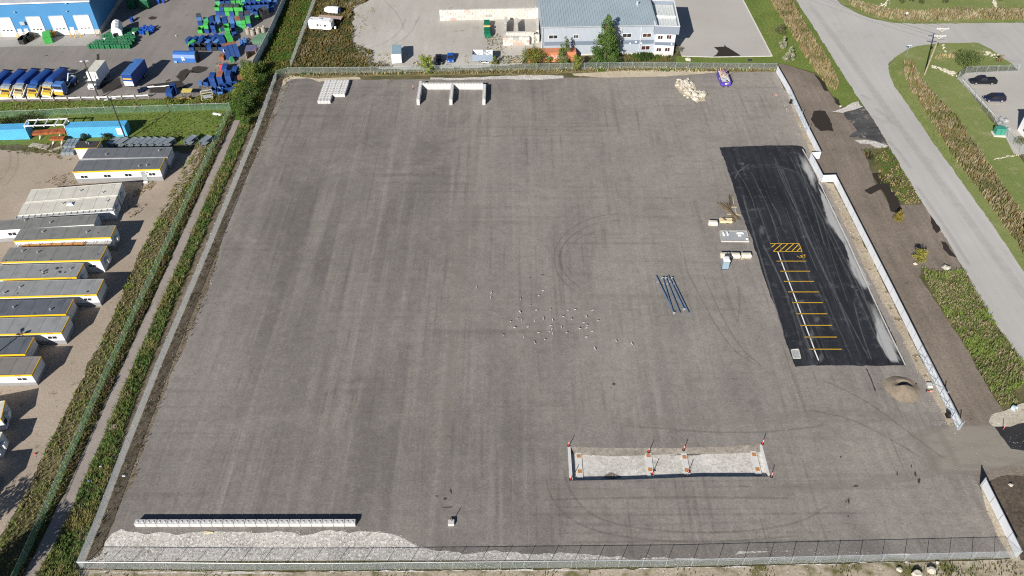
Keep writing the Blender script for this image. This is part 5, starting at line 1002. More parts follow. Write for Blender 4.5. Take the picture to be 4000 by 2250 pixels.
# ------------------------------------------------------------ vehicles
TYRE = mat('tyre_rubber', (.018,.018,.018), .85); RIM = mat('alloy_rim', (.55,.56,.58), .3, .6); LAMPW = mat('headlamp_lens', (.7,.72,.75), .1, spec=.8); LAMPR = mat('tail_lamp_lens', (.35,.02,.02), .2)
def wheel(t, x, y, r, w=.22, rim=None):
    s = 1 if y > 0 else -1; o = MB().tube((x,y-s*w,r),(x,y,r),r,n=14).build('wheel', TYRE, t); MB().tube((x,y-s*.02,r),(x,y+s*.015,r),r*.62,n=12).build('rim', rim or RIM, o); return o
def place2(front, rear): a, b = G(front), G(rear); return (a+b)/2, math.atan2(a.y-b.y, a.x-b.x)
def car(label, front, rear, body, kind='car', L_=4.5, W_=1.8, h=1.5, name='parked_car', cat='car', rz=None):
    c, r = place2(front, rear); r = r if rz is None else rz; t = thing(name, label, cat, c, r); X, Y = L_/2, W_/2; hb = h*.58
    def sec(x, w_, z0, z1, k=.86): return [(x,-w_,z0+.12),(x,-w_*1.0,z0+(z1-z0)*.55),(x,-w_*k,z1),(x,w_*k,z1),(x,w_,z0+(z1-z0)*.55),(x,w_,z0+.12)]
    MB().loft([sec(-X,Y*.86,.22,hb*.9),sec(-X+.15,Y*.96,.16,hb*1.0),sec(-X*.5,Y,.14,hb*1.02),sec(X*.3,Y,.14,hb),sec(X*.72,Y*.97,.16,hb*.9),sec(X-.12,Y*.9,.2,hb*.78),sec(X,Y*.78,.24,hb*.62)]).build('body', body, t)
    if kind == 'pickup': g = [(-X*.12,.2),(-X*.02,.0),(X*.42,.62)]
    xa, xb, xc, xd = {'car':(-X*.8,-X*.45,X*.12,X*.5),'suv':(-X*.96,-X*.78,X*.1,X*.5),'pickup':(-X*.16,-X*.1,X*.24,X*.52)}[kind]
    def gs(x, z, k): return [(x,-Y*k,hb*.96),(x,-Y*k*.9+.02,z),(x,Y*k*.9-.02,z),(x,Y*k,hb*.96)]
    MB().loft([gs(xa,hb*.98,.93),gs(xb,h-.05,.9),gs(xc,h-.05,.9),gs(xd,hb*.98,.9)]).build('glazing', GLS, t)
    ro = MB(); ro.loft([[(x,-Y*.8*k,z),(x,-Y*.74*k,z+.05),(x,Y*.74*k,z+.05),(x,Y*.8*k,z)] for x, z, k in ((xb-.08,h-.09,.96),(xb+.1,h-.05,1),(xc-.1,h-.05,1),(xc+.08,h-.09,.97))])
    for x in ((xb+xc)/2,)+(((xb*.6+xa*.4),) if kind != 'pickup' else ()):
        for s in (-1,1): ro.bar((x,s*Y*.93,hb*.95),(x,s*Y*.8,h-.06),.09,.04)
    for s in (-1,1):
        ro.bar((xd-.02,s*Y*.88,hb*.96),(xc,s*Y*.8,h-.04),.07,.04); ro.bar((xa+.02,s*Y*.9,hb*.96),(xb,s*Y*.8,h-.04),.09,.05)
    ro.build('roof', body, t)
    if kind == 'pickup':
        b = MB(); b.box(-X*.57,0,hb*.985,X*.72,W_*.76,.02); b.build('bed_floor', mat('bed_liner', (.03,.032,.035), .8), t); b = MB()
        for s in (-1,1): b.box(-X*.57,s*Y*.84,hb*1.0,X*.8,.12,.14); b.tube((-X*.93,s*Y*.74,hb+.24),(-X*.22,s*Y*.74,hb+.24),.03,n=6)
        b.box(-X*.95,0,hb*1.0,.12,W_*.84,.12); b.tube((-X*.24,-Y*.74,hb+.24),(-X*.24,Y*.74,hb+.24),.03,n=6); b.build('bed_side', body, t)
    r_ = .36 if kind != 'car' else .31
    for x in (-X*.6, X*.62):
        for s in (-1,1): wheel(t, x, s*Y*.99, r_)
    for s in (-1,1):
        MB().box(X*.93,s*Y*.62,hb*.62,.18,.34,.16).build('headlight', LAMPW, t); MB().box(-X+.03,s*Y*.74,hb*.66,.1,.22,.2).build('tail_light', LAMPR, t); MB().bbox(xd-.25,s*(Y+.1),hb*.95,.14,.2,.14,.03).build('mirror', body, t)
    MB().box(X-.06,0,hb*.36,.1,W_*.55,.14).build('grille', DKM, t); return t
CARB = mat('black_car_paint', (.012,.013,.016), .18, var=.05, spec=.7); CARN = mat('navy_car_paint', (.014,.017,.04), .18, var=.05, spec=.7); CARBL = mat('blue_car_paint', (.01,.09,.42), .2, var=.05, spec=.7)
car('black pickup truck with open bed parked on the lot at the right edge', q(f4,[(1880,255)])[0], q(f4,[(2215,225)])[0], CARB, 'pickup', 6.3, 2.0, 1.85, 'pickup_truck', 'pickup truck', rz=math.pi-.02)
car('dark navy suv parked nearer than the pickup on the lot at the right', q(f4,[(2055,465)])[0], q(f4,[(2325,450)])[0], CARN, 'suv', 5.0, 1.95, 1.7, 'parked_suv', 'suv', rz=math.pi-.02)
car('small black car parked beside a blue one behind the far fence', q(d1,[(1985,820)])[0], q(d1,[(1978,720)])[0], CARB, 'car', 4.6, 1.85, 1.45)
car('small bright blue car parked right of the black one', q(d1,[(2128,800)])[0], q(d1,[(2125,700)])[0], CARBL, 'car', 4.2, 1.75, 1.45)
BLU = mat('truck_blue', (.014,.055,.24), .45, var=.12, scale=.8, dirt=(.02,.04,.12), dk=.3); BLUL = mat('faded_blue', (.06,.16,.42), .5, var=.15, scale=.8); NAVY = mat('navy_panel', (.012,.02,.06), .5)
YELT = mat('truck_yellow', (.58,.36,.04), .5, var=.08); TANP = mat('faded_tan', (.5,.4,.22), .6); SILV = mat('silver_hood', (.45,.52,.6), .4, .2)
def box_truck(label, front, rear, boxm, cabm, L_=8.2, W_=2.5, h=3.9, cab=True):
    c, r = place2(front, rear); t = thing('box_truck', label, 'truck', c, r); X, Y = L_/2, W_/2; bx0 = -X; bl = L_-(2.2 if cab else .1)
    b = MB(); b.bbox(-X+bl/2,0,.95,bl,W_,h-.95,.05); o = b.build('cargo_box', boxm[0], t)
    MB().box(-X+bl/2,0,h-.005,bl-.08,W_-.08,.03).build('box_roof', boxm[1], t)
    MB().box(0,0,.55,L_-.6,.9,.35).build('chassis', DKM, t)
    if cab:
        s = lambda x, z, k: [(x,-Y*k,.55),(x,-Y*k,z*.6),(x,-Y*k*.88,z),(x,Y*k*.88,z),(x,Y*k,z*.6),(x,Y*k,.55)]
        MB().loft([s(X-2.2,2.35,.9),s(X-1.25,2.3,.9),s(X-.95,1.55,.86),s(X-.12,1.35,.78),s(X,1.15,.72)]).build('cab', cabm, t)
        MB().loft([[(X-1.22,-Y*.74,2.2),(X-1.22,Y*.74,2.2),(X-.92,Y*.8,1.56),(X-.92,-Y*.8,1.56)],[(X-1.17,-Y*.74,2.24),(X-1.17,Y*.74,2.24),(X-.87,Y*.8,1.6),(X-.87,-Y*.8,1.6)]]).build('windscreen', GLS, t)
        MB().loft([[(X-1.9,-Y*.5,2.3),(X-1.9,Y*.5,2.3)],[(X-2.2,-Y*.8,h-.1),(X-2.2,Y*.8,h-.1)],[(X-2.25,-Y*.8,2.3),(X-2.25,Y*.8,2.3)]], cap=False).build('wind_deflector', cabm, t)
        MB().box(X+.0,0,.72,.06,1.0,.32).build('grille', DKM, t)
        for s_ in (-1,1): MB().box(X-.06,s_*.75,.85,.14,.3,.2).build('headlight', LAMPW, t); MB().box(X-1.0,s_*(Y+.12),1.6,.1,.16,.4).build('mirror', DKM, t)
    for x in ((X-1.0,) if cab else ())+(-X*.45,-X*.7):
        for s_ in (-1,1): wheel(t, x, s_*Y*.96, .5, .3)
    return t
t = box_truck('white box truck parked with its nose to the white guard rail', q(c3,[(1510,715)])[0], q(c3,[(1800,345)])[0], (WHITE, mat('cream_truck_roof', (.58,.57,.5), .6)), WHITE)
t = box_truck('blue box trailer with a yellow stripe on its end, right of the white truck', q(c3,[(2165,650)])[0], q(c3,[(2420,350)])[0], (BLU, BLUL), BLU, L_=8.0, cab=False)
X = 4.0; MB().box(X-.05,0,2.6,.06,2.1,.32).build('yellow_stripe', YELT, t); MB().box(X-.05,0,1.0,.06,2.3,1.1).build('end_panel', WHITE, t); MB().box(-.3,-1.27,2.0,1.6,.03,.9).build('side_panel', mat('pale_blue_panel', (.2,.32,.5), .5), t)
def refuse_truck(label, front, rear, hood, nose, L_=9.2):
    c, r = place2(front, rear); t = thing('refuse_truck', label, 'refuse truck', c, r, 'refuse trucks in a row by the guard rail'); X, W_ = L_/2, 2.5; Y = W_/2
    s = lambda x, z, k=1: [(x,-Y*k,1.0),(x,-Y*k*1.02,z*.62),(x,-Y*k*.8,z*.95),(x,-Y*.4*k,z),(x,Y*.4*k,z),(x,Y*k*.8,z*.95),(x,Y*k*1.02,z*.62),(x,Y*k,1.0)]
    MB().loft([s(-X,2.6,.9),s(-X+.8,3.5,.98),s(X-3.2,3.5),s(X-2.6,3.3,.95)]).build('hopper_body', BLU, t)
    mb = MB()
    for i in range(8): mb.bar((-X+.4+i*.12,-1.15+i*.33,3.3+.12*(1-abs(i-3.5)/3.5)),(-X-.25,-1.15+i*.33,3.1),.1,.14)
    mb.build('tailgate_rib', NAVY, t)
    MB().box(0,0,.5,L_-.5,1.0,.5).build('chassis', DKM, t)
    mb = MB(); mb.bbox(X-1.9,0,.6,1.5,2.35,1.75,.08); mb.build('cab', nose, t)
    MB().loft([[(X-2.6,-1.1,2.9),(X-2.6,1.1,2.9)],[(X-1.7,-1.15,2.75),(X-1.7,1.15,2.75)],[(X-1.15,-1.1,2.25),(X-1.15,1.1,2.25)],[(X-1.15,-1.1,2.15),(X-1.15,1.1,2.15)],[(X-2.6,-1.1,2.15),(X-2.6,1.1,2.15)]], cap=False).build('visor', hood, t)
    MB().box(X-1.12,0,1.5,.06,1.9,.6).build('windscreen', GLS, t)
    MB().box(X-.55,0,.45,1.0,2.2,.95,tx=.25,ty=.06,dx=-.1).build('front_guard', nose, t); MB().box(X-.05,0,.4,.12,2.3,.3).build('bumper', WHITE, t)
    mb = MB()
    for s_ in (-1,1): mb.bar((X-.2,s_*1.28,.8),(X-2.8,s_*1.34,2.4),.16,.3); mb.bar((X-2.8,s_*1.34,2.4),(X-3.6,s_*1.34,1.2),.16,.3)
    mb.build('lift_arm', WHITE if hood is not BLUL else SILV, t)
    for x in (X-1.7,-X*.4,-X*.65):
        for s_ in (-1,1): wheel(t, x, s_*1.2, .52, .32)
    return t
fr = [(-100,790),(140,778),(360,765),(585,772),(830,748)]
for i, (x, y) in enumerate(fr):
    refuse_truck(('blue refuse truck at the left frame edge, mostly cut off','blue refuse truck with silver hood and yellow nose, second from the left','blue refuse truck with a faded tan nose','blue refuse truck with blue visor and bright yellow nose','blue refuse truck with silver hood and yellow nose beside the hook loader')[i],
        q(c3,[(x,y)])[0], q(c3,[(x+285,y-245)])[0], (SILV,SILV,SILV,BLUL,SILV)[i], (YELT,YELT,TANP,YELT,YELT)[i])
c_, r_ = place2(q(c3,[(1020,742)])[0], q(c3,[(1250,520)])[0]); t = thing('hook_truck', 'blue cab hook loader truck with a bare tangled rear frame', 'truck', c_, r_)
MB().bbox(2.4,0,.7,2.0,2.4,2.3,.12).build('cab', BLUL, t); MB().box(3.42,0,1.9,.06,2.0,.7).build('windscreen', GLS, t); MB().box(3.5,0,.5,.5,2.35,.7).build('bumper', YELT, t); MB().box(3.47,0,1.25,.08,2.2,.5).build('nose_panel', WHITE, t); MB().box(-.8,0,.6,6.4,1.0,.35).build('chassis', DKM, t)
mb = MB(); mb.bar((.8,-.6,1.1),(-3.4,-.6,1.7),.2); mb.bar((.8,.6,1.1),(-3.4,.6,1.7),.2); mb.bar((-3.4,-.6,1.7),(-3.4,.6,1.7),.2); mb.bar((-.5,0,1.2),(-2.2,0,3.0),.25); mb.bar((-2.2,0,3.0),(-3.6,.2,2.2),.22); mb.build('hook_arm', SILV, t)
mb = MB(); mb.bbox(-.2,-.9,1.0,1.2,.6,1.0,.05); mb.box(-1.8,.8,1.0,1.6,.5,.7); mb.build('tank', BLU, t)
for x in (2.5,-1.6,-2.8):
    for s_ in (-1,1): wheel(t, x, s_*1.15, .52, .32)
# white cargo trailer, utility trailer, caravan, wrapped boat behind the far fence
c_, r_ = place2(q(d1,[(1455,812)])[0], q(d1,[(1455,700)])[0]); t = thing('cargo_trailer', 'white cargo box trailer with a blue grey roof standing alone behind the far fence', 'trailer', c_, r_)
MB().bbox(0,0,.5,5.2,2.5,2.4,.05).build('body', WHITE, t); MB().box(0,0,2.9,5.1,2.4,.03).build('roof', mat('trailer_roof', (.25,.36,.42), .5), t)
for s_ in (-.6,.6): MB().box(2.63,s_,.65,.04,1.1,2.05).build('rear_door', WHITE, t); wheel(t, -.6, s_*2.0, .35)
t = thing('utility_trailer', 'grey ribbed open topped trailer with white interior bracing behind the far fence', 'trailer', G(q(h4,[(300,500)])[0]), .0); WV = mat('ribbed_grey_panel', (.27,.33,.42), .5, .1, wave=('X', 6, .5)); hh = 1.75
mb = MB(); mb.box(0,0,.5,5.2,.06,hh); mb.box(-2.57,1.3,.5,.06,2.6,hh); mb.box(2.57,1.3,.5,.06,2.6,hh); mb.box(0,2.57,.5,5.2,.06,hh); mb.box(0,1.3,.45,5.1,2.5,.06); mb.build('body', WV, t)
mb = MB(); mb.box(-1.2,2.5,.6,2.5,.05,hh-.05); mb.box(-1.2,2.4,2.2,2.5,.15,.08); mb.bar((-2.4,.1,2.2),(-.2,2.4,2.2),.06); mb.bar((.3,1.2,2.2),(2.4,2.4,2.2),.1); mb.bar((.3,1.2,2.2),(1.2,.2,2.2),.1); mb.box(1.7,2.48,.6,1.6,.05,hh-.1); mb.box(2.5,1.3,2.23,.16,2.6,.06); mb.build('bracing', WHT, t)
for x in (-.6,.6): wheel(t, x, -.05, .33); 
mb = MB(); mb.bar((-.3,-.6,.4),(1.6,-.6,.4),.1); mb.build('drawbar', WHT, t)
c_ = (G(q(d1,[(375,375)])[0])+G(q(d1,[(640,395)])[0]))/2; a_, b_ = G(q(d1,[(350,378)])[0]), G(q(d1,[(635,398)])[0]); d = b_-a_; rz = math.atan2(d.y,d.x); L_ = d.length
t = thing('caravan', 'white caravan parked in tall weeds beside the north fence', 'caravan', a_, rz)
MB().loft([[(x,0,z0),(x,0,2.6*k),(x,.15,2.75*k),(x,2.3,2.75*k),(x,2.45,2.6*k),(x,2.45,z0)] for x, z0, k in ((0,.6,.96),(.25,.45,1),(L_-.6,.45,1),(L_,.8,.86))]).build('body', WHITE, t)
for x0, x1, z0 in ((.36,.45,1.35),(.51,.55,1.3),(.68,.78,1.3)): window(t, L_*x0, L_*x1, z0, z0+.55, 0, 0, panes=1, frame=MATS['grey_skirt'])
mb = MB(); mb.box(L_*.5,1.3,2.75,.8,.7,.22); mb.box(L_*.1,.9,2.75,.5,.5,.1); mb.build('roof_hatch', mat('vent_grey', (.45,.5,.53)), t); MB().rings([(.05,.3),(.3,.35),(.3,.9),(.1,1.0)],10,L_+.6,1.2).build('gas_bottle', WHITE, t); wheel(t, L_*.45, -.02, .33); wheel(t, L_*.55, -.02, .33)
a_, b_ = G(q(d1,[(455,262)])[0]), G(q(d1,[(750,285)])[0]); d = b_-a_; t = thing('flat_trailer', 'pink brown flat deck trailer behind the white caravan', 'trailer', a_, math.atan2(d.y,d.x)); MB().box(d.length/2,.9,.75,d.length,1.9,.18).build('deck', mat('pinkish_deck', (.42,.31,.26), .85, var=.15, scale=2), t)
for x in (.45,.6): wheel(t, d.length*x, .0, .35)
MB().box(d.length/2,.9,.5,d.length*.9,.9,.2).build('chassis', DKM, t)
a_, b_ = G(q(d1,[(560,180)])[0]), G(q(d1,[(690,190)])[0]); d = b_-a_; t = thing('covered_boat', 'boat shrink wrapped in white sheeting, farthest in the weeds', 'boat', a_, math.atan2(d.y,d.x)); L_ = d.length*1.15
MB().loft([[(x,-.0+o,.5),(x,-.1+o,1.1*k),(x,.6,1.8*k),(x,1.5,1.8*k),(x,2.1-o,1.1*k),(x,2.0-o,.5)] for x, k, o in ((-.6,.75,.6),(.2,.95,.2),(L_*.5,1.05,0),(L_,1,0))]).build('wrap', WHITE, t); MB().box(L_*.5,1,0,L_*.7,1.3,.5).build('cradle', DKM, t); MB().bbox(L_+.35,1,.4,.6,.7,1.1,.1).build('outboard_motor', NAVY, t)
# ------------------------------------------------------------ carts, skips and junk of the truck yard
BGR = mat('cart_green', (.02,.16,.065), .5, var=.15); BGR2 = mat('pale_cart_green', (.12,.24,.15), .6); BBL = mat('cart_blue', (.015,.08,.42), .45, var=.12)
def cart_mesh():
    mb = MB(); mb.box(0,0,.08,.5,.58,.92); mb.v[4:8] = [(x*1.12,y*1.1,z) for x, y, z in mb.v[4:8]]; mb.box(0,.02,1.0,.6,.72,.06,ty=.15); mb.bar((-.26,.36,.98),(.26,.36,.98),.05); mb.tube((-.28,.27,.12),(-.24,.27,.12),.12,n=8); mb.tube((.24,.27,.12),(.28,.27,.12),.12,n=8); return mb
CM = {}
def cart(p, m, rz, label, group, tip=0):
    k = m.name
    if k not in CM: CM[k] = o = cart_mesh().build('wheeled_bin', m)
    else: o = CM[k].copy(); COL.objects.link(o)
    o.location = p; o.rotation_euler = (tip,0,rz); return tag(o, label, 'wheeled bin', group)
P0 = G(q(c1,[(1500,805)])[0]); 
for j in range(12):
    nx = 15-int(j*.55); x0 = P0.x+.35*j*.9
    for i in range(nx):
        if (j in (4,5) and i < 2) or (j > 6 and i > 9): continue
        m = WHITE if (i, j) in ((4,7),(9,8),(2,4)) else BGR
        cart((x0+i*.74+random.gauss(0,.06), P0.y+j*.86+random.gauss(0,.06), 0), m, random.gauss(.1,.12), 'white lidded wheeled bin among the green ones' if m is WHITE else 'green wheeled bin in the dense crowd of bins left of the white shed', 'crowd of wheeled bins by the depot')
for x, y, m in ((1890,795,BGR),(1985,785,BGR),(1945,760,BGR)): cart(G(q(c1,[(x,y)])[0]), m, .1, 'green wheeled bin in front of the white shed door', 'crowd of wheeled bins by the depot')
cb = 'blue wheeled bin in the small heap right of the white shed'
for x, y in ((2345,570),(2400,575),(2440,540),(2395,515),(2455,500),(2500,520),(2545,540),(2360,520),(2420,480),(2530,480),(2570,500),(2480,560)): cart(G(q(c1,[(x,y)])[0]), BBL, random.uniform(-.6,.6), cb, 'heap of blue wheeled bins')
cart(G(q(c1,[(2465,590)])[0]), BGR2, .5, 'single pale green wheeled bin at the near side of the blue heap', 'heap of blue wheeled bins')
for x, y, lb in ((2195,370,'blue wheeled bin standing in the depot shadow behind the white shed'),(2215,345,'blue wheeled bin tipped back in the depot shadow')): cart(G(q(c1,[(x,y)])[0]), BBL, .5, lb, 'loose blue wheeled bins', -.2)
for x, y in ((300,60),(380,50)): cart(G(q(c2,[(x,y)])[0]), BBL, .2, 'blue wheeled bin in bright sun at the top of the truck yard', 'loose blue wheeled bins')
# white shed
a_, b_ = G(q(c1,[(1905,670)])[0]), G(q(c1,[(2065,708)])[0]); d = b_-a_; W_ = 2.6; rz = .32; t = thing('garden_shed', 'white ribbed shed with a dark doorway beside the green bins', 'shed', a_, rz)
MB().prism([(0,0),(2.4,0),(2.4,5.0),(0,5.0)], 0, 2.3).build('wall', WHITE, t); mb = MB(); mb.loft([[(-.15,y,2.3),(.5,y,3.1),(1.2,y,3.35),(1.9,y,3.1),(2.55,y,2.3)] for y in (-.15,5.15)])
for k in range(4): mb.loft([[(-.2,y,2.3),(.48,y,3.14),(1.2,y,3.4),(1.92,y,3.14),(2.6,y,2.3)] for y in (k*1.6-.05,k*1.6+.05)])
mb.build('roof', WHITE, t); MB().box(.9,-.03,0,1.0,.06,1.9).build('doorway', DKM, t); dr = MB().box(.15,-.35,.05,.06,.75,1.85).build('door', WHITE, t)
# front loading skips, stacked in rows
SBL = mat('skip_blue', (.018,.06,.215), .5, var=.18, scale=1.2, dirt=(.04,.05,.09), dk=.35); SGR = mat('skip_green', (.06,.36,.075), .5, var=.15, scale=1.2, dirt=(.05,.16,.05), dk=.3); STL = mat('skip_teal', (.07,.38,.22), .5, var=.12, scale=1.2); SFB = mat('skip_faded_blue', (.06,.16,.4), .6, var=.2, scale=1.5); LID = mat('grey_plastic_lid', (.06,.07,.085), .6, var=.2); SGM = mat('skip_mid_green', (.05,.30,.10), .55, var=.15); RSTM = mat('rusty_lid', (.25,.10,.06), .9, var=.3); SDG = mat('skip_deep_green', (.01,.14,.075), .5, var=.15); SDK = mat('dark_skip', (.025,.027,.03), .6)
SK = {}
def skip(p, m, lid, rz, label, group, z=0, sc=1, tip=0):
    k = (m.name, lid.name if lid else 'open')
    if k not in SK:
        t = thing('waste_skip', label, 'skip', (0,0,0), 0, group); mb = MB(); W_, D_, h = .6, .9, 1.25
        if lid: mb.loft([[(-W_,-D_,.1),(-W_,-D_,h*.82),(-W_,-D_*.2,h),(-W_,D_,h*1.1),(-W_,D_,.1)],[(W_,-D_,.1),(W_,-D_,h*.82),(W_,-D_*.2,h),(W_,D_,h*1.1),(W_,D_,.1)]])
        else:
            for a, b, sx, sy, hh in ((0,-D_,2*W_,.06,h*.85),(0,D_,2*W_,.06,h*1.1),(-W_,0,.06,2*D_,h),(W_,0,.06,2*D_,h)): mb.box(a,b,.1,sx,sy,hh-.1)
            mb.box(0,0,.1,2*W_-.05,2*D_-.05,.08)
        mb.box(-W_-.05,-.1,h*.55,.1,.9,.16); mb.box(W_+.05,-.1,h*.55,.1,.9,.16); mb.box(0,-D_-.03,h*.5,.4,.05,.1); mb.box(0,-D_+.1,0,2*W_-.1,.15,.1); mb.box(0,D_-.1,0,2*W_-.1,.15,.1)
        mb.build('body', m, t)
        if lid: MB().loft([[(-W_*.97,-D_*1.02,h*.84),(-W_*.97,-D_*.2,h*1.02),(-W_*.97,D_*.95,h*1.12)],[(-W_*.97,-D_*1.02,h*.89),(-W_*.97,-D_*.2,h*1.07),(-W_*.97,D_*.95,h*1.17)],[(W_*.97,-D_*1.02,h*.89),(W_*.97,-D_*.2,h*1.07),(W_*.97,D_*.95,h*1.17)],[(W_*.97,-D_*1.02,h*.84),(W_*.97,-D_*.2,h*1.02),(W_*.97,D_*.95,h*1.12)]][:2]+[[(W_*.97,-D_*1.02,h*.89),(W_*.97,-D_*.2,h*1.07),(W_*.97,D_*.95,h*1.17)]], cap=False).build('lid', lid, t)
        SK[k] = t
    else: t = dup(SK[k], (0,0,0), 0, label, group)
    t['group'] = group; t.location = (p[0],p[1],z); t.rotation_euler = (tip,0,rz); t.scale = (sc,sc,sc); return t
CN = {id(SBL):'dark blue', id(SGR):'bright green', id(STL):'teal green', id(SFB):'faded blue', id(SGM):'mid green', id(SDK):'black', id(SDG):'deep green'}
def skips(c, a, b, cols, tops, row, rz=None, grp='rows of stacked skips', sc=1):
    A, B = G(q(c,[a])[0]), G(q(c,[b])[0]); n_ = len(cols); d = B-A; r = math.atan2(d.y,d.x) if rz is None else rz
    for i, (cl, tp) in enumerate(zip(cols, tops)):
        p = A+d*(i/max(1,n_-1)); p = p+Vector((random.gauss(0,.06), .9+random.gauss(0,.08), 0))
        def one(s, z, where):
            m = {'B':SBL,'G':SGR,'T':STL,'F':SFB,'M':SGM,'K':SDK,'D':SDG}[s[0]]; lid = {'o':None,'l':LID,'s':m,'r':RSTM}[s[1]]
            st = {'o':'open topped','l':'grey lidded','s':'closed','r':'rusty lidded'}[s[1]]
            skip(p, m, lid, r+random.gauss(0,.04), f'{st} {CN[id(m)]} skip {where}{row}', grp, z, sc)
        one(cl, 0, 'on the ground in ' if tp else 'in ')
        if tp: one(tp, 1.3, 'on top in ')
skips(c2, (1290,262), (1690,262), ['Bs','Bs','Gs','Bs','Gs','Bs'], ['Go','Bl','Gl','Gl','Gl','Go'], 'the striped front row of stacks')
skips(c2, (1740,232), (2180,205), ['Bs','Bs','Bs','Bs','Bs','Bs','Bs'], ['Bo','Bo','Bo','Bo','Bo','Bo',None], 'the blue row nearest the wall')
skips(c2, (1300,160), (2230,110), ['Ts','Bs','Bs','Gs','Gs','Bs','Bs','Bs','Bs','Bs','Bs','Fs'], ['Tl','Bo','Bo','Ml','Gl','Ts','Bl','Bl','Gl','Bo','Fl',None], 'the row behind the striped stacks')
skips(c2, (1420,40), (2220,15), ['Gs','Ms','Bs','Gs','Gs','Ts','Bs','Bs','Ms','Bs'], ['Gs','Ml',None,'Gs','Ml','Ts','Bl','Bs',None,'Bl'], 'the farthest row back')
skips(c2, (985,430), (1280,390), ['Bl','Ts','Bs','Fs'], ['Fl',None,None,None], 'the short left group')
skips(c2, (1110,555), (1230,560), ['Bs','Bs'], ['Gs','Bo'], 'the pair below that left group')
skips(c2, (990,560), (990,560), ['Go'], [None], 'front of the short left group, alone')
skips(c2, (1290,540), (1350,530), ['Gs','Bl'], [None,None], 'the low pair near the middle', sc=.8)
skips(c2, (1420,480), (1540,470), ['Bs','Bs'], ['Bs','Fs'], 'the middle blue group')
skips(c2, (1640,485), (1800,470), ['Ts','Gs','Bs'], ['Tr','Gl','Ms'], 'the middle group with the rusty lid')
skips(c2, (1690,400), (1780,390), ['Bl','Bl'], ['Bl','Bl'], 'the group behind the rusty lid')
skips(c2, (1450,600), (1545,590), ['Gs','Bo'], ['Go',None], 'the tall pair left of the drums')
skips(c2, (1930,330), (1930,330), ['Gs'], ['Bo'], 'the leaning stack near the drums')
skips(c2, (2030,330), (2090,310), ['Kl','Kl'], ['Ko','Kl'], 'the dark stack beside the grey wall')
skips(c2, (800,740), (1340,690), ['Bs','Bs','Bs','Bo','Bs','Fs'], [None]*6, 'the slanting blue row above the big tank', rz=-.5)
skips(c2, (990,790), (1260,790), ['Bs','Fs','Fs'], [None]*3, 'the second slanting row above the big tank', rz=-.5)
skips(c2, (855,800), (860,800), ['Gs'], [None], 'the slanting row, single green one', rz=-.6)
skips(c2, (1340,750), (1340,750), ['Bs'], [None], 'the slanting row, largest blue one', rz=.5, sc=1.25)
skips(c2, (1470,720), (1470,720), ['Gs'], [None], 'the slanting row, bright green peaked one', rz=.5, sc=1.25)
skips(c2, (850,850), (1330,850), ['Bo','Ko','Ko','Bs','Ko','Bo'], [None]*6, 'the scrap row right behind the big tank', rz=.1)
skips(c4, (1425,600), (1690,560), ['Bs','Bs','Bs'], ['Bs','Br','Bs'], 'the heap beside the yellow green bushes', rz=0, sc=1.15)
skips(c4, (1620,360), (1790,400), ['Bs','Bs'], [None,None], 'the heap beside the bushes, rear pair', rz=-.1, sc=1.1)
skips(c4, (1330,590), (1330,590), ['Bo'], [None], 'the heap beside the bushes, open one facing left', rz=-.3, sc=1.1)
skips(c4, (1580,690), (1780,660), ['Bo','Bo','Bo'], [None]*3, 'the tipped pile at the bottom of the heap', rz=.5, sc=1.1)
skips(c4, (1430,720), (1530,740), ['Bo','Fo'], [None]*2, 'the near end of the heap by the grass', rz=.1, sc=.95)
skips(c4, (1870,540), (1870,540), ['Kr'], [None], 'the heap, brown lidded one under the bushes', rz=.3)
skips(c4, (700,770), (700,770), ['Bs'], [None], 'the weeds beside a tall open locker', rz=.0, sc=1.2)
skips(c4, (1190,590), (1190,590), ['Fs'], [None], 'the bare ground left of the heap, alone', rz=.3, sc=.6)
LC = (1660,0,.31593)
skips(LC, (762,362), (762,362), ['Ds'], [None], 'the pale lot, rearmost of three', rz=0, sc=1.25)
skips(LC, (770,472), (770,472), ['Ds'], [None], 'the pale lot, nearest of three', rz=0, sc=1.25)
skips(LC, (767,420), (767,420), ['Ds'], [None], 'the pale lot under a flat yellow lid', rz=0, sc=1.2)
t = thing('bin_lid', 'flat yellow lid lying on the green skip in the pale lot', 'lid', G(q(LC,[(767,420)])[0])+Vector((0,1.1,1.7)), 0); MB().bbox(0,0,0,1.8,1.0,.08,.03).build('panel', mat('pale_yellow', (.7,.52,.22), .5), t)
skips(c1, (790,720), (790,720), ['Gs'], [None], 'front of the depot doors, alone', rz=.35, sc=1.6, grp='skips by the depot doors')
skips(c1, (380,735), (470,690), ['Ko','Ko'], [None,None], 'front of the depot doors, dark pair', rz=-.2, sc=1.2, grp='skips by the depot doors')
t = thing('yellow_skip', 'yellow ribbed skip against the depot wall between two white doors', 'skip', G(q(c1,[(850,615)])[0]), .1)
MB().box(0,.7,.1,2.2,1.4,1.2,tx=-.1,ty=-.1).build('body', YELT, t); mb = MB()
for i in range(5): mb.box(-.9+i*.45,-.06,.1,.12,.12,1.2)
mb.build('rib', YELT, t); MB().box(-.2,.7,1.3,1.6,1.0,.35,tx=.3,ty=.3).build('waste', mat('brown_waste', (.22,.15,.09), .95), t)
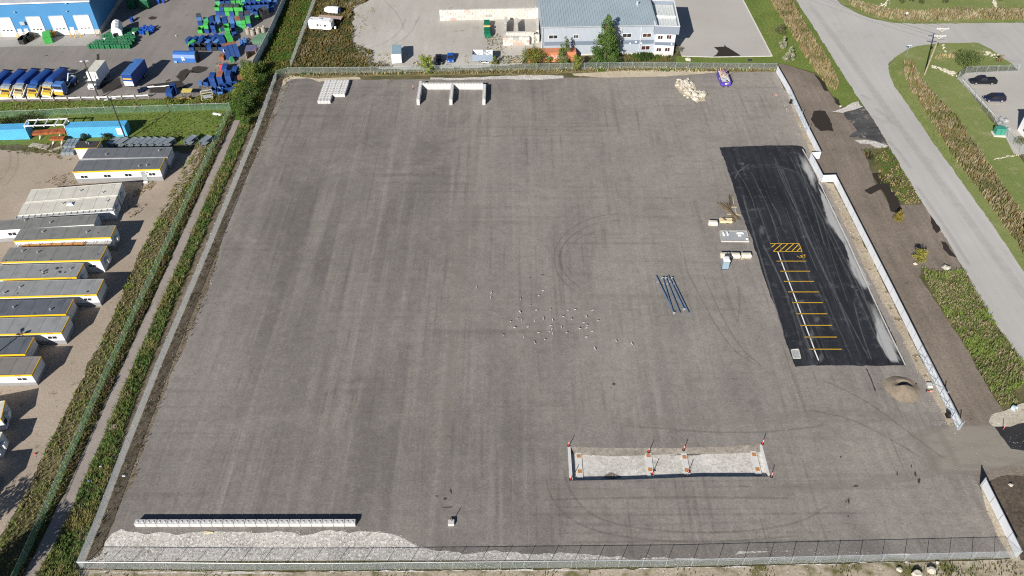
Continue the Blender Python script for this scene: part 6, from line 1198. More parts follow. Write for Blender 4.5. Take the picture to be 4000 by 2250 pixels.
# big blue tank body, leaning blue slab body, rusty open box
a_, b_ = G(q(c2,[(560,1050)])[0]), G(q(c2,[(925,1058)])[0]); d = b_-a_; L_ = d.length; t = thing('compactor_body', 'big blue rounded compactor body with a white emblem lying in the yard', 'compactor', a_, math.atan2(d.y,d.x)); TB = mat('tank_blue', (.035,.13,.40), .45, var=.1, scale=.7, dirt=(.12,.1,.1), dk=.15)
MB().loft([[(x,0,.2),(x,-.05,1.4),(x,.3,2.2),(x,1.0,2.6),(x,1.7,2.6),(x,2.4,2.2),(x,2.7,1.4),(x,2.6,.2)] for x in (0,L_)]).build('shell', TB, t)
mb = MB()
for x in (L_+.06,): mb.loft([[(x+k,.0,.2),(x+k,-.12,1.4),(x+k,.25,2.3),(x+k,1.0,2.7),(x+k,1.7,2.7),(x+k,2.45,2.3),(x+k,2.8,1.4),(x+k,2.6,.2)] for k in (-.06,.12)])
mb.build('end_frame', SDK, t); MB().box(.5,-.12,.15,.7,.25,.55).build('step_box', mat('pale_blue_panel', (.2,.32,.5)), t)
mb = MB(); x = L_*.46
for zz, ww in ((1.55,.55),(.95,.8)): mb.box(x,-.07,zz,ww,.04,.2)
mb.box(x-.25,-.07,.7,.16,.04,1.2); mb.box(x+.2,-.07,.85,.16,.04,1.05); mb.build('emblem', WHT, t)
a_, b_ = G(q(c2,[(1450,1000)])[0]), G(q(c2,[(1650,945)])[0]); d = b_-a_; t = thing('leaning_hopper', 'tall blue sloping hopper body with rusty top panels and white letters', 'hopper', a_, math.atan2(d.y,d.x)-.05); L_ = d.length
MB().loft([[(x,0,.1),(x,1.6,3.0),(x,2.9,3.1),(x,3.4,.1)] for x in (-.2,L_+.2)]).build('body', SBL, t); MB().loft([[(x,1.65,3.03),(x,2.85,3.13),(x,2.85,3.16),(x,1.65,3.08)] for x in (-.15,L_+.15)]).build('top_panel', RSTM, t)
mb = MB()
for x in (L_*.3,L_*.68): mb.bar((x,-.03,.1),(x,1.58,3.03),.06)
mb.build('rib', NAVY, t); mb = MB(); mb.box(-.25,1.0,1.6,.06,.2,.9); mb.box(-.25,1.5,1.6,.06,.2,.9); mb.box(-.25,1.25,1.95,.06,.5,.2); mb.build('lettering', WHT, t)
a_ = G(q(c2,[(1770,1000)])[0]); t = thing('rusty_box', 'open ended blue box with rusted top and pale inside beside the grey wall', 'steel box', a_, .12); mb = MB(); mb.box(0,1.6,.1,.08,3.2,2.3); mb.box(2.6,1.6,.1,.08,3.2,2.3); mb.box(1.3,3.2,.1,2.6,.08,2.3); mb.box(1.3,1.6,.1,2.6,3.2,.06); mb.build('body', mat('beige_steel', (.38,.33,.27), .8, var=.15, dirt=(.2,.1,.06), dk=.3), t); MB().box(1.3,1.6,2.4,2.75,3.25,.08).build('top_panel', mat('rusty_blue', (.07,.12,.28), .8, dirt=(.28,.13,.09), dk=.9), t)
o = MB().box(0,0,0,1.2,1.6,1.1).build('rusty_bin', mat('rusty_bin', (.26,.1,.04), .9, var=.3, dirt=(.05,.07,.2), dk=.5)); o.location = G(q(c2,[(1350,1010)])[0])+Vector((0,.8,0)); tag(o, 'tall rusty orange bin with blue back, left of the leaning hopper', 'bin')
o = MB().box(0,0,0,1.1,1.5,.9,tx=.2).box(.1,.2,.9,.5,.7,.15).build('crushed_skip', mat('crushed_green', (.04,.25,.1), .6, dirt=(.3,.06,.03), dk=.4)); o.location = G(q(c2,[(1510,1040)])[0])+Vector((0,.7,0)); o.rotation_euler = (0,0,.5); tag(o, 'crushed green skip with red inside at the foot of the hopper', 'skip')
CDR = mat('stained_concrete', (.33,.3,.26), .9, var=.2, scale=2, dirt=(.08,.07,.05), dk=.6)
for i, (x, y, f, lb) in enumerate(((1790,560,(.5,.46,.4),'pale filled'),(1870,580,(.35,.2,.12),'rusty filled'),(1960,560,(.75,.5,.05),'yellow filled, left'),(2045,540,(.85,.55,.05),'bright yellow filled, nearest the wall'))):
    t = thing('concrete_drum', f'tall stained concrete drum beside the grey wall, {lb}', 'drum', G(q(c2,[(x,y)])[0]), 0, 'row of concrete drums'); MB().rings([(.62,0),(.62,1.7),(.45,1.7),(.42,1.3),(.0,1.3)],16).build('shell', CDR, t); MB().rings([(.42,1.32),(.42,1.4),(.01,1.43)],14).build('filling', mat('fill_%d' % i, f, .7), t)
for i, (x, y) in enumerate(((1655,670),(1725,650),(1665,725),(1700,735),(1740,700),(1755,665),(1690,690),(1760,720))):
    o = MB().rings([(.28,0),(.3,.3),(.28,.35),(.3,.6),(.28,.9),(.24,.93)],12).build('barrel', BLUL) if i == 0 else o.copy(); 
    if i: COL.objects.link(o)
    o.location = G(q(c2,[(x,y+30)])[0]); tag(o, 'blue plastic barrel in the shaded group beside the white rail', 'barrel', 'blue barrels by the grey wall')
P0 = G(q(c2,[(1850,730)])[0])
for j in range(6):
    for i in range(6): cart((P0.x+.5+i*.62+j*.18, P0.y+j*.75, 0), BGR2, .2, 'pale green wheeled bin in the tight block against the grey wall', 'tight block of pale green bins')
t = thing('red_cover', 'red plastic cover leaning behind the blue skip heap', 'cover', G(q(c4,[(1530,350)])[0])+Vector((0,.4,0)), .2); MB().loft([[(x,0,.0),(x,-.1,.9),(x,.5,1.5),(x,1.2,1.4),(x,1.4,0)] for x in (0,.5,1.3)]).build('shell', mat('red_plastic', (.5,.05,.06), .5), t)
t = thing('steel_cradle', 'pale yellow open steel cradle tilted in the weeds', 'cradle', G(q(c4,[(1230,830)])[0]), .3); mb = MB()
for x in (0,2.6): mb.bar((x,0,.15),(x,2.4,.6),.12); mb.bar((x,0,.15),(x,0,.9),.1)
for y, z in ((0,.2),(.8,.33),(1.6,.46),(2.4,.62)): mb.bar((0,y,z),(2.6,y,z),.1)
mb.bar((0,2.4,.6),(0,2.4,1.3),.1); mb.bar((2.6,2.4,.6),(2.6,2.4,1.3),.1); mb.bar((0,2.4,1.3),(2.6,2.4,1.3),.1); mb.build('frame', mat('pale_yellow_steel', (.55,.56,.36), .6), t); MB().box(1.4,.9,.3,2,.9,.3).build('load', mat('grey_load', (.35,.37,.42), .7), t)
t = thing('yellow_canopy', 'yellow roofed machine frame standing in the weeds by the guard rail end', 'machine', G(q(c4,[(900,770)])[0]), .0); MB().box(1.2,1.0,1.25,2.4,1.6,.12).build('roof', mat('faded_yellow', (.62,.52,.14), .6), t); mb = MB()
for x in (.15,2.25):
    for y in (.3,1.7): mb.box(x,y,0,.1,.1,1.25)
mb.build('leg', SDK, t); MB().box(.9,-.8,.1,3.2,.45,.3).build('base_beam', mat('yellow_beam', (.6,.42,.1), .7, dirt=(.5,.5,.45), dk=.6), t)
t = thing('steel_locker', 'tall blue open fronted locker casting a long shadow in the truck yard', 'locker', G(q(c4,[(780,730)])[0]), .1); mb = MB(); mb.box(-.6,.5,0,.06,1.1,2.6); mb.box(.6,.5,0,.06,1.1,2.6); mb.box(0,1.03,0,1.2,.06,2.6); mb.box(0,.5,2.55,1.26,1.1,.06); mb.build('case', SBL, t); MB().box(0,.2,.1,1.1,.1,.4).build('drawer', SBL, t)
for x0, y0, x1, y1, lb in ((620,610,1010,575,'pale pole lying along the edge of the truck yard'),(640,600,930,590,'thin timber lying beside the pale pole'),(2450,600,2560,585,'short white pole at the end of the guard rail')):
    a, b = G(q(c4 if x0 < 2000 else c3,[(x0-300 if x0<2000 else x0,y0)])[0]), G(q(c4 if x0 < 2000 else c3,[(x1-300 if x0<2000 else x1,y1)])[0]); o = MB().tube((0,0,.12),(b.x-a.x,b.y-a.y,.12),.1,n=6).build('pole_log', WST); o.location = a; tag(o, lb, 'pole')
for i, (x, y, lb) in enumerate(((2350,690,'stack of black pallets at the end of the guard rail'),(2400,660,'black pallet leaning behind the stack by the guard rail'))):
    o = MB()
    for k in range(5): o.box(0,k*.28,.35,1.3,.18,.08)
    for k in (-.55,0,.55): o.box(k,.55,.0,.1,1.3,.35)
    o = o.build('pallet', NAVY); o.location = G(q(c3,[(x,y)])[0]); o.rotation_euler = (0,0,.5); tag(o, lb, 'pallet')
# ------------------------------------------------------------ lamp posts, utility pole, road signs
PCON = mat('pole_concrete', (.58,.57,.54), .85); DPOLE = mat('dark_bronze_pole', (.05,.045,.04), .5, .3); LHEAD = mat('lamp_grey', (.5,.52,.56), .4)
def lamp_post(label, base, h, heads, steel, armd=.6):
    t = thing('lamp_post', label, 'lamp post', G(base)); MB().rings([(.32,-.1),(.32,.75),(.28,.8)],12).build('footing', PCON, t); MB().tube((0,0,.8),(0,0,h),.16,.1,8).build('pole', steel, t)
    for a in heads:
        u = Vector((math.cos(a), math.sin(a), 0)); l = MB(); l.bar((0,0,h-.1),tuple(u*armd+Vector((0,0,h))),.07); l.build('arm', steel, t); MB().bbox(u.x*(armd+.35),u.y*(armd+.35),h-.05,.75,.42,.2,.05,a).build('lamp_head', LHEAD, t)
    return t
lamp_post('tall twin headed lamp post at the guard rail beside the white truck', (387,386), 9.7, (.4, 3.0), mat('grey_pole', (.09,.085,.075), .5, .3), .3)
lamp_post('tall black lamp post rising between the grey crates and blue container', (494,549.6), 10.5, (.3, 1.9, 3.6), DPOLE, .45)
lamp_post('tall lamp post left of the trailers whose shadow crosses their roofs', (-150,1560), 9.5, (.4, 2.0, 3.6), DPOLE, .5)
WOOD = mat('pole_timber', (.3,.25,.17), .9, var=.25, scale=3)
t = thing('utility_pole', 'timber utility pole with two crossarms on the grass at the junction', 'utility pole', G((3611,292))); hU = 12.9
MB().tube((0,0,-.1),(0,0,hU),.2,.14,10).build('pole', WOOD, t)
for z in (hU-.8, hU-2.6):
    a = MB(); a.box(0,-.15,z,2.9,.12,.14); a.bar((-.8,-.17,z),(0,-.17,z-.6),.05); a.bar((.8,-.17,z),(0,-.17,z-.6),.05); a.build('crossarm', WST, t); iz = MB()
    for x in (-1.35,-.7,1.35): iz.rings([(.05,z+.14),(.07,z+.25),(.03,z+.36)],8,x,-.15)
    iz.build('insulator', WHT, t)
mb = MB(); mb.tube((0,0,hU-3.6),(1.4,-.3,hU-3.3),.03,n=6); mb.rings([(.18,hU-5),(.2,hU-4.4),(.1,hU-4.3)],10,.3,0); mb.build('cable_fitting', SDK, t)
e = G((3611,292)); mb = MB()
for x, z in ((-1.35,hU-.45),(1.35,hU-.45),(0,hU-2.3)):
    pts = [Vector((x-55*k/10, 62*k/10, z-1.6*4*(k/10)*(1-k/10))) for k in range(11)]
    for a, b in zip(pts, pts[1:]): mb.tube(a, b, .022, n=4)
mb.build('cable', SDK, t)
def road_sign(label, base, h, kind):
    t = thing('road_sign', label, 'road sign', G(base)); MB().tube((0,0,0),(0,0,h),.04,n=8).build('post', GALV, t)
    m = MB()
    if kind == 'street': m.box(0,0,h-.25,1.1,.03,.22); m.box(0,0,h-.55,.03,1.1,.22); m.build('name_plate', mat('blue_white_plate', (.45,.55,.7), .4), t)
    else: m.loft([[(.38*math.cos(a),s,h-.1+.38*math.sin(a)) for a in [math.pi/8+k*math.pi/4 for k in range(8)]] for s in (-.02,.02)]).build('sign_plate', mat('sign_back', (.62,.64,.66), .4, .3), t)
road_sign('back of a round road sign at the curve beyond the junction', q(d4,[(850,315)])[0], 2.6, 'round'); road_sign('street name sign with blue plates on the junction corner', q(d4,[(880,795)])[0], 2.9, 'street')
# green transformer cabinet, drain markings, stones on the right
t = thing('transformer_cabinet', 'green transformer cabinet on a pale slab beside the lot fence', 'cabinet', G(q(f4,[(2262,905)])[0]), -.1); MB().box(0,.6,0,2.6,2.2,.15).build('slab', mat('pale_slab', (.62,.6,.55), .85), t); MB().bbox(.15,.9,.15,2.1,1.6,1.5,.08).build('case', mat('cabinet_green', (.05,.25,.19), .5), t); MB().box(.15,.08,.35,.05,.04,1.1).build('door_seam', SDK, t)
LS = mat('limestone', (.5,.465,.395), .9, var=.18, scale=2, dirt=(.36,.31,.23), dk=.4)
def rocks(pts, label, group, rmin, rmax, m=LS, name='boulder', sq=.65):
    for i, (p, r) in enumerate(pts):
        o = MB().rock((0,0,r*.35), r, random.uniform(0,60), sq).build(name, m); o.location = p; o.rotation_euler = (0,0,random.uniform(0,6)); tag(o, label, name, group)
pp = []
for a, b, n_, s in (((440,130),(640,20),44,55),((2110,-20),(2200,130),34,45),((1410,650),(1450,760),12,26),((2010,760),(2200,820),40,60),((1250,955),(1420,1010),34,30),((1420,1010),(1600,1080),44,50)):
    for i in range(n_): f = random.random(); pp.append((G(q(d4,[(a[0]+(b[0]-a[0])*f+random.uniform(-s,s)*.6, a[1]+(b[1]-a[1])*f+random.uniform(-s,s)*.5)])[0]), random.uniform(.12,.3)))
rocks(pp, 'pale limestone rock in the strips of rock across the roadside grass', 'rocks laid in the roadside ditches', 0, 0)
pp = [(G(q(f4,[(2200+i*13+random.uniform(-5,5), 1195-i*2.2+random.uniform(-8,8))])[0]), random.uniform(.1,.2)) for i in range(26)]
rocks(pp, 'small pale stone in the thin line across the right lawn', 'line of stones on the lawn', 0, 0)
pp = [(G(q(f4,[(2300+random.uniform(-30,110), 760+random.uniform(-60,70))])[0]), random.uniform(.4,.8)) for i in range(9)]
rocks(pp, 'grey boulder in the group behind the green cabinet', 'boulders by the lot fence', 0, 0, mat('grey_stone', (.3,.31,.32), .9, var=.2, scale=2))
for p, r, lb in ((q(f5,[(1590,1125)])[0],.75,'flat white boulder beside the road on the bare soil'),(q(f5,[(1210,1070)])[0],.4,'small pale boulder below the yellow shrub'),(q(f6,[(2030,210)])[0],.3,'small white stone in the roadside grass'),(q(g1,[(1640,850)])[0],.62,'pale boulder on the near bank, the higher of two'),(q(g1,[(1490,890)])[0],.72,'pale boulder on the near bank, cut by the bottom edge'),(q(g1,[(1320,840)])[0],.45,'half buried boulder on the near sandy bank'),(q(g1,[(1700,770)])[0],.26,'small yellowish stone on the near bank by the fence'),(q(f4,[(265,535)])[0],.35,'whitish stone at the head of the limestone heap'),(q(f7,[(2405,950)])[0],.35,'white stone on the dark soil right of the gateway'),(q(c2,[(590,600)])[0],.3,'white lump on the truck yard'),(q(d2,[(1670,745)])[0],.7,'pale boulder in the weeds before the grey building'),(q(d3,[(285,760)])[0],.8,'pale boulder on the grass strip before the apron')):
    o = MB().rock((0,0,r*.3), r, r*37, .6).build('boulder', LS); o.location = G(p); tag(o, lb, 'boulder')
o = MB().bbox(0,0,0,.9,.5,.45,.06).box(0,0,.45,.7,.1,.06).build('utility_box', SDK); o.location = G(q(d3,[(1055,765)])[0]); tag(o, 'dark low utility box on the grass strip before the apron', 'utility box')
t = thing('culvert_pipe', 'pale culvert pipe end under the weeds beside the near gateway', 'pipe', G(q(f6,[(2430,1425)])[0]), .6); MB().rings([(.45,0),(.5,0.02),(.5,.6),(.42,.6),(.42,.1)],14).build('pipe', mat('pale_blue_pipe', (.42,.5,.6), .5), t); bpy.context.view_layer.update(); t.rotation_euler = (1.2,0,.6)
# ------------------------------------------------------------ trees and shrubs
LG = [(.045,.085,.018),(.06,.11,.02),(.075,.12,.025)]; LY = [(.14,.17,.03),(.1,.15,.03),(.18,.2,.035)]; LYG = [(.22,.19,.035),(.17,.17,.03),(.25,.23,.045)]; LGR = [(.3,.29,.22),(.24,.25,.18)]
tree('poplar_tree', 'tall pointed green tree in front of the grey building', G((2362,243)), 13.0, 4.0, [(.048,.092,.02),(.064,.116,.024),(.078,.128,.029)], 11000, .34, 'cone', 'tree', None, 80, .03, .2)
tree('young_tree', 'pale topped slender young tree before the orange container', G(q(d2,[(985,790)])[0]), 7.4, 2.3, [(.13,.17,.07),(.09,.13,.03),(.12,.15,.04)], 3400, .26, 'cone', 'tree', None, 40, .02)
tree('young_tree', 'small yellowish tree growing through the far fence below the tall one', G(q(d2,[(1120,900)])[0]), 4.8, 1.5, LY, 1400, .24, 'round')
tree('broad_bush', 'wide yellow green bush at the left end of the orange container', G(q(d2,[(590,800)])[0]), 4.4, 3.5, [(.12,.13,.025),(.085,.11,.022),(.16,.17,.03)], 4200, .26, 'bush', 'bush', None, 44)
tree('young_tree', 'thin bare topped tree rising from the wide yellow green bush', G(q(d2,[(610,760)])[0]), 6.6, 1.0, [(.2,.2,.1),(.26,.24,.13)], 700, .2, 'cone', 'tree', None, 20, .2, .06)
tree('shrub', 'bright yellow green shrub at the far fence left of the black car', G(q(d1,[(1835,905)])[0]), 4.6, 2.1, [(.2,.24,.03),(.15,.2,.03),(.24,.28,.05)], 2400, .26, 'round', 'shrub')
tree('shrub', 'small green shrub beside the grey ribbed trailer', G(q(h4,[(610,560)])[0]), 2.6, .9, LY, 700, .2, 'cone', 'shrub', None, 20)
tree('shrub', 'low dark shrub in front of the orange container middle', G(q(d2,[(790,790)])[0]), 2.2, 1.0, LY, 700, .22, 'bush', 'shrub')
for x, y, h_, r_, pal, lb in ((1425,420,2.6,2.0,[(.13,.13,.06),(.09,.1,.04)],'sparse brownish young tree on the grass by the reeds'),(1460,615,3.6,1.2,LGR,'silvery spruce by the reeds, the middle of three'),(1545,770,4.2,1.5,LGR,'silvery spruce nearest to the corner of the white fence')):
    tree('spruce_tree', lb, G(q(d3,[(x,y)])[0]), h_, r_, pal, 1300, .2, 'cone' if pal is LGR else 'round', 'tree', None, 26)
tree('shrub', 'bare grey shrub at the corner of the white annex', G(q(d3,[(150,660)])[0]), 2.0, 1.1, [(.16,.15,.1)], 500, .18, 'bush', 'shrub')
tree('broad_bush', 'wide green bush on the junction grass near the lot fence', G(q(d4,[(1740,930)])[0]), 4.0, 3.1, [(.07,.1,.03),(.1,.13,.04)], 3600, .26, 'bush', 'bush', None, 44)
tree('shrub', 'pale twiggy shrub right of the wide bush at the junction', G(q(d4,[(1900,880)])[0]), 3.0, 1.8, [(.2,.2,.1),(.14,.16,.06)], 1200, .22, 'bush', 'shrub')
tree('shrub', 'rusty leaved little tree at the end of the junction grass', G(q(d4,[(2205,905)])[0]), 2.6, .8, [(.22,.13,.06),(.17,.14,.05)], 600, .2, 'round', 'shrub')
for i, (x, y) in enumerate(((810,45),(955,20),(1095,50),(1430,45),(2240,10))): tree('shrub', ('small dark shrub on the lawn beyond the road, first from the rock strip','small dark shrub on the lawn beyond the road, second from the rock strip','small dark shrub on the lawn beyond the road, third from the rock strip','slim sapling on the lawn beyond the road','small dark shrub right of the second rock strip')[i], G(q(d4,[(x,y)])[0]), 1.6, .9, [(.06,.09,.03),(.1,.1,.04)], 500, .2, 'bush', 'shrub')
tree('shrub', 'yellow shrub on the bare soil beside the lower road bend', G(q(f5,[(1250,1030)])[0]), 2.6, 1.4, LYG, 1500, .2, 'round', 'shrub', None, 30)
tree('shrub', 'golden shrub on the bare soil below the grass patch', G(q(f5,[(985,530)])[0]), 2.3, 1.2, [(.22,.165,.035),(.18,.15,.03),(.24,.21,.045)], 1300, .2, 'round', 'shrub', None, 30)
tree('shrub', 'low planted bush at the corner of the white building', G((3985,560)), 1.5, 1.6, [(.12,.12,.05),(.09,.12,.04)], 900, .2, 'bush', 'shrub')
for i, (x, y, h_, r_, pal) in enumerate(((1990,300,3.2,1.6,LG),(2060,420,4.2,2.4,LY),(2210,330,3.6,2.0,LG),(2060,560,4.0,2.4,LY),(2230,520,3.4,1.9,LG),(1900,720,3.6,2.3,LY),(2060,760,4.4,2.6,LG),(1880,900,3.6,2.1,LG),(2000,960,4.0,2.3,LG),(1930,1060,3.2,1.7,LG),(1990,1190,2.6,1.4,LG),(1850,640,2.8,1.5,LY))):
    tree('hedge_bush', ('dark green' if pal is LG else 'yellow green')+' bush in the ditch thicket, '+('behind the grey wall end','beside the blue skip heap','on its ditch side near the top','in its yellow upper middle','on its ditch side lower down','at its left bulge by the grass','in its tall centre','on its left side above the lawn','in its lower centre','near its lower end','at its lowest tip beside the path','between the skips and the lawn')[i], G(q(c4,[(x,y+40)])[0]), h_, r_, pal, int(900*r_), .24, 'bush' if i % 3 else 'round', 'bush', 'thicket along the ditch', 30)
for i, (x, y) in enumerate(((90,150),(420,110),(560,100),(10,1180),(330,330))):
    pass
for x, y, h_, r_, lb in ((60,185,2.0,2.2,'dark bush behind the left blue container, nearest the frame edge'),(400,160,2.2,2.4,'dark bush behind the white steel frame'),(250,150,1.6,1.8,'low dark bush between two others behind the left container'),(1060,375,1.5,.9,'little weed bush in front of the blue container, left one'),(1345,370,1.9,1.1,'little weed bush in front of the blue container, right one')):
    tree('bush', lb, G(E1((x,y))[0]), h_, r_, [(.03,.055,.014),(.05,.06,.02)], int(600*r_), .22, 'bush', 'bush')
tree('shade_tree', 'broad tree just beyond the lower left frame edge shading the footpath', (-69.5, 44.0), 9.0, 3.6, LG, 5000, .4, 'round', 'tree', None, 60, .2, .25)
tree('shade_tree', 'second broad tree beyond the lower left frame edge by the path', (-77.5, 50.5), 8.5, 3.8, LG, 3000, .4, 'round', 'tree', None, 40, .2, .2)
# orange container behind the trees, with its white lettering
OR = mat('container_orange', (.52,.2,.1), .55, var=.1, scale=.5)
t = container('faded orange shipping container behind trees at the grey building', q(d2,[(530,668)])[0], q(d2,[(1130,655)])[0], q(d2,[(1120,590)])[0], 2.55, OR, Lf=12.2)
txt('UNICLOB', 1.15, WHT, t, (.0,-1.25,1.3), (math.pi/2,0,0))
# ------------------------------------------------------------ things standing in the gravel yard
ORG = mat('safety_orange', (.72,.06,.035), .5, var=.05); RFL = mat('reflective_white', (.8,.8,.8), .4)
first = []
def delineator(p, label, rz=0, z=0, tilt=0):
    if first: r = dup(first[0], p, rz, label); r.rotation_euler = (tilt, tilt*.5, rz); return r
    t = thing('delineator_post', label, 'traffic delineator', p, rz, 'orange traffic delineators'); MB().bbox(0,0,0,.4,.4,.08,.03).build('base', DKM, t); MB().rings([(.06,.08),(.06,.2),(.045,1.05),(.055,1.1),(.03,1.2)],10).build('post', ORG, t)
    for z0 in (.62,.85): MB().rings([(.056,z0),(.053,z0+.1)],10).build('reflective_band', RFL, t)
    first.append(t); return t
dl = [((285,335),'at the far left corner of the long pit'),((302,640),'at the near left corner of the long pit'),((1015,392),'at the far end of the second footing in the pit'),((1045,592),'at the near end of the second footing in the pit'),((1333,372),'at the far end of the third footing in the pit'),((1367,600),'at the near end of the third footing in the pit'),((2053,318),'at the far right corner of the long pit'),((2133,616),'at the near right corner of the long pit')]
for (x, y), lb in dl: delineator(G(q(g2,[(x,y)])[0])+Vector((0,.06,.0)), 'orange delineator '+lb, random.uniform(0,1))
delineator(G(bx(487,163)), 'orange delineator left of the storage bay', .2); delineator(G(q(f7,[(2310,250)])[0]), 'orange delineator at the edge of the black gateway apron'); delineator(G(q(f6,[(1350,1215)])[0]), 'orange delineator fallen over beside the sand heap', .4, 0, .9); delineator(G(q(d3,[(1345,1195)])[0])+Vector((0,0,.06)), 'orange delineator lying flat in the far right of the yard', 1.3, 0, 1.5)
# footings and side beams of the weighbridge pit
WC = mat('weighbridge_concrete', (.58,.58,.57), .8, var=.06); RPL = mat('rusty_plate', (.45,.2,.06), .85, var=.2, scale=4)
for pts, lb in (([(344,372),(398,372),(416,620),(362,622)],'first concrete footing from the left in the pit'),([(978,372),(1035,372),(1062,598),(1005,600)],'second concrete footing from the left in the pit'),([(1306,388),(1358,388),(1397,600),(1345,602)],'third concrete footing from the left in the pit'),([(1938,360),(1990,358),(2050,598),(1992,600)],'rightmost concrete footing in the pit')):
    a = [G(p, -.5).xy for p in q(g2, pts)]; c_ = sum(a, Vector((0,0)))/4; t = thing('concrete_footing', lb, 'concrete footing', (c_.x,c_.y,-.69), 0, 'footings in the weighbridge pit')
    MB().prism([(p.x-c_.x,p.y-c_.y) for p in (a[3],a[2],a[1],a[0])], 0, .2).build('slab', WC, t)
    for f in (.22,.78):
        l = (a[0]+(a[3]-a[0])*f+a[1]+(a[2]-a[1])*f)/2-c_; MB().box(l.x,l.y,.2,.58,.58,.03).build('steel_plate', RPL, t)
for pts, lb in (([(274,338),(300,338),(320,640),(290,642)],'white concrete beam along the left end of the pit'),([(2030,318),(2048,316),(2122,598),(2108,606)],'thin concrete beam along the right end of the pit')):
    a = [G(p, .02).xy for p in q(g2, pts)]; c_ = sum(a, Vector((0,0)))/4; o = MB().prism([(p.x-c_.x,p.y-c_.y) for p in (a[3],a[2],a[1],a[0])], -.7, .05).build('concrete_beam', WC); o.location = (c_.x,c_.y,0); tag(o, lb, 'concrete beam')
# crates, lumber, rods, slab, toilet beside the car park
CRB = mat('beige_crate', (.62,.57,.48), .7, var=.06, scale=1.5); LUM = mat('fresh_lumber', (.68,.58,.36), .75, var=.15, scale=4)
tp = lambda x, y: (2780+x*.29294, 830+y*.29294)
def crt(p, label, rz=0):
    t = thing('concrete_barrier_block', label, 'crate', G(p), rz, 'beige crates beside the car park'); MB().loft([[(-.86,-.38,0),(.86,-.38,0),(.86,.38,0),(-.86,.38,0)],[(-.9,-.4,.55),(.9,-.4,.55),(.9,.4,.55),(-.9,.4,.55)],[(-.8,-.3,.8),(.8,-.3,.8),(.8,.36,.8),(-.8,.36,.8)]]).build('body', CRB, t)
    MB().box(0,.02,.8,1.5,.5,.03).build('lid', CRB, t)
    for x in (-.45,.45): MB().box(x,-.41,.2,.22,.05,.12).build('fork_pocket', MATS['grey_skirt'], t)
    t.name = 'storage_crate'; return t
crt(tp(175,592), 'beige crate right behind the grey portable toilet'); crt(tp(308,594), 'beige crate in the middle of the row of three', -.04); crt(tp(457,594), 'beige crate of the row nearest the car park'); crt(q(f2,[(540,1140)])[0], 'lone beige crate left of the lumber pile', -.12)
t = thing('lumber_pile', 'pile of fresh pale lumber under the heap of rods', 'lumber', G(q(f2,[(880,1105)])[0]), -.06); mb = MB()
for k in range(3):
    for i in range(6): mb.box(random.uniform(-.12,.12), .1+i*.2, k*.14, 2.3, .17, .12, random.gauss(0,.03))
mb.build('board', LUM, t); mb = MB(); mb.box(-.3,.75,.43,.5,.9,.03,.5); mb.box(.2,-.3,.02,.55,.4,.1); mb.build('loose_sheet', mat('brown_sheet', (.2,.13,.09), .8), t)
ROD = mat('weathered_rod', (.2,.15,.09), .9, var=.25, scale=5)
o_ = G(q(f2,[(1000,820)])[0])
def rods(label, ends, n_, sp):
    t = None; mb = MB(); a, b = [G(q(f2,[e])[0])-o_ for e in ends]
    for i in range(n_): mb.tube((a.x+random.gauss(0,sp[0]),a.y+random.gauss(0,sp[0]*.7),.05+random.random()*.5),(b.x+random.gauss(0,sp[1]),b.y+random.gauss(0,sp[1]*.8),.05+random.random()*.4),.025,n=5)
    o = mb.build('rod_bundle', ROD); o.location = o_; tag(o, label, 'rod bundle', 'bundles of weathered rods')
rods('bundle of brown rods fanned out from upper left to lower right over the lumber', ((740,650),(1180,1040)), 22, (.4,.32)); rods('bundle of brown rods lying nearly straight away from the lumber', ((970,440),(990,720)), 12, (.25,.2)); rods('few dark rods crossing steeply down to the gravel', ((900,600),(1085,1100)), 9, (.25,.12))
for x0, y0, x1, y1, lb in ((1000,705,1145,708,'pale timber lath lying crosswise by the rods'),(1040,425,1065,610,'pale timber lath lying lengthwise beyond the rods'),(1100,730,1140,900,'brownish lath lying parallel to the asphalt edge'),(900,880,1250,905,'long pale lath beside the lumber with a red end')):
    a, b = G(q(f2,[(x0,y0)])[0]), G(q(f2,[(x1,y1)])[0]); o = MB().bar((0,0,.04),(b.x-a.x,b.y-a.y,.04),.09,.06).build('timber_lath', LUM); o.location = a; tag(o, lb, 'lath')
a, b = G(tp(378,580)), G(tp(405,628)); o = MB().bar((0,0,.05),(b.x-a.x,b.y-a.y,.05),.12,.1).build('timber_lath', LUM); o.location = a; tag(o, 'short timber lying between two beige crates', 'lath')
a4 = [G(tp(*p)).xy for p in ((130,390),(497,395),(465,255),(108,255))]; c_ = sum(a4, Vector((0,0)))/4; t = thing('concrete_slab', 'grey concrete slab framed by pale forms at the car park edge', 'slab', (c_.x,c_.y,0)); l4 = [(p.x-c_.x,p.y-c_.y) for p in a4]
MB().prism(l4, -.02, .16).build('slab', mat('fresh_slab', (.33,.345,.36), .7, var=.07, scale=.8), t); mb = MB()
for i in range(4):
    p, r = l4[i], l4[(i+1) % 4]; mb.bar((p[0],p[1],.12),(r[0],r[1],.12),.1,.26)
mb.build('form_board', mat('form_board', (.5,.49,.45), .8), t)
for x, y, sx, sy, h_, lb in ((155,300,.35,.9,.3,'white tray leaning on the grey slab, left one'),(207,295,.25,.9,.3,'narrow white tray on the grey slab, second from left'),(375,290,1.3,.3,.25,'white beam across the grey slab, rear'),(370,318,.6,.3,.2,'short white block on the grey slab before the beam')):
    o = MB().bbox(0,0,0,sx,sy,h_,.03).box(0,0,h_,sx*.7,sy*.8,.03).build('white_fitting', WHITE); o.location = G(tp(x,y))+Vector((0,0,.17)); tag(o, lb, 'fitting')
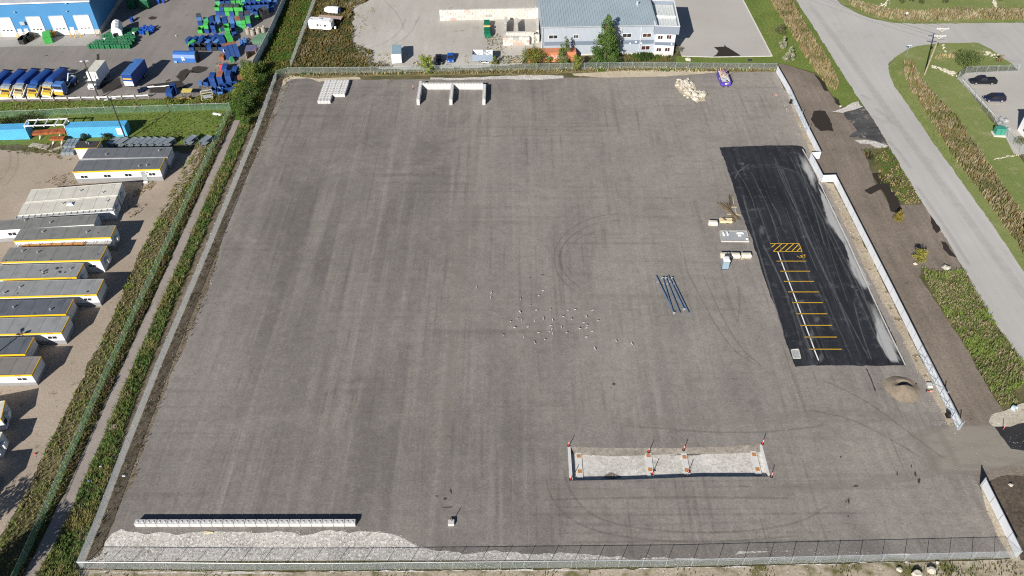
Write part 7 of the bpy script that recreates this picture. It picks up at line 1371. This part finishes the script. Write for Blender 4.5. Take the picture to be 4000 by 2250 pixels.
o = MB().rings([(.18,0),(.2,.25),(.15,.3),(.05,.35)],10).build('bucket', WHITE); o.location = G(tp(468,368))+Vector((0,0,.17)); tag(o, 'white bucket on the right corner of the grey slab', 'bucket')
o_ = G(tp(178,762)); t = thing('portable_toilet', 'grey blue portable toilet with a white roof beside three crates', 'portable toilet', o_, -.03); TG = mat('toilet_grey', (.22,.31,.38), .55, var=.06, scale=1)
MB().box(0,.6,.1,1.15,1.2,1.95).build('cabin', TG, t); MB().box(0,.6,0,1.25,1.3,.1).build('skid', SDK, t)
MB().loft([[(-.62,-.05,2.05),(.62,-.05,2.05),(.62,1.25,2.05),(-.62,1.25,2.05)],[(-.6,-.03,2.15),(.6,-.03,2.15),(.6,1.23,2.15),(-.6,1.23,2.15)],[(-.4,.2,2.32),(.4,.2,2.32),(.4,1.05,2.32),(-.4,1.05,2.32)]]).build('roof', WHITE, t); dr = MB().box(0,-.02,.15,.9,.04,1.85).build('door', TG, t); MB().box(0,-.05,1.6,.35,.02,.22).build('notice', mat('olive_notice', (.3,.32,.08), .6), dr)
MB().tube((-.35,1.0,2.2),(-.35,1.0,2.6),.05,n=8).build('vent_pipe', SDK, t)
# galvanised lamp poles lying on the gravel
PB = mat('blue_grey_pole', (.16,.24,.36), .35, .4)
for i, (a, b) in enumerate((((418,465),(598,838)),((484,486),(580,800)),((518,488),(657,838)),((538,463),(700,800)),((578,488),(745,835)))):
    A, B = G(q(f3,[a])[0]), G(q(f3,[b])[0]); d = B-A; t = thing('steel_pole', ('leftmost of the five steel poles lying on the gravel','short second pole from the left of those on the gravel','middle steel pole of the five lying on the gravel','fourth steel pole from the left lying on the gravel','rightmost of the five steel poles lying on the gravel')[i], 'pole', A, math.atan2(d.y,d.x), 'five steel poles on the gravel')
    MB().tube((0,0,.22),(d.length,0,.17),.1,.13,10).build('shaft', PB, t); e = 0 if i in (1,2,4) else d.length; MB().box(e,0,.0,.06,.42,.42).build('base_plate', GALV, t)
    MB().box(d.length*.15,0,0,.12,.4,.08).build('timber_bearer', LUM, t)
# small ground frame of the storm drain, sand heap
a4 = [G(p).xy for p in q(f3,[(1800,1288),(1872,1288),(1850,1200),(1778,1205)])]; c_ = sum(a4, Vector((0,0)))/4; t = thing('drain_frame', 'small grey catch basin framed by white timber at the car park corner', 'drain', (c_.x,c_.y,.01)); l4 = [(p.x-c_.x,p.y-c_.y) for p in a4]
MB().prism(l4, 0, .1).build('grate', mat('drain_grey', (.36,.37,.39), .7), t); mb = MB()
for i in range(4): p, r = l4[i], l4[(i+1) % 4]; mb.bar((p[0],p[1],.1),(r[0],r[1],.1),.14,.16)
mb.build('frame', mat('form_board', (.5,.49,.45)), t)
SH = q(f6,[(1045,1190)])[0]; c_ = G(SH); R_ = 2.75; mb = MB(); n_, k_ = 40, 14; vs = []
for j in range(k_+1):
    for i in range(n_):
        a = 6.2832*i/n_; r = R_*(1-j/k_)*(1+.06*math.sin(a*3)); x, y = r*math.cos(a)*1.02, r*math.sin(a)
        z = .95*max(0, 1-(r/R_)**1.1); z -= 1.05*max(0, min(1, (y-.35+.25*abs(x-.4))*3))*math.exp(-(((x-.4)/1.0)**2+((y-.75)/.6)**2)); z += .05*noise.noise(Vector((x*1.4,y*1.4,2))); vs.append((x,y,max(.0,z)))
mb._add(vs, [(j*n_+i, j*n_+(i+1) % n_, (j+1)*n_+(i+1) % n_, (j+1)*n_+i) for j in range(k_) for i in range(n_)])
o = mb.build('sand_heap', gm('heap_sand', (.21,.172,.13), (.28,.235,.18), .5, (.17,.14,.105), .8, .6, .22, 4), None, True); o.location = c_; tag(o, 'round heap of brown sand with a dug out hollow near the gate', 'sand heap')
t = thing('marker_block', 'square white block with an orange post standing alone near the front', 'marker', G(q(g4,[(1965,400)])[0]), .03); MB().bbox(0,.4,0,.85,.8,.45,.04).build('block', BLK, t); MB().rings([(.06,.45),(.05,1.3),(.03,1.4)],8,.05,.5).build('post', ORG, t)
t = thing('paving_stone', 'pale square block beside the fallen delineator and sand heap', 'block', G(q(f6,[(1385,1150)])[0]), -.1); MB().bbox(0,0,0,.8,.9,.35,.04).build('block', BLK, t)
# boulders heaped at the far right of the yard
pp = []
OUT = [(190,345),(260,310),(380,320),(430,340),(520,370),(540,450),(550,510),(640,530),(740,540),(780,590),(720,650),(640,660),(600,710),(530,700),(480,640),(400,600),(330,540),(290,490),(220,440),(190,400)]
OP = [G(p).xy for p in q(h6, OUT)]; cnt = 0
while cnt < 120:
    x = random.uniform(min(p.x for p in OP), max(p.x for p in OP)); y = random.uniform(min(p.y for p in OP), max(p.y for p in OP))
    if inside(OP, np.array([x]), np.array([y]))[0]: pp.append((Vector((x,y,random.uniform(0,.25))), random.uniform(.18,.48))); cnt += 1
rocks(pp, 'pale limestone boulder in the heap at the far right of the yard', 'heap of pale boulders', 0, 0)
for x, y, r in ((420,570,.7),(555,610,.85),(580,690,.7),(710,610,.8),(480,520,.6)):
    o = MB().rock((0,0,r*.45), r, x*.1, .7).build('boulder', LS); o.location = G(q(h6,[(x,y)])[0]); tag(o, 'largest sort of pale boulder at the near end of the boulder heap', 'boulder', 'heap of pale boulders')
for x, y in ((195,415),(425,295),(360,605),(420,645)):
    o = MB().rock((0,0,.15), .35, x*.2, .7).build('boulder', LS); o.location = G(q(h6,[(x,y)])[0]); tag(o, 'small pale boulder lying loose just off the boulder heap', 'boulder', 'heap of pale boulders')
# purple roll-off skip full of debris
F_, R2 = G(q(h6,[(1135,432)])[0]), G(q(h6,[(1040,190)])[0]); d = F_-R2; L_ = 5.6; rz = math.atan2(d.y,d.x); t = thing('roll_off_skip', 'purple roll off skip heaped with broken timber and plasterboard', 'roll-off skip', F_-d.normalized()*L_/2, rz); PUR = mat('purple_paint', (.075,.05,.30), .5, var=.12, scale=1, dirt=(.45,.43,.42), dk=.25); X, Y = L_/2, 1.15
mb = MB()
for cx, cy, sx, sy in ((0,-Y,L_,.08),(0,Y,L_,.08),(-X,0,.08,2*Y),(X,0,.08,2*Y)): mb.box(cx,cy,.2,sx,sy,1.15)
mb.box(0,0,.2,L_,2*Y,.06)
for i in range(6):
    for s_ in (-1,1): mb.box(-X+.5+i*.9,s_*(Y+.06),.2,.1,.1,1.1)
mb.build('body', PUR, t); mb = MB()
for s_ in (-.6,.6): mb.box(0,s_,0,L_+.3,.14,.2)
for s_ in (-.5,.5): mb.bar((X,s_,.4),(X+.55,s_,.1),.09)
mb.build('skid', DKM, t); mb = MB(); mb.rings([(.28,.0),(.28,.03)],12); mb.build('badge', WHT, t); b_ = [o for o in t.children if o.name.startswith('badge')][0]; b_.rotation_euler = (0,math.pi/2,0); b_.location = (X+.05,0,.85); b_.scale = (.7,1,1)
mb = MB()
for i in range(60): mb.box(random.uniform(-X+.4,X-.4),random.uniform(-Y+.25,Y-.25),random.uniform(.8,1.25),random.uniform(.3,1.0),random.uniform(.2,.7),random.uniform(.04,.2),random.uniform(0,3))
mb.build('rubble', mat('white_rubble', (.55,.55,.55), .9, var=.3, scale=3, dirt=(.2,.2,.22), dk=.6), t); mb = MB()
for i in range(26):
    x, y = random.uniform(-X+.4,.2), random.uniform(-.9,.9); a = random.uniform(0,6.28); l = random.uniform(.8,2.0); mb.bar((x,y,1.0),(x+l*.5*math.cos(a),y+l*.5*math.sin(a),1.2+l*.55),.09,.05)
mb.build('broken_timber', mat('broken_timber', (.48,.34,.24), .9, var=.3, scale=4), t)
# front litter, pallet in the ditch
for i, (x, y, rz) in enumerate(((1660,585,.1),(1670,578,-.12))):
    o = MB().bar((-.55,0,.04),(.55,0,.04),.12,.06).build('timber_lath', LUM); o.location = G(q(g3,[(x,y)])[0])+Vector((0,0,.03*i)); o.rotation_euler = (0,0,rz); tag(o, ('lower of two crossed laths before the long block row','upper of two crossed laths before the long block row')[i], 'lath')
t = thing('timber_pallet', 'broken timber pallet in the weeds between path and fence', 'pallet', G(E4((1425,745))[0]), .2); mb = MB()
for k in range(5): mb.box(-.5+k*.25,.4,.3,.14,1.0,.04)
mb.build('slat', mat('pallet_timber', (.4,.34,.27), .9, var=.25, scale=5), t); MB().box(0,0,.2,1.15,.1,.1).box(0,.8,.2,1.15,.1,.1).build('bearer', MATS['pallet_timber'], t)
for (x, y), sx, lb, m in ((E4((1560,1320))[0],.5,'white scrap of plastic on the verge inside the left fence',WHITE),(E4((1130,1398))[0],.35,'small blue scrap in the weeds by the path',BLUL),(E4((440,1045))[0],.35,'small orange scrap on the trailer lot sand',ORG),(E4((1280,1220))[0],.4,'grey scrap of bucket in the ditch weeds',mat('lamp_grey',(.5,.52,.56)))):
    o = MB().bbox(0,0,.02,sx,sx*.5,.14,.03).box(sx*.2,0,.16,sx*.3,sx*.4,.06).build('litter', m); o.location = G((x,y))+Vector((0,0,.35 if 'weeds' in lb else 0)); tag(o, lb, 'litter')
# gulls resting on the gravel: one smooth body each, white below and grey above
def gull_mesh():
    mb = MB(); n_ = 10; sec = [(-.30,.005,.185,.008),(-.22,.045,.185,.022),(-.12,.085,.19,.06),(0,.105,.20,.085),(.09,.095,.215,.085),(.15,.06,.25,.06),(.18,.047,.30,.045),(.21,.05,.335,.047),(.25,.04,.338,.038),(.28,.014,.33,.014),(.325,.004,.322,.006)]
    mb.loft([[(x, w_*math.cos(6.2832*i/n_), z+h_*math.sin(6.2832*i/n_)) for i in range(n_)] for x, w_, z, h_ in sec])
    for k, f in enumerate(mb.f):
        if len(f) == 4:
            c = [sum(mb.v[i][j] for i in f)/4 for j in range(3)]
            if c[2] > .205 and c[0] < .1: mb.m[k] = 1
            if c[0] < -.22: mb.m[k] = 2
            if c[0] > .28: mb.m[k] = 3
    for s_ in (-1,1): mb.loft([[(x,s_*w_,z),(x,s_*(w_+.02),z-.02),(x,s_*(w_-.01),z-.05)] for x, w_, z in ((.08,.09,.26),(-.05,.1,.25),(-.2,.06,.215),(-.34,.015,.2))], 1); mb.tube((0,s_*.035,0),(0,s_*.035,.13),.008,n=5,mi=3); mb.box(.025,s_*.035,0,.06,.045,.008,mi=3)
    return mb
GM_ = [mat('gull_white', (.82,.82,.82), .7, var=.02), mat('gull_grey', (.36,.39,.43), .7, var=.03), SDK, mat('gull_yellow', (.6,.4,.06), .5)]
g0 = None
gl = [(195,147),(380,220),(375,278),(1028,187),(985,247),(753,287),(875,368),(945,428),(1127,418),(1343,430),(1433,420),(1655,435),(748,455),(1285,508),(1583,515),(715,533),(768,557),(928,572),(1037,540),(1157,562),(1397,542),(1728,562),(625,573),(680,650),(840,640),(1127,622),(1265,643),(1540,590),(1590,617),(1575,655),(1495,660),(1145,677),(1118,698),(975,713),(1155,728),(1335,713),(1650,698),(533,740),(792,768),(1060,798),(935,848),(925,828),(1572,770),(1957,818),(2155,858),(1690,918)]
side = ((.15,'grey backed gull resting among the flock in the middle of the yard'),)
for i, (x, y) in enumerate(gl):
    if g0 is None: g0 = gull_mesh().build('gull', GM_, None, True); o = g0
    else: o = g0.copy(); COL.objects.link(o)
    s_ = random.uniform(.72,.9); o.location = G(q(g5,[(x,y)])[0]); o.rotation_euler = (0,0,random.uniform(0,6.28)); o.scale = (s_,)*3
    lb = 'gull standing in the flock scattered over the middle of the yard'
    if i == 0: lb = 'gull standing alone farthest left of the flock'
    elif i in (1,2): lb = 'one of a pair of gulls left of the flock'
    elif i == 44: lb = 'gull standing farthest right of the flock'
    elif i == 43: lb = 'gull standing second farthest right of the flock'
    elif i == 45: lb = 'gull standing nearest the camera at the right of the flock'
    tag(o, lb, 'gull', 'flock of gulls on the gravel')
